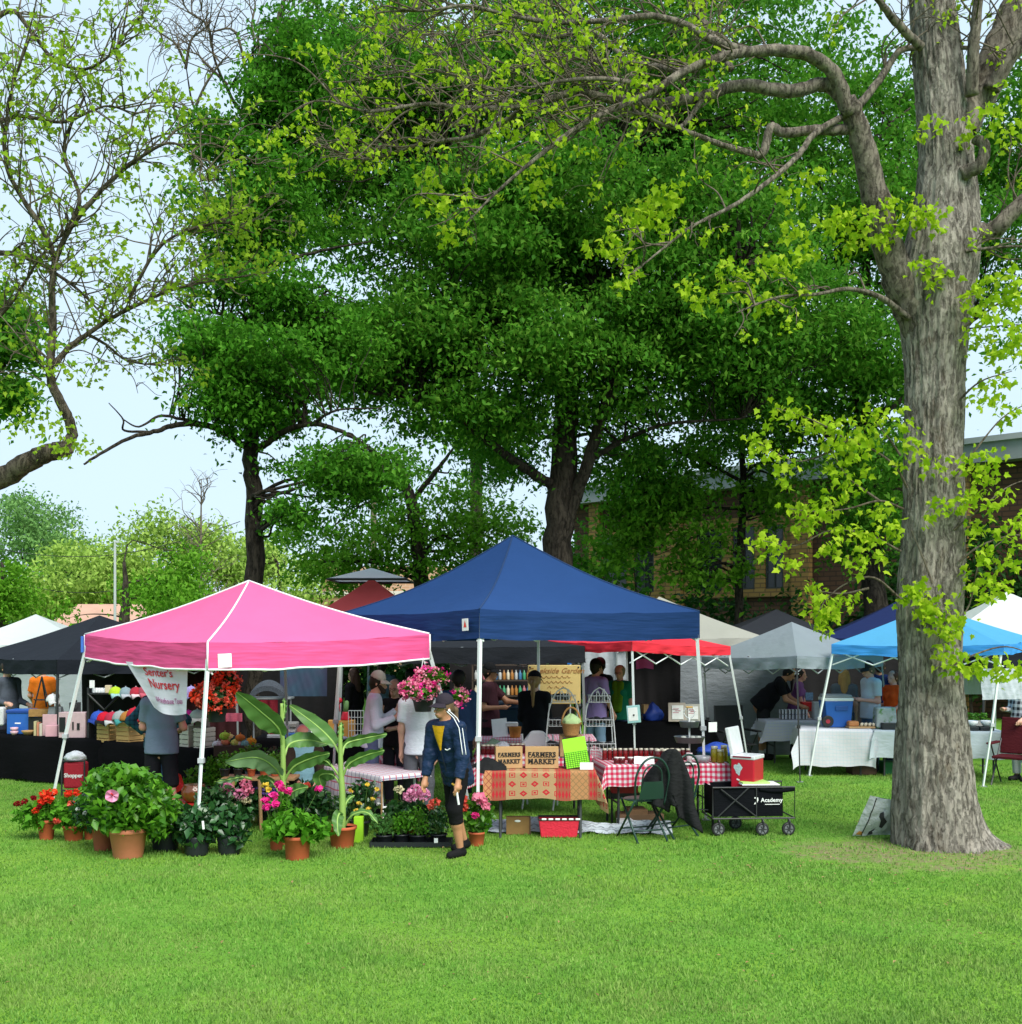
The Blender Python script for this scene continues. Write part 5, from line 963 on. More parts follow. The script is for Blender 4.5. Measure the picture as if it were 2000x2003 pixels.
    if beard: part('beard', [(hd((sg*.055, -.03, .05)), hd((0, -.075, -.005)), .026*s, .032*s) for sg in (1, -1)], hairm(beard), .02)
    if cap:
        cb = [(hd((0, .014, .145)), hd((0, .012, .128)), .096*s, .097*s)]; part('cap', cb, fab(cap), .02, [(hd((0, 0, .124)), Rh@un((0, .18, -1)))])
        mb = MB(); 
        def br(u, w):
            a = (u-.5)*2.3; r_ = .092+.085*w*max(0, math.cos((u-.5)*2.6)); return Vector(hd((r_*math.sin(a)*.92, -r_*math.cos(a)+.01, .130-.035*w-.02*abs(u-.5)*w)))
        mb.grid(br, 14, 4); q = mb.build('cap_brim', fab(cap), o, True); q.modifiers.new('s', 'SOLIDIFY').thickness = .006
    mb = MB()
    for sg in (1, -1): mb.ell(hd((sg*.031, -.0785, .080)), (.012*s, .008*s, .006*s), 8, 5)
    mb.build('eyes', mat('eye_dark', (.02, .015, .012), .3), o, True)
    if glasses:
        mb = MB()
        for sg in (1, -1):
            mb.tube([hd((sg*.034+.024*math.cos(a), -.094, .078+.018*math.sin(a))) for a in np.linspace(0, 6.283, 13)], .0024, 4); mb.tube([hd((sg*.058, -.092, .082)), hd((sg*.084, .0, .084))], .002, 4)
        mb.tube([hd((-.010, -.096, .08)), hd((.010, -.096, .08))], .002, 4); mb.build('glasses', mat('glasses_frame', (.03, .025, .025), .3) if glasses is True else mat('glasses_wire', (.5, .48, .45), .3, metal=.6), o)
    if belt: part('belt', [(pel+v(0, 0, .06*s), pel+v(0, 0, .045*s), .164*s*fw, .164*s*fw, .76)], fab(belt), .01, [(pel+v(0, 0, .075*s), v(0, 0, 1)), (pel+v(0, 0, .035*s), v(0, 0, -1))], .01)
    if extra: extra(o, dict(tor=tor, hd=hd, WR=WR, EL=EL, SH=SH, pel=pel, KN=KN, s=s, part=part, fw=fw, mir=mir))
    return o
DOWN = ((.12, .05, -1), (.05, -.15, -1)); BENT = ((.15, .1, -1), (-.25, -1, .05)); REACH = ((.1, -.7, -.7), (0, -1, -.1)); PH = ((.12, -.1, -1), (-.3, -.8, .55)); HIPS = ((.75, .35, -.8), (-.75, -.2, -.75))
PL = lambda px, d: (X(px, d), d, 0)
WALK = [((.03, -.36, -1), (.0, .22, -1)), ((.03, .16, -1), (.02, .50, -1))]
def woman_extra(o, J):
    tor, part, s = J['tor'], J['part'], J['s']; navy = cloth('navy_windbreaker', (.012, .027, .068), .04, .02, 9, .15, .45)
    SH, EL, WR = J['SH'], J['EL'], J['WR']
    jb = [(tor((0, -.02, -.13)), tor((0, -.01, .10)), .182*s, .172*s, .80), (tor((0, 0, .1)), tor((0, 0, .40)), .172*s, .150*s, .76)]+[(tor((sg*.05, 0, .455)), SH[i], .082*s, .075*s, .9) for i, sg in enumerate((1, -1))]
    for i in (0, 1): jb += [(SH[i], EL[i], .078*s, .072*s), (EL[i], EL[i]+(WR[i]-EL[i])*.93, .072*s, .050*s, 1, True)]
    j = part('jacket', jb, navy, .035, [(tor((0, 0, -.205)), tor((0, -.25, -1))-tor((0, 0, 0))), (tor((0, 0, .53)), tor((0, 0, 1))-tor((0, 0, 0)))], .0085)
    tx = bpy.data.textures.new('folds', 'CLOUDS'); tx.noise_scale = .09; tx.noise_depth = 2; dm = j.modifiers.new('folds', 'DISPLACE'); dm.texture = tx; dm.strength = .034; dm.mid_level = .5
    # white stripes lying along the left sleeve from the neck, logo on the chest
    mb = MB(); wm = mat('stripe_white', (.75, .77, .8), .6)
    out = np.array(J['mir']((1, .15, .25), 1))
    for k, q in enumerate((-.022, .022)):
        pts = []
        for t in np.linspace(0, 1, 14):
            p = (np.array(tor((.07, 0, .545)))*(1-t/.35)+np.array(SH[0])*(t/.35)) if t < .35 else np.array(SH[0])+(np.array(EL[0])-np.array(SH[0]))*((t-.35)/.65)
            n_ = np.array((.25, -.3, .9)) if t < .25 else np.array((.8, -.62, .35)); n_ = n_/np.linalg.norm(n_); pts.append(Vector(p+n_*(.088*s)+np.array((.25, 1, -.1))*q*.9))
        mb.tube(pts, .0048, 5)
    mb.build('sleeve_stripes', wm, o, True)
    mb = MB(); c = tor((.085, -.148, .27)); mb.tube([c+np.array((-.03, 0, .002)), c+np.array((0, -.006, -.006)), c+np.array((.035, -.002, .012))], .006, 5); mb.build('chest_mark', wm, o)
    # yellow shirt in the open neck
    mb = MB(); ye = fab((.60, .33, .012)); top = np.array(tor((0, -.05, .53)))
    mb.grid(lambda u, v: Vector(tor(((u-.5)*(.15*(1-v)+.018), -.096-.062*v-.04*v*(1-v)-.012*math.cos((u-.5)*3), .515-.25*v))), 8, 10); mb.build('shirt_front', ye, o, True)
    mb = MB(); mb.tube([tor((0, -.158, .26)), tor((0, -.162, .16)), tor((0, -.160, .02)), tor((0, -.160, -.14))], .005, 5); mb.build('zip', mat('zip_dark', (.02, .025, .04), .4), o)
    # labelled plant stake and yellow strap held in the left hand
    w = np.array(WR[0]); mb = MB(); mb.tube([w+np.array((.0, -.03, -.10)), w+np.array((.02, -.02, -.24))], .011, 6); mb.build('held_tag', mat('paper_white'), o)
    mb = MB(); mb.tube([w+np.array((-.10, .02, -.045)), w+np.array((0, -.03, -.06))], .011, 6); mb.build('held_strap', mat('strap_yellow', (.65, .38, .04), .6), o)
    hd = J['hd']; mb = MB(); mb.ell(hd((.088, .01, .06)), (.012, .016, .016), 8, 6); mb.build('earpiece', wm, o, True)
woman = person('woman in a navy windbreaker, black capris and dark cap walking past the potted flowers', (X(893, 11.85), 11.85, 0), -38, 1.72, (.60, .33, .012), (.008, .008, .009), (.010, .010, .011), 'tan', (.12, .075, .04), 'pony', (.030, .024, .034), 22, (-14, -13), [((.20, -.02, -1), (.02, -.30, -1)), ((.10, -.10, -1), (.02, -.28, -1))], WALK, 'short', 'capri', .008, .86, glasses='wire', noshirt=True, extra=woman_extra)
plaidm = gingham('teal_plaid', (.01, .05, .075), .05); 
n_ = NT('teal_check'); u_ = n_.xyz(n_.obj()); fx = n_.math('LESS_THAN', n_.math('FRACT', n_.math('MULTIPLY', u_[0], 18)), .4); fz = n_.math('LESS_THAN', n_.math('FRACT', n_.math('MULTIPLY', u_[2], 18)), .4)
teal = n_.surf(n_.mix(n_.math('MULTIPLY', n_.math('ADD', fx, fz), .5), (.012, .10, .14), (.006, .03, .05)), .9)
n_ = NT('black_white_check'); u_ = n_.xyz(n_.obj()); fx = n_.math('LESS_THAN', n_.math('FRACT', n_.math('MULTIPLY', u_[0], 11)), .5); fz = n_.math('LESS_THAN', n_.math('FRACT', n_.math('MULTIPLY', u_[2], 11)), .5)
bwc = n_.surf(n_.mix(n_.math('MULTIPLY', n_.math('ADD', fx, fz), .5), (.6, .62, .65), (.015, .017, .025)), .9)
person('man in a grey t-shirt and black shorts whose head is behind the nursery banner', PL(316, 13.6), 175, 1.80, (.17, .22, .30), (.012, .012, .016), skin='pink', plen='short', fat=1.10, arms=[((.25, -.2, -1), (-.5, -.9, -.2))]*2, legs=[((.06, 0, -1), (0, .05, -1))]*2)
person('person in a teal checked shirt and jeans standing behind the grey t-shirt', PL(312, 14.7), -170, 1.70, (.01, .08, .11), (.06, .11, .22), sleeve='long', arms=[HIPS, HIPS], spm=teal, fat=1.12)
person('person in an orange t-shirt behind the goods at the far left', PL(84, 21.3), 180, 1.72, (.72, .17, .015), (.10, .09, .08), hair=(.05, .03, .02), arms=[((.3, -.1, -1), (-.1, -.6, -.7))]*2, fat=1.15)
person('person in a dark grey hoodie reading at the left edge', PL(14, 18.9), 60, 1.82, (.075, .09, .115), (.03, .035, .05), sleeve='long', arms=[((.1, -.05, -1), (-.05, -1, -.25)), ((.1, -.05, -1), (.05, -1, -.1))], fat=1.1)
def jk_extra(o, J):
    tor, part, s = J['tor'], J['part'], J['s']
    part('jacket', [(tor((sg*.115, .03, -.03)), tor((sg*.12, .02, .42)), .132*s, .105*s, .9) for sg in (1, -1)]+[(tor((0, .07, 0)), tor((0, .07, .42)), .15*s, .14*s, .7)]+[(J['SH'][i], J['EL'][i], .080*s, .072*s) for i in (0, 1)]+[(J['EL'][i], J['EL'][i]+(J['WR'][i]-J['EL'][i])*.92, .062*s, .048*s, 1, True) for i in (0, 1)], fab((.040, .030, .022)), .03)
person('seated grey haired man in a brown jacket and light blue shirt', (X(592, 14.0), 14.0, 0), 20, 1.76, (.24, .47, .56), (.02, .03, .06), skin='pink', hair=(.34, .34, .34), sit=.40, lean=8, head=(-15, 12), arms=[((.15, -.35, -1), (-.5, -.9, -.3))]*2, legs=[((.12, -1, .05), (0, .1, -1))]*2, extra=jk_extra)
r = thing('garden_stool', 'low dark stool under the seated grey haired man', 'stool', (X(592, 14.05), 14.05, 0)); mb = MB(); mb.box((0, 0, .30), (.4, .36, .03)); mb.build('seat', DARK_LEG, r, bevel=.01)
for a, b in ((-1, -1), (1, -1), (1, 1), (-1, 1)): mb = MB(); mb.cyl((a*.17, b*.15, 0), (a*.15, b*.13, .29), .015, .015, 8); mb.build('leg', DARK_LEG, r)
person('bearded man in a white long sleeved shirt and pale cap eating', PL(728, 14.3), 95, 1.80, (.62, .66, .78), (.10, .12, .22), hair=(.02, .013, .01), cap=(.42, .40, .36), beard=(.03, .018, .012), sleeve='long', lean=4, head=(-5, 8), arms=[((.1, -.25, -1), (-.1, -1, .75)), ((.12, -.1, -1), (-.2, -1, .4))])
person('long haired woman in glasses and black top eating beside the bearded man', PL(774, 15.0), -20, 1.68, (.010, .010, .012), (.02, .02, .03), hair=(.045, .022, .014), hstyle='long', glasses=True, female=True, arms=[((.1, -.1, -1), (-.5, -1, -.1)), ((.1, -.2, -1), (-.35, -.7, .9))])
person('man in a white t-shirt and grey trousers behind the pink begonias', PL(820, 13.5), 165, 1.80, (.62, .66, .74), (.085, .09, .105), hair=(.02, .016, .014), arms=[DOWN, ((.10, .0, -1), (.0, -.1, -1))])
person('man in a blue sweater seen from behind, right of the begonias', PL(897, 15.1), -165, 1.80, (.045, .085, .19), (.02, .025, .04), hair=(.018, .012, .01), sleeve='long', fat=1.08, arms=[DOWN, DOWN])
person('man in a maroon t-shirt and black cap serving at the orange basket', PL(958, 17.2), 75, 1.82, (.060, .022, .030), (.012, .012, .013), skin='tan', cap=(.012, .012, .013), arms=[REACH, BENT], fat=1.05)
person('woman in black with a long brown ponytail and black cap', PL(1046, 15.9), 170, 1.74, (.008, .008, .010), (.012, .012, .016), hair=(.30, .17, .07), hstyle='pony', cap=(.010, .010, .013), sleeve='long', female=True, arms=[((.08, -.05, -1), (-.2, -.9, -.3)), ((.10, -.2, -1), (-.1, -.9, -.1))])
person('man in a lavender shirt and jeans under the red canopy', PL(1166, 18.8), 130, 1.84, (.40, .28, .66), (.20, .31, .46), skin='pink', hair=(.018, .012, .01), cap=(.012, .012, .013), fat=1.08, arms=[DOWN, ((.3, .0, -1), (-.1, -.6, -.8))])
person('woman with glasses in a green t-shirt with a yellow green scarf', PL(1213, 19.2), -25, 1.74, (.012, .17, .10), (.05, .09, .16), skin='pink', hair=(.24, .19, .14), glasses=True, female=True, fat=1.06, arms=[DOWN, BENT], extra=lambda o, J: J['part']('scarf', [(J['tor']((sg*.05, -.09, .47)), J['tor']((sg*.03, -.15, .05)), .055*J['s'], .06*J['s'], .6) for sg in (1, -1)], fab((.10, .20, .012)), .02))
person('person in a black and red cap half hidden by the lavender shirt', PL(1174, 20.0), -40, 1.83, (.010, .010, .012), (.012, .012, .014), cap=(.06, .006, .010), skin='tan', sleeve='long')
person('large man in black bending over the lavender table', PL(1494, 20.7), 70, 1.86, (.008, .008, .010), (.02, .02, .02), skin='tan', hair=(.008, .007, .007), hstyle='short', lean=42, head=(0, 10), fat=1.28, plen='short', socks=(.6, .6, .6), arms=[((.1, -.5, -1), (0, -1, -.5)), ((.1, -.4, -1), (0, -1, -.4))], legs=[((.1, 0, -1), (0, .05, -1))]*2)
person('woman in a purple t-shirt with a dark ponytail at the lavender table', PL(1556, 20.9), 70, 1.64, (.20, .075, .22), (.03, .03, .04), skin='pink', hair=(.02, .012, .010), hstyle='pony', female=True, lean=10, arms=[((.12, -.2, -1), (0, -.3, -1))]*2, fat=1.15)
person('woman with long blond hair seen from behind near the blue cooler', PL(1652, 19.6), 165, 1.66, (.12, .14, .16), (.05, .07, .12), hair=(.42, .24, .08), hstyle='long', female=True)
person('man in a pale grey t-shirt, belted jeans and dark cap behind the blue cooler', PL(1704, 19.1), -75, 1.80, (.50, .54, .60), (.11, .19, .31), skin='pink', hair=(.10, .07, .05), cap=(.03, .03, .035), belt=(.015, .013, .012), arms=[((.1, .0, -1), (-.2, -1, .1)), ((.1, .05, -1), (-.2, -1, .1))], fat=1.15, head=(0, 14))
person('man in a navy t-shirt behind the belted man', PL(1722, 20.4), 150, 1.80, (.010, .022, .085), (.02, .025, .04), hair=(.02, .014, .012), skin='tan')
person('woman in an orange t-shirt left of the maple trunk', PL(1748, 19.4), -60, 1.64, (.78, .085, .012), (.03, .04, .07), skin='pink', hair=(.10, .025, .012), female=True, fat=1.15, arms=[((.12, -.1, -1), (0, -1, -.25)), BENT])
person('person in a black and white checked shirt at the right edge', PL(2000, 17.7), -60, 1.70, (.1, .1, .1), (.5, .52, .55), spm=bwc, sleeve='long', arms=[((.15, -.3, -1), (0, -.8, -.5)), BENT])
person('man in a grey cap and blue shirt far behind the bearded man', PL(748, 20.5), 170, 1.80, (.10, .17, .23), (.02, .02, .03), cap=(.35, .36, .33), fat=1.1)
person('dark haired man behind the long haired woman', PL(804, 18.2), 170, 1.72, (.03, .05, .09), (.02, .02, .03), hair=(.010, .008, .008))
person('person in a black coat with long reddish hair left of the bearded man', PL(693, 19.6), -120, 1.68, (.010, .009, .012), (.012, .012, .014), hair=(.055, .022, .014), hstyle='long', sleeve='long', female=True)
# ================================================================ potted plants
TERRA = mat('terracotta', (.44, .095, .035), .7, .12, 9, .004); TERRA2 = mat('pale_terracotta', (.56, .19, .10), .75, .1, 9, .004); PBLK = mat('pot_black', (.014, .017, .02), .45, .2, 9); SOIL = mat('soil', (.035, .024, .015), .95, .3, 40)
G1 = leafmat('bright_plant_leaf', [(.045, .17, .010), (.075, .25, .014), (.10, .30, .02), (.06, .20, .012)], .3); G2 = leafmat('dark_plant_leaf', [(.012, .055, .016), (.02, .085, .02), (.03, .11, .024), (.015, .06, .016)], .18, .35, .6)
G3 = leafmat('hibiscus_leaf', [(.06, .20, .012), (.10, .29, .018), (.03, .12, .012), (.15, .37, .025), (.07, .23, .014)], .3, .4, .35); G4 = leafmat('herb_leaf', [(.05, .16, .03), (.08, .22, .045), (.035, .11, .025), (.12, .26, .08)], .3)
FL = {k: leafmat('petal_'+k, v, .3, .6) for k, v in dict(scarlet=[(.78, .055, .02), (.68, .03, .015), (.85, .10, .03)], darkred=[(.28, .008, .015), (.20, .006, .012)], coral=[(.80, .14, .09), (.72, .08, .06), (.85, .22, .16)], pink=[(.78, .20, .34), (.85, .34, .46), (.70, .13, .28)], magenta=[(.78, .03, .30), (.70, .02, .24), (.85, .09, .38)], mauve=[(.22, .14, .52), (.30, .20, .62), (.18, .10, .42)], yellow=[(.75, .52, .04), (.8, .6, .1)], hydr=[(.80, .28, .50), (.86, .42, .60), (.74, .22, .44)], white=[(.7, .7, .68), (.6, .62, .6)], cream=[(.62, .58, .34), (.7, .66, .45)]).items()}
STALK = mat('green_stem', (.08, .16, .03), .6)
def potmesh(r1, r0, h, m, parent, rim=True, z=0):
    mb = MB(); p = [(r0*.97, z), (r0, z+.005), (r1*.95, z+h*.84)]
    p += [(r1, z+h*.85), (r1*1.03, z+h*.87), (r1*1.04, z+h), (r1*.95, z+h), (r1*.93, z+h*.88)] if rim else [(r1, z+h), (r1*.95, z+h), (r1*.93, z+h*.9)]
    if not rim:
        p = [(r0, z)]+[(r0+(r1-r0)*t+(.006 if k % 2 else 0), z+h*t) for k, t in enumerate(np.linspace(.08, .9, 7))]+p[-3:]
    mb.lathe(p, n=32); o = mb.build('pot', m, parent, True); s = MB(); s.lathe([(0, z+h*.9), (r1*.94, z+h*.9)], n=24); s.build('soil', SOIL, o); return o
def ball(c, r, n, g, sq=1.0): q = g.normal(size=(n, 3)); q /= np.linalg.norm(q, axis=1)[:, None]; return np.array(c)+q*r*(.75+.25*g.random((n, 1)))*np.array([1, 1, sq])
def plant(label, px, d, potw, poth, pm, bush, lm, ls, flowers=(), rim=True, name='potted_plant', cat='potted plant', group=None, seed=0, asp=.6, up=.5, lobe=False, tier=.5, nl=None, z=0, r0f=.76):
    """bush: list of (dx, dz, rx, rz) ellipsoids above the pot rim in metres; flowers: (dx, dy, dz, radius, count, petal size, colour)"""
    g = np.random.default_rng(200+seed); r = thing(name, label, cat, (X(px, d), d, z), R(g.random()*20), group); r.rotation_euler = (0, 0, 0)
    if potw: potmesh(potw/2, potw/2*r0f, poth, pm, r, rim)
    C = []; mb = MB()
    for dx, dz, rx, rz in bush:
        n = int((nl or 260)*rx*rz/.04); q = g.normal(size=(n, 3)); q /= np.linalg.norm(q, axis=1)[:, None]; q *= (g.random(n)**tier)[:, None]; q = np.array([dx, 0, poth+dz])+q*np.array([rx, rx*.85, rz]); C.append(q[q[:, 2] > .03])
        for p in q[::max(1, n//16)]: mb.tube(crv([(dx*.1, 0, poth*.9), ((p[0]+dx*.3)*.5, p[1]*.4, (p[2]+poth)*.5+.02), tuple(p)], 3), .004, 4, False)
    C = np.concatenate(C); mb.build('stems', STALK, r)
    if lobe: lobed(C, ls, lm, 'foliage', r, (0, 0, 0), seed, .3)
    else: leaves('foliage', C, ls, lm, r, up=up, droop=.5, asp=asp, seed=seed)
    fm = MB()
    for k, (dx, dy, dz, fr, n, ps, col) in enumerate(flowers):
        c = (dx, dy, poth+dz); fm.tube(crv([(dx*.4, dy*.4, poth), (dx*.8, dy*.8, poth+dz*.6), c], 3), .003, 4, False)
        leaves('flower', ball(c, fr, n, g, .8), ps, FL[col], r, up=.1, asp=.9, seed=seed+k)
    if flowers: fm.build('flower_stems', STALK, r)
    return r
fl = lambda pts, fr, n, ps, col: [(a, b, c, fr, n, ps, col) for a, b, c in pts]
plant('geranium in a terracotta pot with scarlet and dark red blooms, farthest left', 91, 12.72, .195, .22, TERRA, [(-.10, .06, .27, .17), (.08, .12, .18, .13)], G1, .075, fl([(.02, -.12, .30), (.08, -.14, .25), (.0, -.1, .22), (.10, -.1, .31)], .05, 60, .04, 'scarlet')+fl([(-.31, -.05, .18), (-.26, -.08, .19), (-.22, -.05, .21), (-.10, -.1, .25), (-.02, -.16, .16)], .032, 34, .03, 'darkred')+fl([(-.05, -.18, .12)], .035, 34, .035, 'scarlet'), seed=1, lobe=True, nl=210)
plant('geranium in a terracotta pot with orange blooms beside the hibiscus', 144, 12.66, .235, .17, TERRA, [(.0, .16, .22, .18), (.02, .02, .20, .09)], G1, .075, fl([(-.03, -.08, .36), (.07, -.08, .37)], .045, 46, .035, 'scarlet')+fl([(-.12, -.16, .07), (.08, -.14, .15), (.02, -.12, .25)], .035, 30, .04, 'coral'), seed=2, lobe=True, nl=210)
plant('small terracotta pot of dark leaves between the geranium and the hibiscus', 175, 12.72, .13, .17, TERRA, [(0, .1, .12, .12)], G2, .075, seed=3)
plant('dull terracotta pot overflowing with dark leaves, left of the large pale pot', 203, 12.1, .25, .26, mat('dull_terracotta', (.36, .10, .05), .8, .15, 9), [(-.06, .10, .30, .17), (-.1, .22, .24, .14)], G2, .085, fl([(-.12, -.2, .16), (-.2, -.2, .2)], .018, 10, .03, 'white'), seed=4, nl=230)
plant('big leafy hibiscus in a large pale terracotta pot with one pink bloom', 251, 11.72, .385, .30, TERRA2, [(-.04, .33, .44, .32), (.12, .22, .42, .26), (-.05, .08, .36, .15), (.30, .02, .18, .16), (-.16, .50, .26, .16)], G3, .10, [], seed=5, nl=250)
hb = [o for o in bpy.data.objects if o.get('label', '').startswith('big leafy')][0]
mb = MB(); c = P(221, 1556, 11.3)-hb.location
for k in range(5):
    a = 2*math.pi*k/5+.5; mb.grid(lambda u, v, a=a: c+Vector((math.cos(a+(u-.5)*1.4)*.068*v, -.03*v*v-.012*math.cos(u*6), math.sin(a+(u-.5)*1.4)*.062*v)), 6, 4)
fo = mb.build('hibiscus_flower', FL['hydr'], hb, True); mb = MB(); mb.tube([c, c+Vector((.0, -.05, .025))], .007, 6); mb.build('flower_centre', FL['scarlet'], fo)
g_ = np.random.default_rng(3)
for k, (px, d, w) in enumerate(((324, 12.1, .30), (385, 11.83, .265), (449, 11.88, .255))):
    lab = ['black nursery pot of dark vines half behind the hibiscus', 'black pot of dark glossy leaves with a white tag by the pink canopy leg', 'black pot of dark glossy leaves with trailing stems, right of its twin'][k]
    o = plant(lab, px, d, w, .20, PBLK, [(-.03, .10, .24, .15), (.05, .18, .22, .14), (.02, -.02, .22, .10)], G2, .105, [], rim=False, seed=10+k, asp=.62, nl=170, r0f=.82, group='black nursery pots of dark glossy plants')
    if k < 2: mb = MB(); mb.box((.12, -.2, .34), (.022, .003, .085), ry=R(-6)); mb.build('plant_tag', mat('paper_white'), o)
plant('terracotta pot of bright green leaves in front of the banana plants', 582, 11.63, .27, .235, TERRA, [(-.02, .12, .27, .13), (.14, .06, .24, .13), (-.16, .06, .20, .12)], G1, .10, [], seed=14, nl=230, r0f=.86)
plant('mandevilla with magenta trumpet flowers in a small terracotta pot', 541, 12.1, .16, .20, TERRA, [(0, .1, .12, .1), (.06, .28, .10, .14)], G1, .08, fl([(.03, -.05, .50), (.07, -.08, .46), (-.09, -.1, .34), (.0, -.12, .39), (.14, -.06, .43), (.01, -.14, .30), (-.08, -.12, .27)], .035, 24, .055, 'magenta')+fl([(-.09, 0, .44), (-.11, -.02, .48)], .032, 16, .05, 'yellow')+fl([(.44, .0, .45)], .034, 22, .055, 'magenta'), seed=15)
plant('yellow flowering bush in a dark pot behind the second banana', 705, 12.9, .22, .18, PBLK, [(0, .20, .22, .24), (.06, .30, .18, .18)], G2, .065, fl([(-.08, -.15, .36), (.1, -.16, .42), (.16, -.15, .26), (.02, -.2, .22), (.2, -.1, .36), (-.02, -.2, .14), (.12, -.2, .16)], .022, 14, .035, 'yellow')+fl([(-.16, -.1, .38), (-.2, -.1, .3), (.22, -.12, .2)], .02, 12, .03, 'white'), seed=16, nl=240)
for k, (px, lm) in enumerate(((752, G4), (786, G1), (818, G3), (858, G2))):
    plant(['silvery herb in a black pot, leftmost of the row beside the walking woman', 'light green herb in a black pot, second in the row beside the walking woman', 'mid green herb in a black pot, third in the row beside the walking woman', 'dark green herb in a black pot right behind the walking woman\'s foot'][k], px, 12.35+.05*(k % 2), .185, .12, PBLK, [(0, .08, .17, .10), (-.02+.04*(k % 2), .14+.07*(k > 1), .14, .10)], lm, .042 if k != 1 else .055, [], seed=20+k, nl=420, group='herbs in black pots at the walking woman\'s feet')
r = thing('plant_tray', 'flat black nursery tray under the row of herb pots', 'tray', (X(806, 12.36), 12.36, 0)); mb = MB(); mb.box((0, 0, .012), (.86, .3, .02)); mb.build('base', PBLK, r)
for sx, sy, a, b in ((0, -.15, .86, .015), (0, .15, .86, .015), (-.43, 0, .015, .3), (.43, 0, .015, .3)): mb = MB(); mb.box((sx, sy, .035), (a, b, .05)); mb.build('rim', PBLK, r)
mb = MB(); mb.box((.27, -.16, .08), (.04, .004, .05)); mb.build('plant_tag', mat('paper_white'), r)
plant('pink hydrangea in a terracotta pot behind the herb row', 812, 12.75, .2, .16, TERRA, [(-.10, .14, .26, .16), (.16, .05, .18, .18)], G2, .10, fl([(-.04, -.16, .34), (.10, -.14, .35), (.02, -.1, .39)], .085, 110, .035, 'hydr')+fl([(.23, -.16, .27), (.20, -.16, .22)], .055, 40, .04, 'coral')+fl([(-.17, -.1, .40)], .05, 40, .035, 'cream'), seed=24)
plant('pink mandevilla in a small terracotta pot right of the walking woman', 933, 12.35, .185, .15, TERRA, [(.0, .20, .20, .22), (.02, .06, .13, .10)], G3, .08, fl([(.06, -.14, .36), (.10, -.15, .30), (.02, -.15, .39)], .05, 34, .06, 'pink')+fl([(-.15, -.1, .36), (-.15, -.12, .28)], .055, 40, .06, 'coral')+fl([(-.01, -.18, .20)], .035, 24, .05, 'magenta'), seed=25)
plant('purple and pink hydrangea standing on the ground under the plant bench', 520, 13.6, .22, .2, PBLK, [(0, .12, .3, .16)], G2, .10, fl([(.02, -.18, .24), (.14, -.16, .25), (-.09, -.16, .22), (.22, -.14, .22)], .07, 80, .035, 'mauve')+fl([(-.14, -.16, .2)], .05, 40, .035, 'coral'), seed=26)
plant('pink and cream hydrangea under the plant bench', 468, 13.4, .22, .2, TERRA, [(0, .10, .32, .2)], G2, .10, fl([(-.04, -.2, .25), (-.10, -.18, .30), (.06, -.22, .22)], .08, 90, .035, 'hydr')+fl([(.12, -.16, .34), (.14, -.2, .28)], .075, 80, .035, 'pink')+fl([(.13, -.22, .16), (-.04, -.22, .10)], .055, 60, .035, 'cream'), seed=27)
plant('dark leafy shrub in a pot behind the banana plants', 590, 13.2, .24, .2, PBLK, [(0, .18, .3, .22), (.25, .1, .2, .16)], G2, .085, fl([(.10, -.24, .36)], .035, 20, .05, 'coral')+fl([(-.02, -.22, .33)], .02, 12, .04, 'yellow'), seed=28)
plant('dark leafy plant under the left end of the plant bench', 425, 13.1, .24, .2, PBLK, [(0, .15, .28, .22)], G2, .085, [], seed=29)
# hanging baskets
def basket(label, px, py, d, w, h, cols, seed, top, bush, fd=32):
    g = np.random.default_rng(seed); zb = Z(py, d); r = thing('hanging_basket', label, 'hanging basket', (X(px, d), d, zb)); potmesh(w/2, w/2*.72, h, PBLK, r)
    mb = MB()
    for a in (0, 2.1, 4.2): mb.tube([(w*.48*math.cos(a), w*.48*math.sin(a), h), (0, 0, top-zb)], .004, 5)
    mb.build('hanger', mat('wire_white', (.6, .62, .62), .5), r); C = []; fc = [[] for _ in cols]
    for dx, dz, rx, rz in bush:
        n = int(520*rx*rz/.02); q = g.normal(size=(n, 3)); q /= np.linalg.norm(q, axis=1)[:, None]; q *= (g.random(n)**.5)[:, None]; C.append(np.array([dx, 0, h+dz])+q*np.array([rx, rx*.9, rz]))
        for k in range(int(fd*rx*rz/.02)):
            v = g.normal(size=3); v /= np.linalg.norm(v); v[1] = -abs(v[1]); c = np.array([dx, 0, h+dz])+v*np.array([rx, rx, rz])*1.04; fc[k % len(cols)].append(c+g.normal(size=(12, 3))*.017)
    leaves('foliage', np.concatenate(C), .062, G2 if seed % 2 else G3, r, seed=seed)
    for q, c in zip(fc, cols): leaves('flower', np.concatenate(q), .034, FL[c], r, asp=.9, up=.1, seed=seed)
basket('black hanging basket of scarlet begonias under the front of the pink canopy', 424, 1412, 12.5, .235, .16, ['scarlet', 'coral'], 41, 1.95, [(.0, .13, .21, .17), (.12, .26, .13, .16), (-.13, .12, .14, .10)])
basket('black hanging basket of pink begonias at the right leg of the pink canopy', 828, 1392, 13.05, .25, .15, ['pink', 'magenta', 'pink'], 42, 2.0, [(-.04, .11, .22, .125), (.09, .25, .20, .10), (.42, .02, .09, .09)], 34)
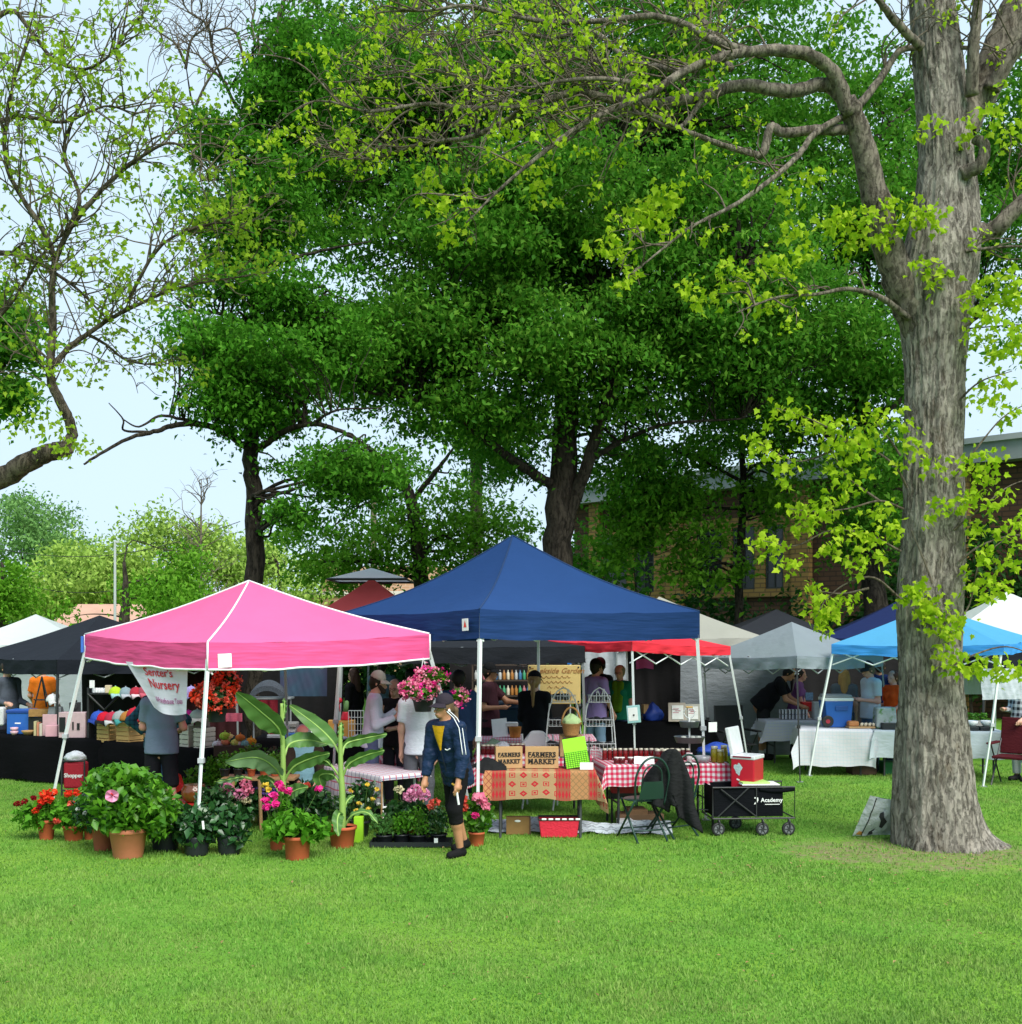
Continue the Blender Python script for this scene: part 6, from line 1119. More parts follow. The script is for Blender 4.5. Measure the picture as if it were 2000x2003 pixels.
# banana plants
def banana(label, px, d, ptop, pbase, lv, potspec, seed):
    r = thing('banana_plant', label, 'potted plant', (X(px, d), d, 0)); base = r.location
    BL = mat('banana_leaf', (.085, .205, .045), .45, .25, 3, trans=.25); BU = mat('banana_leaf_pale', (.17, .30, .14), .5, .15, 3, trans=.25); ST = mat('banana_stalk', (.22, .36, .08), .5, .22, 5); MID = mat('banana_rib', (.26, .42, .10), .5)
    if potspec: potmesh(potspec[0]/2, potspec[0]/2*.78, potspec[1], TERRA, r)
    mb = MB(); s = [P(px+a, b, d)-base for a, b in pbase]; w = crv(s, 6); mb.tube(w, list(np.linspace(.040, .016, len(w))), 12); mb.build('stalk', ST, r, True)
    for k, (pts, wid, pale, dy, roll) in enumerate(lv):
        g = np.random.default_rng(seed+k); n = len(pts); sp = crv([P(px+a, b, d+dy*i/(n-1))-base for i, (a, b) in enumerate(pts)], 8); m = len(sp); mb = MB(); wd = wid/FP*d
        st = .22
        def fn(u, v):
            t = st+(1-st)*u; i = min(m-2, int(t*(m-1))); f = t*(m-1)-i; p = sp[i].lerp(sp[i+1], f); tg = (sp[i+1]-sp[i]).normalized(); sd = tg.cross(Vector((0, -1, 0))); sd = sd.normalized() if sd.length > 1e-3 else Vector((1, 0, 0)); up_ = sd.cross(tg)
            ax = (sd*math.cos(roll)+up_*math.sin(roll)).normalized(); nn = ax.cross(tg); x = 2*v-1; ww = wd*max(0.02, math.sin(math.pi*min(1, u*.93+.06))**.55)*(1-.15*u)
            return p+ax*x*ww*.5+nn*(.30*abs(x)*ww*.5+.012*math.sin(u*26+x*2)*abs(x))+ax*0
        mb.grid(fn, 26, 8); lf = mb.build('leaf', BU if pale else BL, r, True); mb = MB(); mb.tube(sp, list(np.linspace(.016, .004, m)), 6); mb.build('leaf_rib', MID, lf, True)
banana('tall banana plant with paddle leaves in front of the plant bench', 553, 12.45, 1375, [(0, 1650), (1, 1560), (1, 1480), (-1, 1420), (-2, 1376)], [
    ([(0, 1460), (-8, 1425), (-45, 1390), (-90, 1354)], 54, False, -.35, .35), ([(2, 1535), (-12, 1505), (-50, 1482), (-112, 1490)], 52, True, -.3, .55), ([(3, 1480), (15, 1455), (50, 1448), (88, 1456)], 34, False, .2, .4), ([(2, 1530), (22, 1500), (60, 1482), (92, 1474)], 34, False, -.2, -.4),
    ([(0, 1560), (-20, 1530), (-32, 1524), (-48, 1524)], 26, False, .3, .5), ([(3, 1580), (14, 1556), (28, 1545), (50, 1540)], 28, False, -.2, .3), ([(-2, 1420), (2, 1400), (4, 1380), (3, 1366)], 12, False, 0, .2), ([(0, 1600), (-10, 1572), (-22, 1568), (-38, 1570)], 24, False, -.2, .3), ([(-60, 1524), (-80, 1520), (-100, 1524), (-134, 1530)], 14, True, -.1, .5)], (.22, .2), 60)
banana('shorter banana plant in a terracotta pot with a leaf drooping over the rim', 670, 12.27, 1415, [(0, 1640), (0, 1560), (-3, 1500), (-4, 1450), (-3, 1418)], [
    ([(-5, 1475), (-20, 1450), (-50, 1420), (-103, 1380)], 36, False, .35, -.35), ([(-2, 1480), (8, 1455), (40, 1445), (87, 1436)], 26, False, .2, -.45), ([(0, 1520), (14, 1494), (45, 1478), (82, 1468)], 26, False, -.15, -.4), ([(-3, 1535), (-20, 1515), (-45, 1518), (-38, 1545)], 34, False, .2, .6), ([(-4, 1470), (-3, 1445), (-2, 1425), (-1, 1412)], 13, False, 0, .2),
    ([(2, 1620), (20, 1595), (48, 1590), (70, 1612)], 16, False, -.2, .9), ([(-3, 1600), (-6, 1592), (-10, 1606), (-8, 1636)], 24, False, -.28, .3), ([(-4, 1520), (-30, 1490), (-60, 1486), (-100, 1492)], 22, False, .3, .5), ([(2, 1600), (6, 1575), (14, 1562), (24, 1556)], 12, False, .1, .3)], (.30, .225), 80)
# plant bench with small pots
wd = mat('bench_wood', (.36, .22, .10), .7, .2, 6, .003); d = 13.3; r = thing('plant_bench', 'narrow wooden plant bench with splayed legs behind the banana plants', 'bench', (X(505, d), d, 0)); L0, L1, zt = X(425, d), X(568, d), Z(1521, d)
mb = MB(); mb.box((0, .16, zt-.02), (L1-L0, .36, .035)); mb.build('top', wd, r, bevel=.006)
for a, b, y in ((X(456, d), X(456, d), 0), (X(508, d), X(512, d), 0), (X(562, d), X(566, d), 0), (X(430, d), X(428, d), .3)): mb = MB(); mb.tube([(a-X(505, d), y, zt-.03), (b-X(505, d), y-.02, 0)], .021, 8); mb.build('leg', wd, r)
for k, (px, col, w) in enumerate(((440, PBLK, .12), (466, PBLK, .11), (492, TERRA, .10), (517, TERRA, .11), (538, TERRA, .11))):
    plant(['small black pot of ferny leaves on the left end of the plant bench', 'small black pot of bushy leaves on the plant bench, second from its left end', 'small terracotta pot with a white label on the plant bench', 'small terracotta pot of red tinged leaves in the middle of the plant bench', 'small terracotta pot of dark leaves on the plant bench by the banana stalk'][k], px, 13.45, w, .085, col, [(0, .10, .10, .11)], [G3, G1, G2, G2, G3][k], .045, fl([(.03, -.05, .16)], .02, 12, .03, 'white') if k == 3 else [], seed=90+k, z=zt, group='small pots on the plant bench', nl=420)
for k, (px, pt, pb, d) in enumerate(((747, 1532, 1612, 12.9), (828, 1528, 1612, 12.9))):
    mb = MB(); mb.cyl((0, 0, 0), (0, 0, Z(pt, d)), .012, .012, 8); mb.tube([(0, 0, Z(pt, d)), (0, 0, Z(pt, d)+.012)], [.012, .004], 8); o = mb.build('wooden_stake', wd, None, loc=(X(px, d), d, 0)); tag(o, ['wooden stake in the grass beside the plaid tablecloth', 'wooden stake in the grass just left of the walking woman\'s hand'][k], 'stake')
for k, (x0, x1, y0, y1, d) in enumerate(((360, 410, 1500, 1560, 14.6), (520, 570, 1460, 1500, 14.6), (398, 440, 1478, 1530, 14.4), (470, 520, 1452, 1500, 14.8))):
    hh = (y1-y0)/FP*d; plant(['bushy green plant behind the front leg of the pink canopy', 'upright leafy plant behind the tall banana', 'fresh green plant left of the plant bench', 'spiky green plant behind the plant bench'][k], (x0+x1)/2, d, .2, max(.15, Z(y1, d)-.05), PBLK, [(0, hh*.55, (x1-x0)/2/FP*d*1.2, hh*.6)], [G3, G2, G1, G3][k], .06, [], seed=95+k, nl=420, rim=False)
# ================================================================ goods on and around the tables
def C_(nm, col, rough=.6, **k): return mat(nm, col, rough, **k)
KRAFT = C_('kraft', (.42, .26, .12), .8, bump=.002); PINE = C_('pine', (.52, .33, .12), .7, bump=.003); PAPER = mat('paper_white'); WHT = C_('gloss_white', (.70, .72, .74), .35)
LIME = C_('lime_card', (.26, .72, .015), .6, var=.04); REDP = C_('red_plastic', (.48, .012, .03), .35, var=.06); BLUEP = C_('blue_plastic', (.02, .11, .42), .4, var=.08); WIRE = C_('wire_white', (.6, .62, .62), .5); GREYP = C_('grey_plastic', (.22, .23, .24), .5)
def solo(mb, name, label, cat, m, loc, rz=0, bevel=.004, smooth=False, group=None):
    o = mb.build(name, m, None, smooth, bevel, loc); o.rotation_euler = (0, 0, rz); return tag(o, label, cat, group)
def pbox(name, label, cat, x0, x1, y0, y1, d, dep, m, rz=0, bevel=.006, group=None, z=None, top=1.0):
    w = (x1-x0)/FP*d; h = (y1-y0)/FP*d; z0 = Z(y1, d) if z is None else z; mb = MB(); mb.box((0, dep/2, h/2), (w, dep, h), top=top); return solo(mb, name, label, cat, m, (X((x0+x1)/2, d), d, z0), rz, bevel, group=group)
def onT(px, A, B):
    k = (px-1000)/FP; ux, uy = B[0]-A[0], B[1]-A[1]; t = (k*A[1]-A[0])/(ux-k*uy); return A[1]+uy*t
TA = ((-8.6, 18.2), (-6.05, 16.95)); TB_ = ((-5.95, 16.85), (-4.1, 15.6)); td = lambda px: (onT(px, *TA) if px < 185 else onT(px, *TB_))+.06
def cap_hat(label, px, py, d, c1, c2, rz=0, sc=1.0, group='caps for sale on the black stall', tilt=0):
    r = thing('cap', label, 'cap', (X(px, d), d, Z(py, d)), rz, group); m1, m2 = fab(c1), fab(c2); mb = MB(); mb.ell((0, 0, 0), (.10*sc, .11*sc, .12*sc), 18, 6, z0=0.0); mb.build('crown', m1, r, True)
    mb = MB(); mb.grid(lambda u, v: Vector(((u-.5)*.17*sc*(1-.25*v*v), -.09*sc-.085*sc*v*math.cos((u-.5)*2.4), .012-.03*v*sc-.05*(2*u-1)**2*v*sc)), 10, 4); b = mb.build('brim', m2, r, True); b.modifiers.new('s', 'SOLIDIFY').thickness = .005
    mb = MB(); mb.ell((0, 0, .122*sc), (.01, .01, .008), 8, 4); mb.build('button', m2, r); return r
def slat_crate(label, x0, x1, y0, y1, d, m, rz, dep=.3, n=5, group=None):
    w = (x1-x0)/FP*d; h = (y1-y0)/FP*d; r = thing('slatted_crate', label, 'crate', (X((x0+x1)/2, d), d, Z(y1, d)), rz, group)
    sh = h/n
    for a in (0, dep):
        mb = MB()
        for k in range(n): mb.box((0, a, sh*(k+.5)), (w, .012, sh*.82))
        mb.build('slatted_side', m, r, bevel=.002)
    mb = MB()
    for k in range(n):
        for a in (-w/2+.006, w/2-.006): mb.box((a, dep/2, sh*(k+.5)), (.0115, dep-.014, sh*.80))
    mb.build('end_slats', m, r, bevel=.002); mb = MB(); mb.box((0, dep/2, .008), (w-.03, dep-.03, .012)); mb.build('floor', m, r); mb = MB()
    for a in (-w/2+.02, w/2-.02):
        for b in (.014, dep-.014): mb.box((a, b, h/2), (.026, .014, h*.99))
    mb.build('corner_posts', m, r); return r
def left_stall():
    d = td(30); r = thing('storage_tote', 'blue plastic storage tote on the left end of the black stall', 'tote', (X(30, d), d+.1, .7)); w, h = 47/FP*d, 48/FP*d
    mb = MB(); mb.box((0, .16, h/2), (w*.94, .34, h)); mb.build('body', BLUEP, r, bevel=.012); mb = MB(); mb.box((0, .16, h-.03), (w, .37, .05)); mb.build('lid', C_('blue_lid', (.012, .05, .25), .4), r, bevel=.012); mb = MB(); mb.box((0, -.012, h*.45), (.09, .004, .02)); mb.build('label_mark', PAPER, r)
    pbox('folded_bundle', 'white cloth bundle at the very left edge of the black stall', 'bundle', -8, 7, 1384, 1420, td(0), .2, fab((.6, .62, .62)), .2, .03)
    pbox('picture_frame', 'black framed board between the blue tote and the pink board', 'frame', 55, 83, 1403, 1428, td(70)+.25, .02, C_('frame_black', (.012, .012, .014), .4), 0)
    for k, (a, b, c) in enumerate(((66, 71, (.45, .40, .22)), (72, 76, (.50, .20, .12)), (77, 82, (.50, .46, .38)))): pbox('book', ['cream spined book standing left of its red neighbour', 'red spined book standing between two pale books', 'pale spined book standing against the pink board'][k], 'book', a, b, 1415+k*2, 1443, td(a), .13, C_('book%d' % k, c, .7), .1, .002, 'books standing on the black stall', z=.70)
    pbox('wood_stack', 'stack of thin brown wooden panels above the black frame', 'wood panels', 57, 96, 1388, 1402, td(76)+.25, .18, C_('brown_wood', (.28, .16, .05), .8, var=.5, scale=30), .25, .004)
    pbox('pink_board', 'pink painted wooden board behind a small pink box', 'board', 83, 111, 1403, 1445, td(97)+.12, .03, C_('pink_paint', (.52, .33, .36), .7), 0, z=.70)
    pbox('pink_box', 'small pink box in front of the pink board', 'box', 89, 111, 1423, 1445, td(99), .12, C_('pink_box', (.60, .33, .38), .6), .1, z=.70)
    for k, (a, b) in enumerate(((1421, 1430), (1430, 1439))): 
        mb = MB(); mb.lathe([(.03, 0), (.055, .03), (.06, .06), (.055, .06), (.03, .01)], n=20); solo(mb, 'pink_bowl', ['upper of two nested pink bowls in front of the blue tote', 'lower of two nested pink bowls in front of the blue tote'][k], 'bowl', C_('pink_glaze', (.66, .42, .50), .3), (X(29, td(30)), td(30)-.02, .70+.055*(1-k)), 0, 0, True, 'pink bowls')
    mb = MB(); mb.lathe([(.06, 0), (.10, .05), (.11, .07), (.10, .07), (.05, .02)], n=20); solo(mb, 'woven_tray', 'low tan woven tray of small goods between the pink bowls and the books', 'tray', C_('woven_tan', (.40, .24, .10), .9, var=.4, scale=60), (X(53, td(53)), td(53)+.06, .70), 0, 0, True)
    d = td(140); r = thing('display_box', 'pink wooden display box with dark openings behind the slanted white leg', 'display box', (X(140, d), d, .70)); w, h = 52/FP*d, .38
    mb = MB(); mb.box((0, .12, h/2), (w, .22, h)); mb.build('body', C_('pink_paint2', (.50, .36, .38), .7), r, bevel=.006)
    for cx, cw, cz, ch in ((-.14, .09, .2, .22), (.02, .02, .18, .12), (.10, .04, .17, .10)): mb = MB(); mb.box((cx, .005, cz), (cw, .012, ch)); mb.build('opening', C_('frame_black', (.01, .01, .01)), r)
    d = td(82)+.3; mb = MB()
    for a in (-.12, .12): mb.tube([(0, 0, .48), (a, 0, 0)], .012, 6)
    mb.tube([(0, 0, .46), (0, .18, 0)], .012, 6); mb.box((0, -.01, .12), (.24, .02, .02)); solo(mb, 'easel', 'small black tripod easel in front of the orange t-shirt', 'easel', BLACK, (X(82, d), d, Z(1384, d)), 0, 0)
    cap_hat('white cap on the black stall in front of the orange t-shirt', 103, 1372, td(103)+.3, (.6, .62, .62), (.5, .5, .5), .6)
    pbox('grey_planter', 'grey metal planter beside the black canopy leg', 'planter', 92, 120, 1383, 1403, td(104)+.2, .18, C_('zinc', (.17, .19, .2), .5, metal=.3), .1, .01, top=.8)
    mb = MB(); mb.box((0, 0, .07), (.16, .1, .14)); mb.cyl((0, -.05, .08), (0, -.10, .08), .04, .04, 14); mb.box((0, 0, .16), (.06, .06, .03)); solo(mb, 'old_camera', 'black box camera behind the slanted white canopy leg', 'camera', BLACK, (X(137, td(137)), td(137)+.2, Z(1392, td(137)+.2)), .3)
    for k, (a, b) in enumerate(((184, 219), (222, 258))): slat_crate(['pine slatted crate standing on the black stall left of its twin', 'pine slatted crate on the black stall beside the teal sleeve'][k], a, b, 1411+k*3, 1453+k*4, td(a+18), PINE, -.55, .26, 5, 'pine slatted crates')
    for k, (a, b, y) in enumerate(((348, 373, 1465), (376, 399, 1470))): slat_crate(['white slatted crate on the black stall right of the banner pole', 'white slatted crate behind the front leg of the pink canopy'][k], a, b, y-46, y, td(a+10), C_('white_wood', (.55, .54, .46), .7), -.55, .24, 5, 'white slatted crates')
    # shelf with jars and caps
    d = td(200)+.35; r = thing('goods_shelf', 'black folding shelf of caps and white jars behind the pine crates', 'shelf', (X(228, d), d, .70)); x0, x1 = X(172, d)-X(228, d), X(290, d)-X(228, d)
    for z in (Z(1357, d), Z(1410, d)+.0): mb = MB(); mb.box(((x0+x1)/2, .1, z-.70), (x1-x0, .24, .02)); mb.build('shelf_board', BLACK, r)
    for x in (x0, x1): mb = MB(); mb.box((x, .1, .35), (.03, .2, .80)); mb.build('upright', BLACK, r)
    mb = MB(); mb.tube([(x0, -.01, .66), (x0+.25, -.01, .42), (x0+.5, -.01, .66)], .018, 6); mb.build('brace', BLACK, r)
    zs = Z(1357, d)+.01
    for k in range(5):
        mb = MB(); mb.lathe([(.022, 0), (.024, .01), (.024, .055), (.018, .062), (.018, .075)], n=14); solo(mb, 'white_jar', ORD[k]+' white jar from the left on the upper black shelf', 'jar', WHT, (X(181+5.4*k, d), d+.05, zs), 0, 0, True, 'small white jars on the black shelf')
    pbox('small_box', 'small cream box at the end of the white jars', 'box', 205, 216, 1341, 1356, d, .08, C_('cream_box', (.6, .48, .33), .7), z=zs); pbox('price_card', 'white price card hanging above the white jars', 'card', 175, 185, 1331, 1346, d-.03, .004, PAPER)
    for k, (px, py, a, b, lab) in enumerate(((226, 1358, (.42, .60, .03), (.30, .50, .50), 'lime green cap with a pale blue brim'), (246, 1359, (.22, .30, .34), (.40, .42, .46), 'grey blue cap on the upper shelf'), (266, 1359, (.40, .03, .05), (.66, .52, .54), 'red cap with a pink white brim'), (282, 1357, (.34, .06, .09), (.5, .1, .14), 'dark red cap beside the banner edge'))): cap_hat(lab, px, py, d-.04, a, b, .5)
    for k, (px, py, a, b, lab) in enumerate(((193, 1408, (.03, .08, .40), (.02, .05, .25), 'royal blue cap on the pine crate'), (205, 1410, (.50, .012, .03), (.012, .012, .014), 'red and black cap leaning on the blue one'), (220, 1410, (.40, .03, .06), (.5, .5, .5), 'crimson cap between the red and the grey turquoise caps'), (235, 1408, (.30, .34, .34), (.06, .28, .27), 'grey and turquoise trucker cap'), (250, 1409, (.42, .18, .04), (.30, .36, .24), 'orange brown cap with a green brim'), (264, 1402, (.48, .02, .04), (.35, .02, .03), 'bright red cap highest beside the teal sleeve'))): cap_hat(lab, px, py, td(px)-.02, a, b, -.4+.3*k, 1.15)
    for k, (px, py, a, b, lab) in enumerate(((374, 1360, (.36, .30, .60), (.3, .25, .5), 'lavender cap right of the banner'), (392, 1360, (.03, .50, .32), (.04, .35, .3), 'mint green cap behind the pink canopy leg'), (369, 1407, (.45, .02, .22), (.4, .02, .2), 'magenta cap behind the banner pole'), (386, 1406, (.25, .33, .30), (.5, .5, .46), 'sage green trucker cap with a white brim'))): cap_hat(lab, px, py, td(px)+.1, a, b, .3, 1.1)
    pbox('wicker_box', 'grey brown wicker box under the sage cap', 'box', 375, 396, 1407, 1423, td(386)+.08, .18, C_('wicker_grey', (.14, .12, .10), .9, var=.4, scale=60), -.5, .01)
    g = np.random.default_rng(9)
    for k, (px, py, c, lab) in enumerate(((426, 1458, (.55, .58, .60), 'white'), (442, 1452, (.66, .26, .14), 'peach orange'), (450, 1444, (.60, .55, .2), 'pale yellow'), (440, 1441, (.34, .55, .06), 'lime green'), (461, 1453, (.55, .66, .16), 'yellow green'), (470, 1455, (.64, .55, .58), 'pale pink'), (481, 1456, (.16, .40, .38), 'teal'), (491, 1452, (.62, .30, .03), 'mustard'), (456, 1446, (.03, .09, .07), 'dark green'), (470, 1444, (.50, .18, .04), 'burnt orange'))):
        d = 15.3+.02*(k % 3); mb = MB(); rr = .058+.012*g.random()
        vs = [(rr*math.sin(a)*(1+.10*math.cos(8*b))*math.cos(b), rr*math.sin(a)*(1+.10*math.cos(8*b))*math.sin(b), rr*.8*(1-math.cos(a))) for a in np.linspace(0.02, math.pi-.02, 9) for b in np.linspace(0, 2*math.pi, 32, endpoint=False)]
        mb.add(vs, [(i*32+j, i*32+(j+1) % 32, (i+1)*32+(j+1) % 32, (i+1)*32+j) for i in range(8) for j in range(32)]); mb.tube([(0, 0, 1.5*rr), (.005, 0, 1.9*rr)], .008, 5); solo(mb, 'fabric_gourd', lab+' stuffed fabric gourd heaped on the black stall', 'fabric gourd', fab(c), (X(px, d), d, Z(py+7, d)), 0, 0, True, 'stuffed fabric gourds')
    o = pbox('low_crate', 'dark low crate holding the stuffed gourds', 'crate', 418, 500, 1459, 1480, 15.2, .3, C_('dark_wood', (.05, .035, .025), .8), 0, .006); 
    # knits and furs
    for k, (a, b, y0, y1, c, lab) in enumerate(((521, 553, 1437, 1446, (.34, .36, .38), 'pale grey'), (523, 555, 1429, 1437, (.42, .06, .08), 'red'), (556, 584, 1434, 1446, (.05, .13, .36), 'blue'), (556, 586, 1424, 1434, (.5, .5, .48), 'cream'), (548, 580, 1414, 1424, (.26, .25, .24), 'taupe'), (590, 626, 1437, 1446, (.30, .33, .38), 'blue grey'), (664, 712, 1440, 1447, (.36, .37, .5), 'lilac'))): pbox('folded_knit', lab+' folded knit on the black table behind the bananas', 'folded knit', a, b, y0, y1, 16.75+.03*(k % 2), .28, cloth('knit_%d' % k, c, .05, .02, 20), .03*(k-3), .02, 'folded knits on the table behind the bananas')
    d = 17.4; r = thing('hat_shelf', 'narrow grey shelf carrying a dark fur hood', 'shelf', (X(530, d), d, 0)); zt = Z(1366, d); mb = MB(); mb.box((0, .1, zt), (.62, .3, .025)); mb.build('shelf_board', GREY_LEG, r)
    for x in (-.28, .28): mb = MB(); mb.cyl((x, .1, 0), (x, .1, zt), .014, .014, 8); mb.build('leg', GREY_LEG, r)
    fur = C_('fur_grey', (.05, .06, .075), .9, var=.8, scale=60, bump=.03); mb = MB(); mb.grid(lambda u, v: ((u-.5)*.56, -.13+.26*v, .02+.25*math.sin(math.pi*u)**.6*(1-.35*(2*v-1)**2)), 20, 8); mb.grid(lambda u, v: ((u-.5)*.56*(1-v*.35), -.13, .02+.25*math.sin(math.pi*u)**.6*(1-v*.45)*.64), 20, 4); solo(mb, 'fur_hood', 'dark grey fur trimmed hood lying on the narrow shelf', 'fur hood', fur, (X(526, d), d, zt+.01), 0, 0, True)
    mb = MB(); mb.grid(lambda u, v: ((u-.5)*.36, .03*math.sin(u*15), -.30*v), 16, 6); solo(mb, 'red_garment', 'dark red garment hanging below the fur hood', 'garment', fab((.14, .012, .02)), (X(522, d), d-.08, zt-.02), 0, 0, True)
    mb = MB(); mb.grid(lambda u, v: ((u-.5)*.24, .02*math.sin(u*12), -.12*v), 10, 4); o = solo(mb, 'checked_cloth', 'small red checked cloth hanging left of the tall banana leaf', 'cloth', fab((.55, .12, .18)), (X(458, 16.5), 16.5, Z(1395, 16.5)), 0, 0, True)
    for k, (a, b) in enumerate(((642, 657), (661, 689))): pbox('kraft_box', ['narrow orange brown cardboard box left of the white pole', 'wide orange brown cardboard box under the red cactus pot'][k], 'box', a, b, 1410, 1443, 16.75, .22, C_('orange_kraft', (.55, .27, .06), .8), .1-.2*k, .004, z=.75)
    d = 16.85; zt = .75+33/FP*16.75+.005; r = thing('cactus_pot', 'bright red pot with a green cactus on the cardboard box', 'potted cactus', (X(676, d), d, zt)); mb = MB(); mb.lathe([(.07, 0), (.072, .02), (.045, .11), (.043, .12), (.03, .12)], n=20); mb.build('pot', REDP, r, True); mb = MB(); mb.tube([(0, 0, .1), (.01, 0, .2), (.02, 0, .27), (.02, 0, .285)], [.035, .038, .03, .01], 12); mb.build('cactus', C_('cactus_green', (.11, .22, .07), .7), r, True)
    mb = MB(); mb.ell((0, 0, .045), (.045, .045, .045)); mb.tube([(0, 0, -.0), (.01, 0, -.12)], .008, 5); solo(mb, 'red_bauble', 'red bauble on a stem left of the cactus', 'ornament', REDP, (X(664, d), d, zt+.24), 0, 0, True)
    d = 16.6; mb = MB(); w, h = 30/FP*d, 52/FP*d
    for k in range(5): mb.tube([(-w/2, 0, .02+h*k/4), (w/2, 0, .02+h*k/4)], .005, 4)
    for k in range(6): mb.tube([(-w/2+w*k/5, 0, .0), (-w/2+w*k/5, 0, h+.02)], .005, 4)
    solo(mb, 'wire_grid', 'white wire grid rack left of the bearded man', 'wire rack', WIRE, (X(697, d), d, .75), 0, 0)
    d = 16.9; r = thing('planter_bucket', 'white bucket of lime green plant on the table behind the bananas', 'planter', (X(611, d), d, .75)); mb = MB(); mb.lathe([(.06, .10), (.075, .23), (.07, .23), (.05, .12)], n=18); mb.lathe([(.07, 0), (.06, .1)], n=18); mb.build('bucket', WHT, r, True); leaves('foliage', ball((0, 0, .28), .085, 90, np.random.default_rng(1), .7), .05, LF_PALE, r)
    mb = MB(); crumple(mb, (0, 0, .06), (.06, .05, .08), 5, .6); solo(mb, 'plastic_bag', 'crumpled white plastic bag tied to the rear pole of the blue canopy', 'bag', C_('bag_white', (.5, .53, .58), .4), (X(653, 14.5), 14.5, Z(1464, 14.5)), 0, 0, True)
    # red trolley bag, bench goods, red chair and glazed pot
    d = 15.8; r = thing('trolley_bag', 'red trolley bag with white lettering standing against the black cloth', 'bag', (X(149, d), d, 0), 0); w = 44/FP*d
    mb = MB(); mb.box((0, 0, .33), (w*.92, .2, .36)); mb.build('bag_body', C_('red_bag', (.36, .010, .025), .7, bump=.01), r, bevel=.03); mb = MB()
    for z in (.13, .53): mb.tube([(-w/2, -.11, z), (w/2, -.11, z)], .012, 6)
    for x in (-w/2, w/2): mb.tube([(x, -.11, .06), (x, -.11, .54)], .012, 6)
    mb.build('frame', DARK_LEG, r)
    for x in (-.1, .1): mb = MB(); mb.cyl((x-.015, -.06, .055), (x+.015, -.06, .055), .055, .055, 16); mb.build('wheel', BLACK, r)
    text('Shopper', .075, PAPER, r, (0, -.104, .33), bold=.002); mb = MB(); crumple(mb, (0, 0, .0), (.15, .1, .085), 3, .1); o = solo(mb, 'white_bundle', 'white cloth bundle on top of the red trolley bag', 'bundle', fab((.62, .65, .68)), (X(147, d), d, .57), 0, 0, True)
    d = 13.7; r = thing('red_chair', 'low red metal chair with a fan shaped back behind the hibiscus', 'chair', (X(372, d), d, 0), 0); RM = C_('red_metal', (.52, .015, .012), .4); zt = Z(1570, d)
    mb = MB(); mb.box((0, 0, zt), (.46, .38, .03)); mb.build('seat', RM, r, bevel=.008); mb = MB(); cx = -.34
    mb.add([(cx, .2, zt+.03), (cx-.03, .22, zt+.30), (cx+.06, .24, zt+.36), (cx+.16, .24, zt+.30), (cx+.20, .24, zt+.18), (cx+.22, .22, zt+.14)], [(0, 5, 4, 3, 2, 1)]); b = mb.build('backrest', RM, r); b.modifiers.new('s', 'SOLIDIFY').thickness = .012
    for a, b in ((-1, -1), (1, -1), (1, 1), (-1, 1)): mb = MB(); mb.cyl((a*.2, b*.16, 0), (a*.2, b*.16, zt-.01), .012, .012, 8); mb.build('leg', RM, r)
    mb = MB(); mb.lathe([(.08, 0), (.12, .03), (.15, .10), (.14, .17), (.12, .19), (.125, .21), (.11, .21)], n=28); solo(mb, 'glazed_pot', 'shiny brown glazed pot standing on the low red chair', 'pot', C_('brown_glaze', (.20, .06, .015), .15, var=.35, scale=8, spec=.7), (X(381, 13.65), 13.62, zt+.016), 0, 0, True)
    mb = MB(); mb.box((0, .05, .14), (.10, .09, .28)); solo(mb, 'lime_bag', 'lime green box bag half behind the terracotta pot of the shorter banana', 'bag', C_('lime_bag', (.30, .62, .02), .6), (X(701, 12.5), 12.5, 0), 0)
    # things on the gingham table at left
    d = 15.35; mb = MB(); mb.lathe([(.030, 0), (.034, .01), (.034, .13), (.020, .16), (.020, .175), (.012, .19)], n=16); solo(mb, 'red_bottle', 'red bottle with a dark cap on the gingham table beside the white bucket', 'bottle', REDP, (X(757, d), d, .58), 0, 0, True)
    mb = MB(); mb.lathe([(.075, 0), (.095, .24), (.10, .24), (.10, .25), (.09, .25)], n=22); solo(mb, 'white_bucket', 'white plastic bucket on the gingham table left of the white t-shirt', 'bucket', WHT, (X(781, d), d+.1, .58), 0, 0, True)
left_stall()
GLASS = {}
def jar(label, px, d, z, r, h, col, lidc, group, name='jam_jar'):
    k = col
    if k not in GLASS: n = NT('jar_%d' % len(GLASS)); GLASS[k] = n.surf(n.mix(n.noise(n.obj(), 30, 3), col, tuple(c*.5 for c in col)), .08, spec=.6)
    q = thing(name, label, 'jar', (X(px, d), d, z), 0, group); mb = MB(); mb.lathe([(r*.85, 0), (r, .006), (r, h*.72), (r*.82, h*.84), (r*.82, h*.86)], n=18); mb.build('glass', GLASS[k], q, True)
    mb = MB(); mb.lathe([(r*.88, h*.85), (r*.9, h*.86), (r*.9, h*.985), (r*.85, h)], n=18); mb.build('lid', lidc, q, True); return q
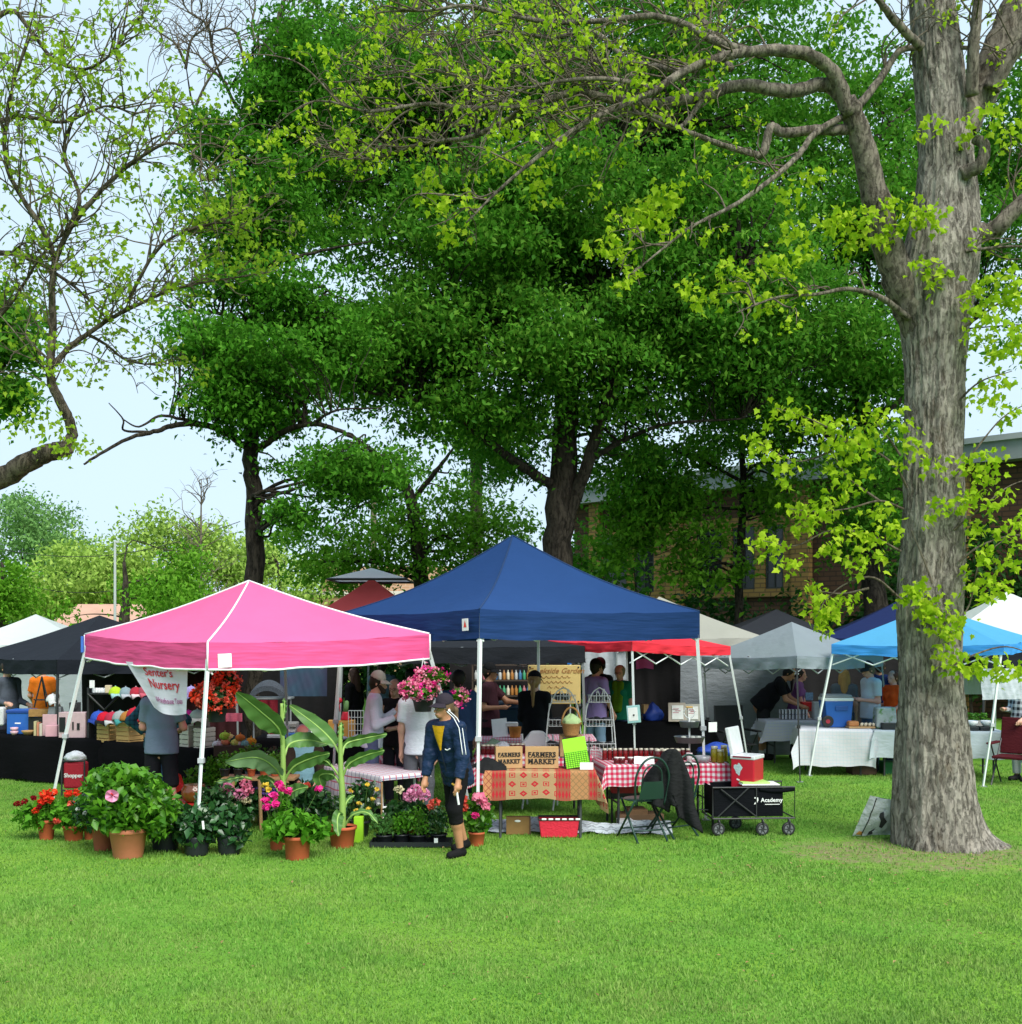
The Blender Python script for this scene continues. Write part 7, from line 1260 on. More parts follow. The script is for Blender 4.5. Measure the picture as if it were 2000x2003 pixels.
def centre():
    LID = C_('lid_gold', (.55, .52, .42), .35, metal=.3); LIDW = C_('lid_white', (.68, .68, .66), .5); RED_J = (.20, .008, .010); DRED = (.11, .006, .008)
    for k in range(17): jar(ORD[k]+' red jam jar from the left along the back of the jam table', 1183+10.2*k, 13.78+.02*(k % 2), .757, .0285, .14, RED_J if k < 9 else DRED, LID, 'jam jars along the back of the jam table')
    for k in range(4): jar(ORD[k]+' dark red jam jar from the left in the front row of the jam table', 1287+13*k, 13.56, .757, .039, .155, DRED, LID, 'larger jam jars in the front row')
    for k, px in enumerate((1207, 1217, 1234)): jar(['short red jar with a white lid, left of two touching on the jam table', 'short red jar with a white lid, right of two touching on the jam table', 'short red jar with a white lid standing apart left of the paper sheet'][k], px, 13.42, .757, .037, .075, DRED, LIDW, 'short jars with white lids')
    for k, (px, d) in enumerate(((1398, 13.55), (1410, 13.50), (1417, 13.66))): jar(['yellow green pickle jar, left of three at the end of the jam table', 'yellow green pickle jar, front one of three beside the red cooler', 'yellow green pickle jar with a dark lid, rearmost of three'][k], px, d, .757, .044, .19 if k != 1 else .155, (.30, .24, .015), LID, 'pickle jars', 'pickle_jar')
    for k in range(4): jar(ORD[k]+' dark red jam jar from the left behind the blue canopy pole', 946+8.5*k, 14.4, .762, .038, .12, DRED, LID, 'jam jars behind the left market board')
    for k in range(3): jar(ORD[k]+' dark red jam jar from the left above the gap between the market boards', 1003+9.5*k, 14.55, .762, .042, .12, DRED, LID, 'jam jars between the market boards')
    d = 13.35; mb = MB(); mb.grid(lambda u, v: ((u-.5)*39/FP*d, .04*v, .085*v+.003*math.sin(u*9)), 10, 4); b = solo(mb, 'paper_sheet', 'folded white price sheet on the jam table', 'paper', PAPER, (X(1261, d), d, .758), 0, 0); b.modifiers.new('s', 'SOLIDIFY').thickness = .002
    mb = MB(); mb.lathe([(.026, 0), (.038, .12), (.036, .12), (.024, .006)], n=18); solo(mb, 'plastic_cup', 'clear plastic cup of pink sweets on a white napkin', 'cup', C_('cup_pink', (.52, .42, .44), .2, var=.4, scale=30), (X(1351, 13.3), 13.38, .765), 0, 0, True); mb = MB(); mb.box((0, 0, .004), (.16, .12, .008)); solo(mb, 'napkin', 'white napkin under the plastic cup', 'napkin', PAPER, (X(1351, 13.3), 13.38, .756), .2)
    mb = MB(); mb.lathe([(.05, 0), (.085, .03), (.095, .08), (.088, .08), (.05, .015)], n=20); solo(mb, 'glass_bowl', 'grey glass bowl of small jars left of the pickles', 'bowl', C_('glass_grey', (.26, .26, .29), .15, var=.4, scale=25), (X(1374, 13.5), 13.5, .757), 0, 0, True)
    # tiered tray
    d = 13.9; r = thing('tiered_tray', 'grey metal tiered tray with a wooden topped ring handle', 'tray stand', (X(1349, d), d, .757)); ZC = C_('zinc', (.17, .19, .2)); mb = MB(); mb.cyl((0, 0, 0), (0, 0, .50), .012, .012, 10); mb.lathe([(.09, 0), (.09, .012), (0, .014)], n=20); mb.build('post', WIRE, r, True)
    for z, rr in ((.20, .185), (.385, .125)): mb = MB(); mb.lathe([(rr*.86, z), (rr, z+.07), (rr*1.03, z+.072), (rr*.97, z+.072), (rr*.84, z+.01), (0, z+.008)], n=28); mb.build('tray', ZC, r, True)
    mb = MB(); mb.tube([(.065*math.cos(a), 0, .56+.065*math.sin(a)) for a in np.linspace(-math.pi, 2*math.pi-math.pi, 21)], .007, 6); mb.build('ring_handle', WIRE, r, True); mb = MB(); mb.cyl((-.04, 0, .625), (.04, 0, .625), .013, .013, 8); mb.build('grip', PINE, r)
    for k, (dx, z) in enumerate(((-.08, .21), (.03, .21), (.10, .21), (.03, .395))): mb = MB(); mb.lathe([(.03, 0), (.035, .01), (.035, .055), (.03, .07), (0, .075)], n=14); solo(mb, 'candle_tin', ['pale tin at the left of the lower tray', 'pale tin in the middle of the lower tray', 'pale tin at the right of the lower tray', 'pale tin on the upper tray'][k], 'tin', C_('tin_pale', (.42, .44, .40), .4), (X(1349, d)+dx, d-.06, .757+z), 0, 0, True, 'pale tins on the tiered tray')
    # wire display racks
    for k, (xa, xb) in enumerate(((1066, 1140), (1140, 1206))):
        d = 14.45; w = (xb-xa)/FP*d; r = thing('display_rack', ['white wire display rack with black baskets beside the ponytail', 'white wire display rack with black baskets in front of the lavender shirt'][k], 'display rack', (X((xa+xb)/2, d), d, .757)); H = Z(1345, d)-.757; mb = MB()
        for sx in (-1, 1): mb.tube(crv([(sx*w*.5, 0, 0), (sx*w*.42, 0, H*.5), (sx*w*.36, 0, H*.72), (sx*w*.2, 0, H*.92), (0, 0, H)], 5), .008, 5); mb.tube([(sx*w*.46, .24, 0), (sx*w*.36, .2, H*.75)], .007, 5)
        mb.tube(crv([(-w*.10, 0, H*.80), (-w*.06, 0, H*.95), (.02, 0, H*.86), (.06, 0, H*.98), (w*.14, 0, H*.8)], 5), .006, 5); mb.build('frame', WIRE, r)
        for j, z in enumerate((.06, .42, .78)):
            ww = w*(.92-.14*j); mb = MB(); zz = H*z
            for q in (0, .08): mb.tube([(-ww/2, -.02, zz+q), (ww/2, -.02, zz+q), (ww/2, .22, zz+q), (-ww/2, .22, zz+q), (-ww/2, -.02, zz+q)], .005, 4)
            for q in range(9): x = -ww/2+ww*q/8; mb.tube([(x, -.02, zz+.08), (x, -.02, zz), (x, .22, zz)], .003, 4)
            mb.build('basket', WIRE, r); g = np.random.default_rng(k*3+j); mb = MB()
            for q in range(9): mb.ell((ww*(g.random()-.5)*.75, .06+.12*g.random(), zz+.045+.03*g.random()), (.055, .045, .035), 8, 5, jit=.12)
            mb.build('packed_goods', C_('dark_goods', (.03, .03, .035), .4, var=.6), r, True)
    # market boards, lime sheet, card
    ink = mat('ink_black', (.012, .011, .010), .7)
    for k, (a, b, y0, y1, rz, lab) in enumerate(((970, 1023, 1470, 1512, R(10), 'kraft board with black stencilled words leaning left of its twin'), (1028, 1093, 1470, 1512, 0, 'wider kraft board with black stencilled words beside the lime green sheet'))):
        d = 12.95; w, h = (b-a)/FP*d, (y1-y0)/FP*d; r = thing('market_board', lab, 'sign', (X((a+b)/2, d), d, .757), rz, 'kraft market boards'); mb = MB(); mb.box((0, .04, h/2), (w, .08, h)); mb.build('board', KRAFT, r, bevel=.003); s_ = w/.305
        for q, (t, z) in enumerate((('FARMERS', .63), ('MARKET', .32))):
            text(t, .062*s_, ink, r, (0, -.004, h*z), bold=.0022*s_, xs=.93 if q == 0 else 1.0, sp=1.12); mb = MB(); n_ = len(t); tw = .245*s_*(1 if q == 0 else .9)
            for c in range(n_):
                x = -tw/2+tw*(c+.5)/n_
                for zz in (-.022, .022): mb.box((x, -.004, h*z+zz*s_), (.024*s_, .003, .0035*s_))
            mb.build('letter_serifs', ink, r)
    d = 12.98; r = thing('lime_sheet', 'bright lime green card sheet tilted on a wire grid stand', 'sheet', (X(1128, d), d, .757)); off = r.location; mb = MB(); q = [P(1100, 1447, d)-off, P(1144, 1440, d)-off, P(1155, 1497, d-.06)-off, P(1109, 1504, d-.06)-off]; mb.add([*q, *[p+Vector((0, .004, 0)) for p in q]], [(3, 2, 1, 0), (4, 5, 6, 7), (0, 1, 5, 4), (1, 2, 6, 5), (2, 3, 7, 6), (3, 0, 4, 7)]); mb.build('sheet', LIME, r); mb = MB()
    for t in np.linspace(.48, 1, 9): mb.tube([q[0].lerp(q[3], t)+Vector((0, -.006, 0)), q[1].lerp(q[2], t)+Vector((0, -.006, 0))], .0022, 4)
    for t in np.linspace(0, 1, 11): mb.tube([q[0].lerp(q[1], t).lerp(q[3].lerp(q[2], t), .48)+Vector((0, -.006, 0)), q[3].lerp(q[2], t)+Vector((0, -.006, 0))], .0022, 4)
    mb.build('wire_grid', C_('wire_green', (.08, .25, .03), .5), r); mb = MB()
    for x in (-.13, .15): mb.tube([(x, .0, 0), (x, .12, .34)], .007, 5); mb.tube([(x, .16, 0), (x, .12, .34)], .007, 5)
    mb.build('stand', DARK_LEG, r)
    pbox('price_card', 'small white card standing at the foot of the lime sheet', 'card', 1135, 1161, 1499, 1513, 12.82, .004, PAPER, z=.757); mb = MB()
    mb.grid(lambda u, v: ((u-.5)*.40*(1-.3*v)+.08*v, -.12*v+.10*(1-v), .10*math.sin(math.pi*u)*(1-v)**.6+.02*hsh(u*9, v*6)-.10*max(0, v-.35)), 20, 14); o = solo(mb, 'black_cloth', 'black cloth heaped over the left end of the kilim table', 'cloth', cloth('jacket_black', (.014, .015, .016)), (X(955, 12.85), 12.86, .775), 0, 0, True)
    # items behind the boards
    d = 14.5; mb = MB()
    for k in range(6): mb.tube([(-.17+.02*k, .02*k, .03+.02*(k % 3)), (0, .02*k, .09+.012*k), (.16+.01*k, .02*k, .05+.02*(k % 2))], .022, 7)
    solo(mb, 'squash_pile', 'pile of long grey green squash beside the blue canopy pole', 'squash', C_('squash_green', (.16, .24, .17), .7, var=.4, scale=40), (X(962, d), d+.18, .762), 0, 0, True)
    mb = MB(); crumple(mb, (0, 0, .05), (.13, .1, .09), 4, .5); solo(mb, 'clear_bag', 'crumpled clear plastic bag behind the left market board', 'bag', C_('bag_white', (.5, .53, .58), .4), (X(984, 14.6), 14.6, .762), 0, 0, True)
    d = 16.75; mb = MB(); mb.box((0, .03, .14), (30/FP*d, .006, 36/FP*d), rx=R(-14), ry=R(-6)); solo(mb, 'white_sign', 'blank white card sign leaning on the pink checked table', 'sign', PAPER, (X(978, d), d-.03, .755), 0, 0)
    mb = MB(); mb.lathe([(.068, 0), (.075, .01), (.092, .15), (.097, .152), (.09, .155), (.07, .02)], n=24); solo(mb, 'orange_basket', 'orange wooden bushel basket on the pink checked table', 'basket', C_('orange_wood', (.58, .25, .05), .7, var=.3, scale=25), (X(1008, d), d, .755), 0, 0, True); pbox('white_carton', 'white carton lying on the orange basket', 'box', 990, 1014, 1421, 1429, d, .12, WHT, .1, z=.755+.158)
    d = 14.1; r = thing('wicker_basket', 'wicker basket with a tall loop handle and lime cloth between the wire racks', 'basket', (X(1118, d), d, .757+.28)); wk = C_('wicker', (.42, .21, .07), .85, var=.5, scale=70, bump=.01); mb = MB(); mb.lathe([(.085, -.02), (.09, 0), (.118, .13), (.124, .135), (.11, .135), (.08, .02)], n=26); mb.build('body', wk, r, True); mb = MB(); mb.tube([(.115*math.cos(a), 0, .12+.21*math.sin(a)) for a in np.linspace(0, math.pi, 15)], .012, 6); mb.build('handle', wk, r, True); mb = MB(); crumple(mb, (0, 0, .16), (.11, .09, .09), 6, .3); mb.build('liner_cloth', fab((.45, .62, .30)), r, True)
    pbox('upturned_carton', 'brown carton under the wicker basket behind the lime sheet', 'box', 1096, 1140, 1443, 1484, 14.15, .26, KRAFT, 0, .004, z=.757)
    # under the kilim table and the jam table
    d = 13.0; r = thing('kraft_bag', 'flat kraft gift bag with an oval handle hole under the kilim table', 'bag', (X(1013, d), d, 0)); mb = MB(); mb.box((0, .05, .10), (.26, .10, .20)); mb.build('body', C_('kraft_dark', (.26, .15, .05), .8), r, bevel=.006); mb = MB(); mb.ell((0, -.003, .155), (.035, .004, .014), 14, 6); mb.build('handle_hole', PAPER, r); mb = MB(); mb.box((.128+.01, .05, .10), (.02, .098, .196)); mb.build('side_panel', C_('kraft_shadow', (.12, .07, .035), .8), r)
    d = 12.78; r = thing('market_basket', 'red fabric market basket with a dark rim under the kilim table', 'basket', (X(1094, d), d, 0)); w = 80/FP*d; rb = C_('red_fabric', (.60, .018, .045), .7, bump=.02); mb = MB(); mb.box((0, .12, .10), (w*.88, .20, .20)); 
    mb = MB(); mb.add([(-w*.44, .02, 0), (w*.44, .02, 0), (w*.44, .24, 0), (-w*.44, .24, 0), (-w*.5, 0, .20), (w*.5, 0, .20), (w*.5, .26, .20), (-w*.5, .26, .20)], [(3, 2, 1, 0), (0, 1, 5, 4), (1, 2, 6, 5), (2, 3, 7, 6), (3, 0, 4, 7)]); mb.build('body', rb, r, bevel=.012); mb = MB(); mb.tube([(-w*.5, 0, .205), (w*.5, 0, .205), (w*.5, .26, .205), (-w*.5, .26, .205), (-w*.5, 0, .205)], .011, 6); mb.build('rim', BLACK, r)
    for k in range(6): mb = MB(); mb.tube([(-w*.42+w*.165*k, -.008, .212), (-w*.42+w*.165*k+.05, -.008, .212)], .011, 6); mb.build('rim_band', PAPER, r)
    mb = MB(); mb.grid(lambda u, v: ((u-.5)*2.15, v*(.55-.25*u), .02+.02*hsh(u*14, v*6)+(.05+.05*math.sin(u*5)**2)*v), 60, 14); nb = NT('zigzag_blanket'); uu = nb.xyz(nb.obj()); zz = nb.math('ADD', nb.math('MULTIPLY', uu[1], 9), nb.math('ABSOLUTE', nb.math('SUBTRACT', nb.math('FRACT', nb.math('MULTIPLY', uu[0], 9)), .5))); zm = nb.math('LESS_THAN', nb.math('FRACT', zz), .28)
    o = solo(mb, 'blanket', 'pale zigzag patterned blanket spread on the grass under the tables', 'blanket', nb.surf(nb.mix(nb.math('MULTIPLY', zm, nb.noise(nb.obj(), 20, 2)), (.58, .66, .72), (.08, .10, .13)), .9, normal=nb.bump(nb.noise(nb.obj(), 9, 4), .8, .04)), (X(1130, 13.0), 13.02, 0), R(-3), 0, True)
    d = 13.7; pbox('red_cool_box', 'red cool box with faint pale lettering under the jam table', 'cooler', 1197, 1249, 1537, 1570, d, .3, C_('red_cool', (.42, .02, .035), .4), 0, .012, z=.36); pbox('cool_box_stand', 'black low stand under the red cool box', 'stand', 1195, 1252, 1570, 1582, d, .3, DARK_LEG, 0, .004, z=.30)
    st_ = [o for o in bpy.data.objects if o.name.startswith('cool_box_stand')][0]
    for x in (-.15, .15): mb = MB(); mb.cyl((x, .1, -.30), (x, .1, .0), .013, .013, 8); mb.build('leg', DARK_LEG, st_)
    for k, (a, b, y0, y1) in enumerate(((1230, 1268, 1578, 1590), (1212, 1300, 1591, 1604), (1225, 1296, 1604, 1618))): pbox('wood_tray', ['topmost of three brown wooden trays stacked under the green chair', 'middle of three brown wooden trays stacked under the green chair', 'bottom one of three brown wooden trays stacked under the green chair'][k], 'tray', a, b, y0, y1, 13.55, .3, C_('tray_wood%d' % k, (.20-.03*k, .11-.01*k, .055), .8, var=.3), .08, .004, 'stacked wooden trays', z=[.125, .062, .0][k])
    pbox('white_carton', 'white printed carton beside the stacked wooden trays', 'box', 1211, 1240, 1602, 1620, 13.35, .16, C_('carton', (.5, .5, .52), .7), .1, .003, z=0)
    # red cooler in front end of the table, standing in the wagon
    d = 13.15; r = thing('red_cooler', 'red hard cooler with a white lid standing open beside the pickles', 'cooler', (X(1452, d), d, .40), R(-32)); mb = MB(); mb.box((0, .17, .22), (.28, .32, .44)); mb.build('body', REDP, r, bevel=.015); mb = MB(); mb.box((0, .17, .455), (.295, .335, .045)); mb.build('rim', WHT, r, bevel=.01); mb = MB(); mb.box((-.165, .19, .63), (.05, .33, .32), ry=R(-12)); mb.build('lid', WHT, r, bevel=.012)
    mb = MB(); mb.box((0, -.0015, .462), (.22, .004, .016)); mb.build('hinge_band', C_('maroon_band', (.22, .01, .03), .5), r); g = np.random.default_rng(8); mb = MB(); pts = [(-.05+.045*math.cos(a)*(1+.35*math.sin(3*a)), 0, .32+.065*math.sin(a)*(1+.25*math.cos(5*a))) for a in np.linspace(0, 6.283, 18)[:-1]]; mb.add([(x, .0075, z) for x, y, z in pts], [tuple(range(len(pts)))]); mb.build('sticker', C_('sticker', (.42, .55, .56), .6, var=.5, scale=40), r)
    for x, z in ((-.05, .20), (.05, .15)): mb = MB(); mb.box((x, .008, z), (.035, .003, .016), ry=.3); mb.build('small_sticker', PAPER, r)
    # folding wagon
    d = 12.95; xa, xb = X(1393, d), X(1556, d); r = thing('folding_wagon', 'black folding wagon with white lettering beside the jam table', 'wagon', ((xa+xb)/2, d, 0), R(4)); w = xb-xa; zb, zt = .215, .545; wf = cloth('wagon_black', (.006, .007, .009), .0, .02, 6, spec=.05)
    mb = MB(); y0, y1 = .0, .46
    for (p, q) in (((-w*.48, y0), (w*.36, y0)), ((w*.36, y0), (w*.36, y1)), ((w*.36, y1), (-w*.48, y1)), ((-w*.48, y1), (-w*.48, y0))): mb.grid(lambda u, v, p=p, q=q: (p[0]+(q[0]-p[0])*u, p[1]+(q[1]-p[1])*u+.012*math.sin(u*7)*math.sin(3*v), zb+(zt-zb)*v), 16, 6)
    mb.add([(-w*.48, y0, zb), (w*.36, y0, zb), (w*.36, y1, zb), (-w*.48, y1, zb)], [(0, 1, 2, 3)]); mb.build('fabric_tub', wf, r, True); mb = MB()
    mb.grid(lambda u, v: (w*.07+(w*.43)*u, -.012-.02*math.sin(math.pi*v), zt+.004-.05*v-.02*math.sin(math.pi*u)), 10, 4); mb.build('front_flap', wf, r, True); mb = MB()
    for y in (-.015, .475):
        mb.tube([(-w*.5, y, zb-.02), (-w*.5, y, zt), (w*.5, y, zt), (w*.5, y, zb-.02), (-w*.5, y, zb-.02)], .010, 6); mb.tube([(-w*.44, y-.004, zb), (-w*.06, y-.004, zt)], .008, 6); mb.tube([(-w*.40, y-.004, zt-.02), (w*.03, y-.004, zb)], .008, 6); mb.tube([(w*.03, y-.004, zb), (w*.03, y-.004, zt)], .008, 6)
    for x in (-w*.5, w*.5): mb.tube([(x, -.015, zb-.02), (x, .475, zb-.02)], .009, 6)
    mb.tube([(-w*.5, .2, .26), (-w*.62, .2, .27), (-w*.62, .2, .40)], .010, 6); mb.build('frame', DARK_LEG, r)
    for k, (px, y) in enumerate(((-.43, .0), (-.10, .42), (.10, -.02), (.42, -.02))):
        x = w*px; mb = MB(); mb.cyl((x, y-.02, .075), (x, y+.022, .075), .075, .075, 26)
        o = mb.build('wheel', BLACK, r, False, .012); mb = MB(); mb.cyl((x, y-.024, .075), (x, y+.026, .075), .050, .050, 20); mb.build('rim', C_('rim_grey', (.14, .15, .16), .4), o); mb = MB(); mb.cyl((x, y-.034, .075), (x, y+.03, .075), .014, .014, 10)
        for q in range(6): mb.tube([(x, y-.026, .075), (x+.045*math.cos(q*1.05), y-.026, .075+.045*math.sin(q*1.05))], .005, 4)
        mb.build('hub', DARK_LEG, o); mb = MB(); mb.tube([(x+.01, y-.03, .075), (x+.01, y-.03, .16), (x, y, zb-.02)], .009, 6); mb.tube([(x+.01, y+.034, .075), (x+.01, y+.034, .16), (x, y, zb-.02)], .009, 6); mb.build('caster_fork', DARK_LEG, r)
    text('Academy', .064, PAPER, r, (w*.215, -.026, .40), bold=.0012, sp=1.05); mb = MB(); mb.box((w*.225, -.018, .352), (.17, .003, .007)); mb.add([(w*.0, -.018, .355), (w*.03, -.018, .355), (w*.055, -.018, .40), (w*.05, -.018, .43), (w*.01, -.018, .435), (w*.005, -.018, .42), (w*.035, -.018, .415), (w*.03, -.018, .395)], [(0, 1, 2, 3, 4, 5, 6, 7)]); mb.build('emblem', PAPER, r)
    mb = MB(); mb.box((0, 0, .006), (.43, .3, .012)); mb.box((-.05, .02, .022), (.32, .26, .018), rz=.06, mi=1); o = mb.build('card_stack', [PAPER, C_('lime_pale', (.42, .72, .18), .6)], None, False, .002, (X(1489, 13.0), 13.16, .555)); o.rotation_euler = (0, 0, .04); tag(o, 'lime and white cards lying across the top of the black wagon', 'cards')
    # feed sack leaning on the maple
    d = 12.5; q = [P(1668, 1637, 12.85), P(1703, 1556, 12.6), P(1768, 1570, 12.55), P(1752, 1620, 12.8)]; b = Vector((q[0].x, q[0].y, 0)); r = thing('printed_sack', 'white printed sack with a dark cow picture leaning against the maple trunk', 'sack', b); q = [p-b for p in q]; q[0].z = .015; q[3].z = .04; mb = MB()
    fr = lambda u, v: q[0].lerp(q[3], u).lerp(q[1].lerp(q[2], u), v)+Vector((0, -.05*math.sin(math.pi*u)*math.sin(math.pi*v)-.012*hsh(u*7, v*6), .008*hsh(v*7, u*5)))
    mb.grid(fr, 16, 18); mb.grid(lambda u, v: q[0].lerp(q[3], u).lerp(q[1].lerp(q[2], u), v)+Vector((0, .09*math.sin(math.pi*u)*math.sin(math.pi*v)+.002, 0)), 16, 18)
    n = NT('sack'); nn_ = n.noise(n.obj(), 9, 5, .7); sk = n.surf(n.mix(n.ramp(nn_, [(.56, (0, 0, 0)), (.66, (1, 1, 1))]), n.mix(n.noise(n.obj(), 4, 3), (.42, .46, .48), (.58, .62, .64)), (.30, .36, .42)), .5, normal=n.bump(n.noise(n.obj(), 14, 4), .7, .03)); mb.build('sack_body', sk, r, True)
    mb = MB(); mb.tube([fr(.20, v)+Vector((0, -.006, 0)) for v in np.linspace(0, .97, 14)], .005, 5); mb.build('side_seam', mat('ink_black'), r)
    for pts, nm in ((((.42, .62), (.50, .66), (.55, .52), (.66, .42), (.60, .22), (.52, .25), (.50, .42), (.42, .54)), 'cow_head'), (((.80, .34), (.88, .50), (.98, .55), (.97, .25), (.84, .20)), 'cow_face'), (((.34, .10), (.46, .18), (.44, .02), (.34, .02)), 'cow_leg')):
        mb = MB(); mb.add([fr(*p)+Vector((0, -.007, 0)) for p in pts], [tuple(range(len(pts)))]); mb.build('cow_patch', mat('ink_soft', (.03, .03, .035), .8), r)
    mb = MB(); mb.add([fr(*p)+Vector((0, -.007, 0)) for p in ((.06, .02), (.2, .02), (.18, .10), (.1, .12))], [(0, 1, 2, 3)]); mb.build('orange_mark', C_('orange_ink', (.5, .22, .05)), r)
centre()
n_ = NT('case_stripes'); CASE = n_.surf(n_.mix(n_.math('LESS_THAN', n_.math('FRACT', n_.math('MULTIPLY', n_.xyz(n_.obj())[0], 18)), .45), (.6, .6, .62), (.02, .02, .025)), .6)
def right_side():
    d = 18.5; r = thing('wheeled_cooler', 'big blue wheeled cooler with a grey lid on the pale checked table', 'cooler', (X(1645, d), d+.1, .745)); w, h = 56/FP*d, 52/FP*d; mb = MB(); mb.add([(-w*.40, 0, 0), (w*.42, 0, 0), (w*.42, .36, 0), (-w*.40, .36, 0), (-w*.5, -.02, h), (w*.5, -.02, h), (w*.5, .38, h), (-w*.5, .38, h)], [(3, 2, 1, 0), (4, 5, 6, 7), (0, 1, 5, 4), (1, 2, 6, 5), (2, 3, 7, 6), (3, 0, 4, 7)]); mb.build('body', BLUEP, r, bevel=.015)
    mb = MB(); mb.box((0, .18, h+.025), (w*1.02, .41, .05)); mb.build('rim', WHT, r, bevel=.01); mb = MB(); mb.box((0, .18, h+.075), (w*.98, .40, .05), top=.92); mb.build('lid', GREYP, r, bevel=.012); mb = MB(); mb.box((.04, -.028, h*.72), (.20, .01, .07)); mb.build('handle_recess', C_('blue_dark', (.014, .075, .3), .4), r, bevel=.004)
    mb = MB(); mb.cyl((-w*.40, -.035, .10), (-w*.40, .0, .10), .095, .095, 24); wl = mb.build('wheel', BLACK, r, bevel=.01); mb = MB(); mb.cyl((-w*.40, -.04, .10), (-w*.40, -.01, .10), .035, .035, 14); mb.build('hub', C_('hub_red', (.35, .02, .04), .5), wl); mb = MB(); mb.tube([(-w*.54, .1, .1), (-w*.54, .1, h*.9)], .012, 6); mb.build('pull_handle', BLACK, r)
    d = 18.4; r = thing('egg_tray', 'low tray of cream eggs and brown bread on the pale checked table', 'food tray', (X(1687, d), d, .745)); mb = MB(); mb.box((0, .12, .015), (.42, .26, .03)); mb.build('tray', KRAFT, r, bevel=.004); mb = MB(); mb.box((-.12, .1, .07), (.17, .17, .09)); mb.build('bread', C_('bread', (.42, .17, .06), .8, var=.3, scale=20), r, bevel=.03)
    for k in range(7): mb = MB(); mb.ell((.0+.032*k, .03+.05*(k % 2), .06), (.024, .022, .03), 10, 7); mb.build('egg', C_('egg_cream', (.62, .52, .38), .5), r, True)
    d = 18.35; mb = MB(); mb.box((0, .15, .17), (.34, .26, .34), top=.9); o = solo(mb, 'clear_sack', 'clear plastic sack of green produce left of the maple trunk', 'bag', (lambda n: n.surf(n.mix(n.ramp(n.noise(n.obj(), 7, 4), [(.5, (0, 0, 0)), (.62, (1, 1, 1))]), (.36, .40, .40), (.08, .22, .04)), .25, normal=n.bump(n.noise(n.obj(), 12, 4), .8, .03)))(NT('clear_produce')), (X(1737, d), d, .745), 0, .03)
    pbox('black_crate', 'shallow black plastic crate in front of the clear sack', 'crate', 1728, 1757, 1419, 1431, 18.25, .2, PBLK, 0, .005, z=.745)
    for k in range(2): mb = MB(); mb.lathe([(.05, 0), (.085, .05), (.10, .10), (.095, .10), (.05, .02)], n=22); solo(mb, 'white_bowl', ['white bowl on the table right behind the maple trunk', 'white bowl on the table beside the slanted white leg'][k], 'bowl', WHT, (X(1904+30*k, 18.1), 18.15, .745+.045), 0, 0, True, 'white bowls behind the maple'); pbox('black_tray', ['black tray under the white bowl nearest the trunk', 'black tray under the white bowl by the slanted leg'][k], 'tray', 1889+30*k, 1916+30*k, 1430, 1437, 18.05, .24, PBLK, 0, .004, 'black trays behind the maple', z=.74)
    r = thing('herb_trough', 'low trough of green seedlings right of the maple trunk', 'planter', (X(1908, 18.5), 18.5, .745)); mb = MB(); mb.box((0, .08, .06), (.42, .16, .12)); mb.build('trough', C_('trough', (.33, .31, .28), .7), r, bevel=.006); g = np.random.default_rng(4); leaves('foliage', np.array([0, .08, .17])+(g.random((320, 3))-.5)*np.array([.42, .16, .13]), .05, G3, r)
    d = 20.2; 
    for k in range(2):
        for j in range(4): pbox('jar_case', '%s black and white case of jars, %s from the left on the lavender table' % (['lower', 'upper'][k], ORD[j]), 'case', 1527+13.6*j, 1540+13.6*j, 1401-10*k, 1410-10*k, d, .1, CASE, 0, .002, 'cases of jars on the lavender table', z=.755+.09*k)
    d = 20.4; pbox('menu_board', 'small blue and white menu board behind the lavender table', 'sign', 1576, 1592, 1355, 1370, d, .02, C_('menu_blue', (.16, .26, .42), .6, var=.8, scale=30), .2); mb = MB(); mb.box((0, 0, .08), (.28, .2, .16), top=1.15); solo(mb, 'red_basket', 'red plastic basket behind the slanted leg of the sky blue canopy', 'basket', C_('red_bright', (.62, .02, .02), .5), (X(1586, d), d, Z(1391, d)), 0, .01)
    pbox('white_box', 'stack of white paper boxes right of the red basket', 'box', 1594, 1612, 1378, 1412, 20.1, .2, C_('offwhite', (.48, .5, .52), .7, var=.3), 0, .004, z=.755)
    # frames and goods on the black table under the red canopy
    d = 18.95; zt = .81
    for k, (a, b, y0, lab) in enumerate(((1308, 1342, 1376, 'beige picture frame with a printed sheet under the red canopy'), (1341, 1371, 1379, 'pale picture frame with a printed sheet beside the blue canopy pole'))):
        w, h = (b-a)/FP*d, (1413-y0)/FP*d; r = thing('picture_frame', lab, 'frame', (X((a+b)/2, d), d+.05*k, zt)); mb = MB(); mb.box((0, .02, h/2), (w, .025, h), rx=R(-8)); mb.build('frame', C_('frame_beige%d' % k, (.44-.02*k, .38+.04*k, .33+.05*k), .6), r, bevel=.003); mb = MB(); mb.box((.01, -.002, h*.5), (w*.66, .008, h*.74), rx=R(-8)); mb.build('sheet', PAPER, r); mb = MB()
        for j in range(5): mb.box((-.02+.03*(j % 2), -.008, h*(.28+.1*j)), (w*.34, .003, .010), rx=R(-8))
        mb.build('print_lines', C_('print_red', (.45, .12, .18), .7), r)
    d = 16.9; r = thing('tilted_frame', 'pale turquoise framed sheet hanging on the white leg of the red canopy', 'frame', (X(1240, d), d, Z(1414, d)), 0); w, h = 26/FP*d, 34/FP*d; mb = MB(); mb.box((0, 0, h/2), (w, .02, h), ry=R(-5)); mb.build('frame', C_('turquoise', (.30, .55, .56), .6), r, bevel=.003); mb = MB(); mb.box((-.01, -.008, h/2), (w*.72, .01, h*.76), ry=R(-5)); mb.build('sheet', PAPER, r); mb = MB(); mb.ell((.0, -.02, h*.45), (.014, .006, .014), 8, 5); mb.build('pin', BLACK, r)
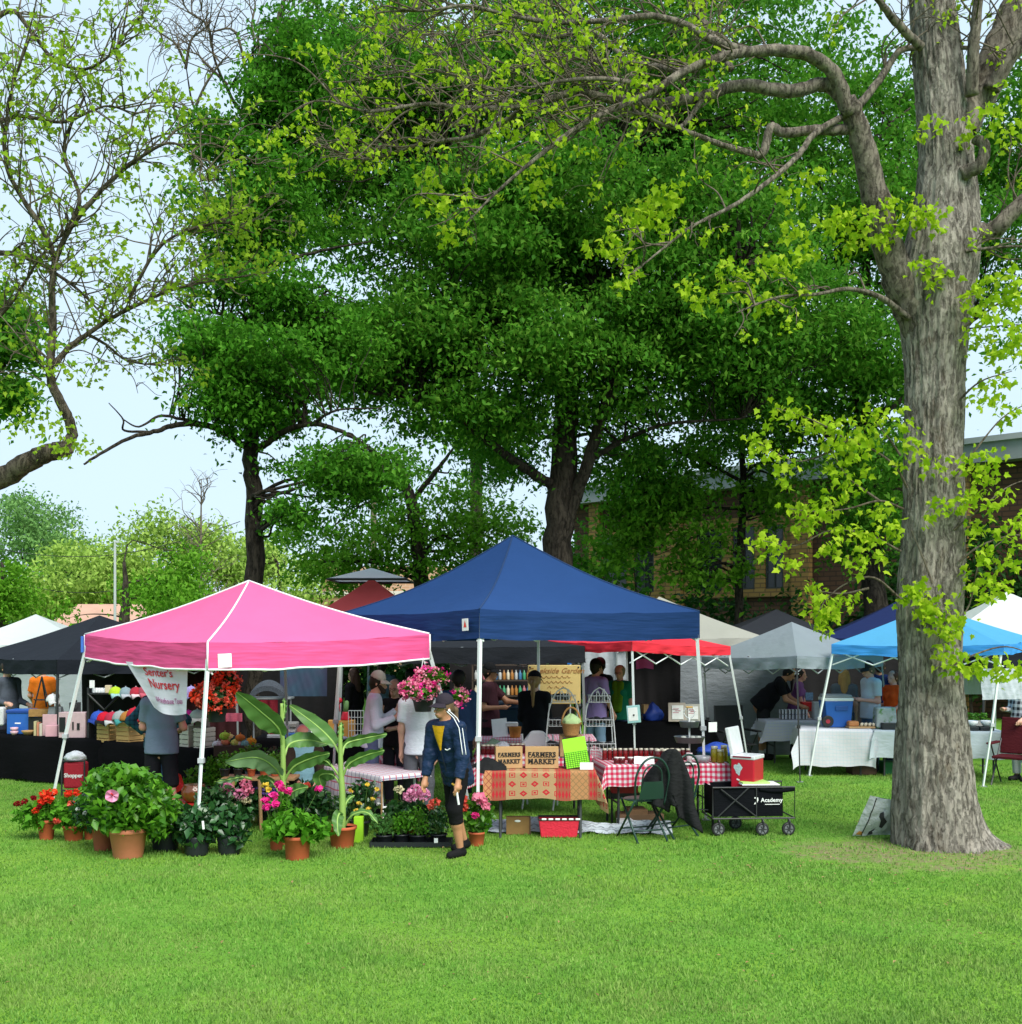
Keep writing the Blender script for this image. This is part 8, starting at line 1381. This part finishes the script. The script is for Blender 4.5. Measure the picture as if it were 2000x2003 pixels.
    mb = MB(); crumple(mb, (0, 0, .10), (.17, .12, .19), 1, .75); solo(mb, 'blue_bag', 'crumpled royal blue bag on the black table under the red canopy', 'bag', C_('bag_blue', (.012, .05, .32), .5), (X(1277, 19.3), 19.3, zt), 0, 0, True); pbox('paper_bag', 'brown paper bag leaning by the royal blue bag', 'bag', 1259, 1270, 1378, 1396, 19.25, .08, KRAFT, .4, .004)
    d = 15.6; mb = MB(); mb.grid(lambda u, v: ((u-.5)*.5, .18*v, .30*math.sin(math.pi*u)**.7*(1-.2*v)), 20, 5); mb.grid(lambda u, v: ((u-.5)*.5, 0, .30*math.sin(math.pi*u)**.7*v), 20, 5); 
    o = solo(mb, 'pop_up_bin', 'grey domed cloth bin in front of the black table under the red canopy', 'bin', fab((.055, .05, .045)), (X(1281, 17.6), 17.6, Z(1470, 17.6)-.3), 0, 0, True)
    d = 17.4; mb = MB(); crumple(mb, (0, 0, .07), (.27, .2, .13), 2, .5); solo(mb, 'blue_bundle', 'royal blue bundle beside the camp chair', 'bundle', C_('bag_blue', (.012, .05, .32)), (X(1402, d), d, .42), 0, 0, True); pbox('white_leaflet', 'white leaflet standing on the royal blue bundle', 'paper', 1386, 1404, 1413, 1432, 17.25, .01, PAPER, .3, .001); pbox('bundle_stool', 'dark low stool under the royal blue bundle', 'stool', 1384, 1424, 1452, 1500, 17.4, .34, DARK_LEG, 0, .01, z=.0, top=.85)
    # bottle shelf and bins deep under the blue canopy
    d = 22.2; r = thing('bottle_shelf', 'dark shelf crowded with small bottles deep under the blue canopy', 'shelf', (X(985, d), d, 0)); w = 120/FP*d
    for z in (.75, 1.05, 1.35, 1.65): mb = MB(); mb.box((0, .1, z), (w, .26, .025)); mb.build('shelf_board', C_('dark_wood', (.05, .035, .025)), r)
    for x in (-w/2, w/2): mb = MB(); mb.box((x, .1, .9), (.03, .26, 1.8)); mb.build('upright', C_('dark_wood', (.05, .035, .025)), r)
    g = np.random.default_rng(12); cols = [('clear', (.42, .44, .44)), ('green', (.05, .28, .14)), ('amber', (.36, .16, .04)), ('pale', (.58, .54, .42)), ('blue', (.05, .16, .32)), ('pink', (.44, .16, .18))]; fm = []; bm_ = MB(); bm_.lathe([(.024, 0), (.028, .01), (.028, .10), (.012, .14), (.012, .17)], n=10); proto = None
    for row, z in enumerate((1.065, 1.365, 1.665)):
        for k in range(15):
            nm, c = cols[int(g.integers(6))]; mm = C_('bottle_'+nm, c, .2, spec=.6)
            mb = MB(); mb.lathe([(.028, 0), (.032, .01), (.032, .12), (.012, .16), (.012, .19)], n=10); solo(mb, 'bottle', '%s bottle, %s from the left on the %s shelf under the blue canopy' % (nm, ORD[k], ['lower', 'middle', 'top'][row]), 'bottle', mm, (X(985, d)-w/2+.06+w*.92*k/14, d+.05, z), 0, 0, True, 'bottles on the dark shelf')
    for k, (px, d) in enumerate(((988, 20.6), (1020, 20.9))): r = thing('wheelie_bin', ['dark blue wheelie bin behind the maroon t-shirt', 'dark blue wheelie bin right of its twin, behind the ponytail'][k], 'bin', (X(px, d), d, 0), .1*k, 'dark blue wheelie bins'); mb = MB(); mb.box((0, 0, .5), (.5, .5, .85), top=1.12); mb.build('body', C_('bin_blue', (.012, .045, .12), .5), r, bevel=.02); mb = MB(); mb.ell((0, 0, .93), (.31, .31, .14), 16, 5, z0=0); mb.build('lid', C_('bin_blue', (.012, .045, .12)), r, True); mb = MB(); mb.cyl((-.24, .2, .1), (-.18, .2, .1), .1, .1, 14); mb.build('wheel', BLACK, r); mb = MB(); mb.cyl((.18, .2, .1), (.24, .2, .1), .1, .1, 14); mb.build('wheel', BLACK, r)
    # under the right hand tables
    d = 18.4; pbox('brown_crate', 'dark brown crate under the pale checked table', 'crate', 1668, 1716, 1498, 1520, d, .35, C_('crate_brown', (.07, .04, .022), .8, var=.5), 0, .008, z=0); pbox('green_tub', 'green plastic tub under the table left of the maple trunk', 'tub', 1732, 1756, 1492, 1517, d, .3, C_('tub_green', (.015, .14, .04), .5), 0, .01, z=0, top=1.1); pbox('red_jug', 'red fuel can shaped jug right of the maple trunk', 'jug', 1892, 1906, 1500, 1532, 17.6, .16, REDP, 0, .015, z=0, top=.85)
    d = 17.2; r = thing('camp_chair', 'maroon camp chair at the right edge under the checked shirt', 'chair', (X(1984, d), d, 0), R(-40)); mc = fab((.075, .010, .014)); mb = MB(); mb.box((0, 0, .42), (.5, .46, .04)); mb.build('seat', mc, r, bevel=.01); mb = MB(); mb.box((0, .25, .72), (.52, .04, .55), rx=R(-10)); mb.build('backrest', mc, r, bevel=.015)
    for s in (-1, 1): mb = MB(); mb.tube([(s*.26, -.22, 0), (s*.25, .25, .7)], .012, 6); mb.build('leg', DARK_LEG, r); mb = MB(); mb.tube([(s*.26, .25, 0), (s*.26, -.22, .6)], .012, 6); mb.build('leg', DARK_LEG, r); mb = MB(); mb.box((s*.29, 0, .62), (.08, .46, .03)); mb.build('armrest', mc, r, bevel=.008)
    mb = MB(); mb.grid(lambda u, v: ((u-.5)*.30, .02*math.sin(u*9), -.16*v-.05*abs(u-.5)), 10, 5); solo(mb, 'pink_pennant', 'pink and white pennant hanging under the red canopy', 'pennant', fab((.58, .10, .40)), (X(1262, 19.5), 19.5, Z(1288, 19.5)), 0, 0, True)
right_side()
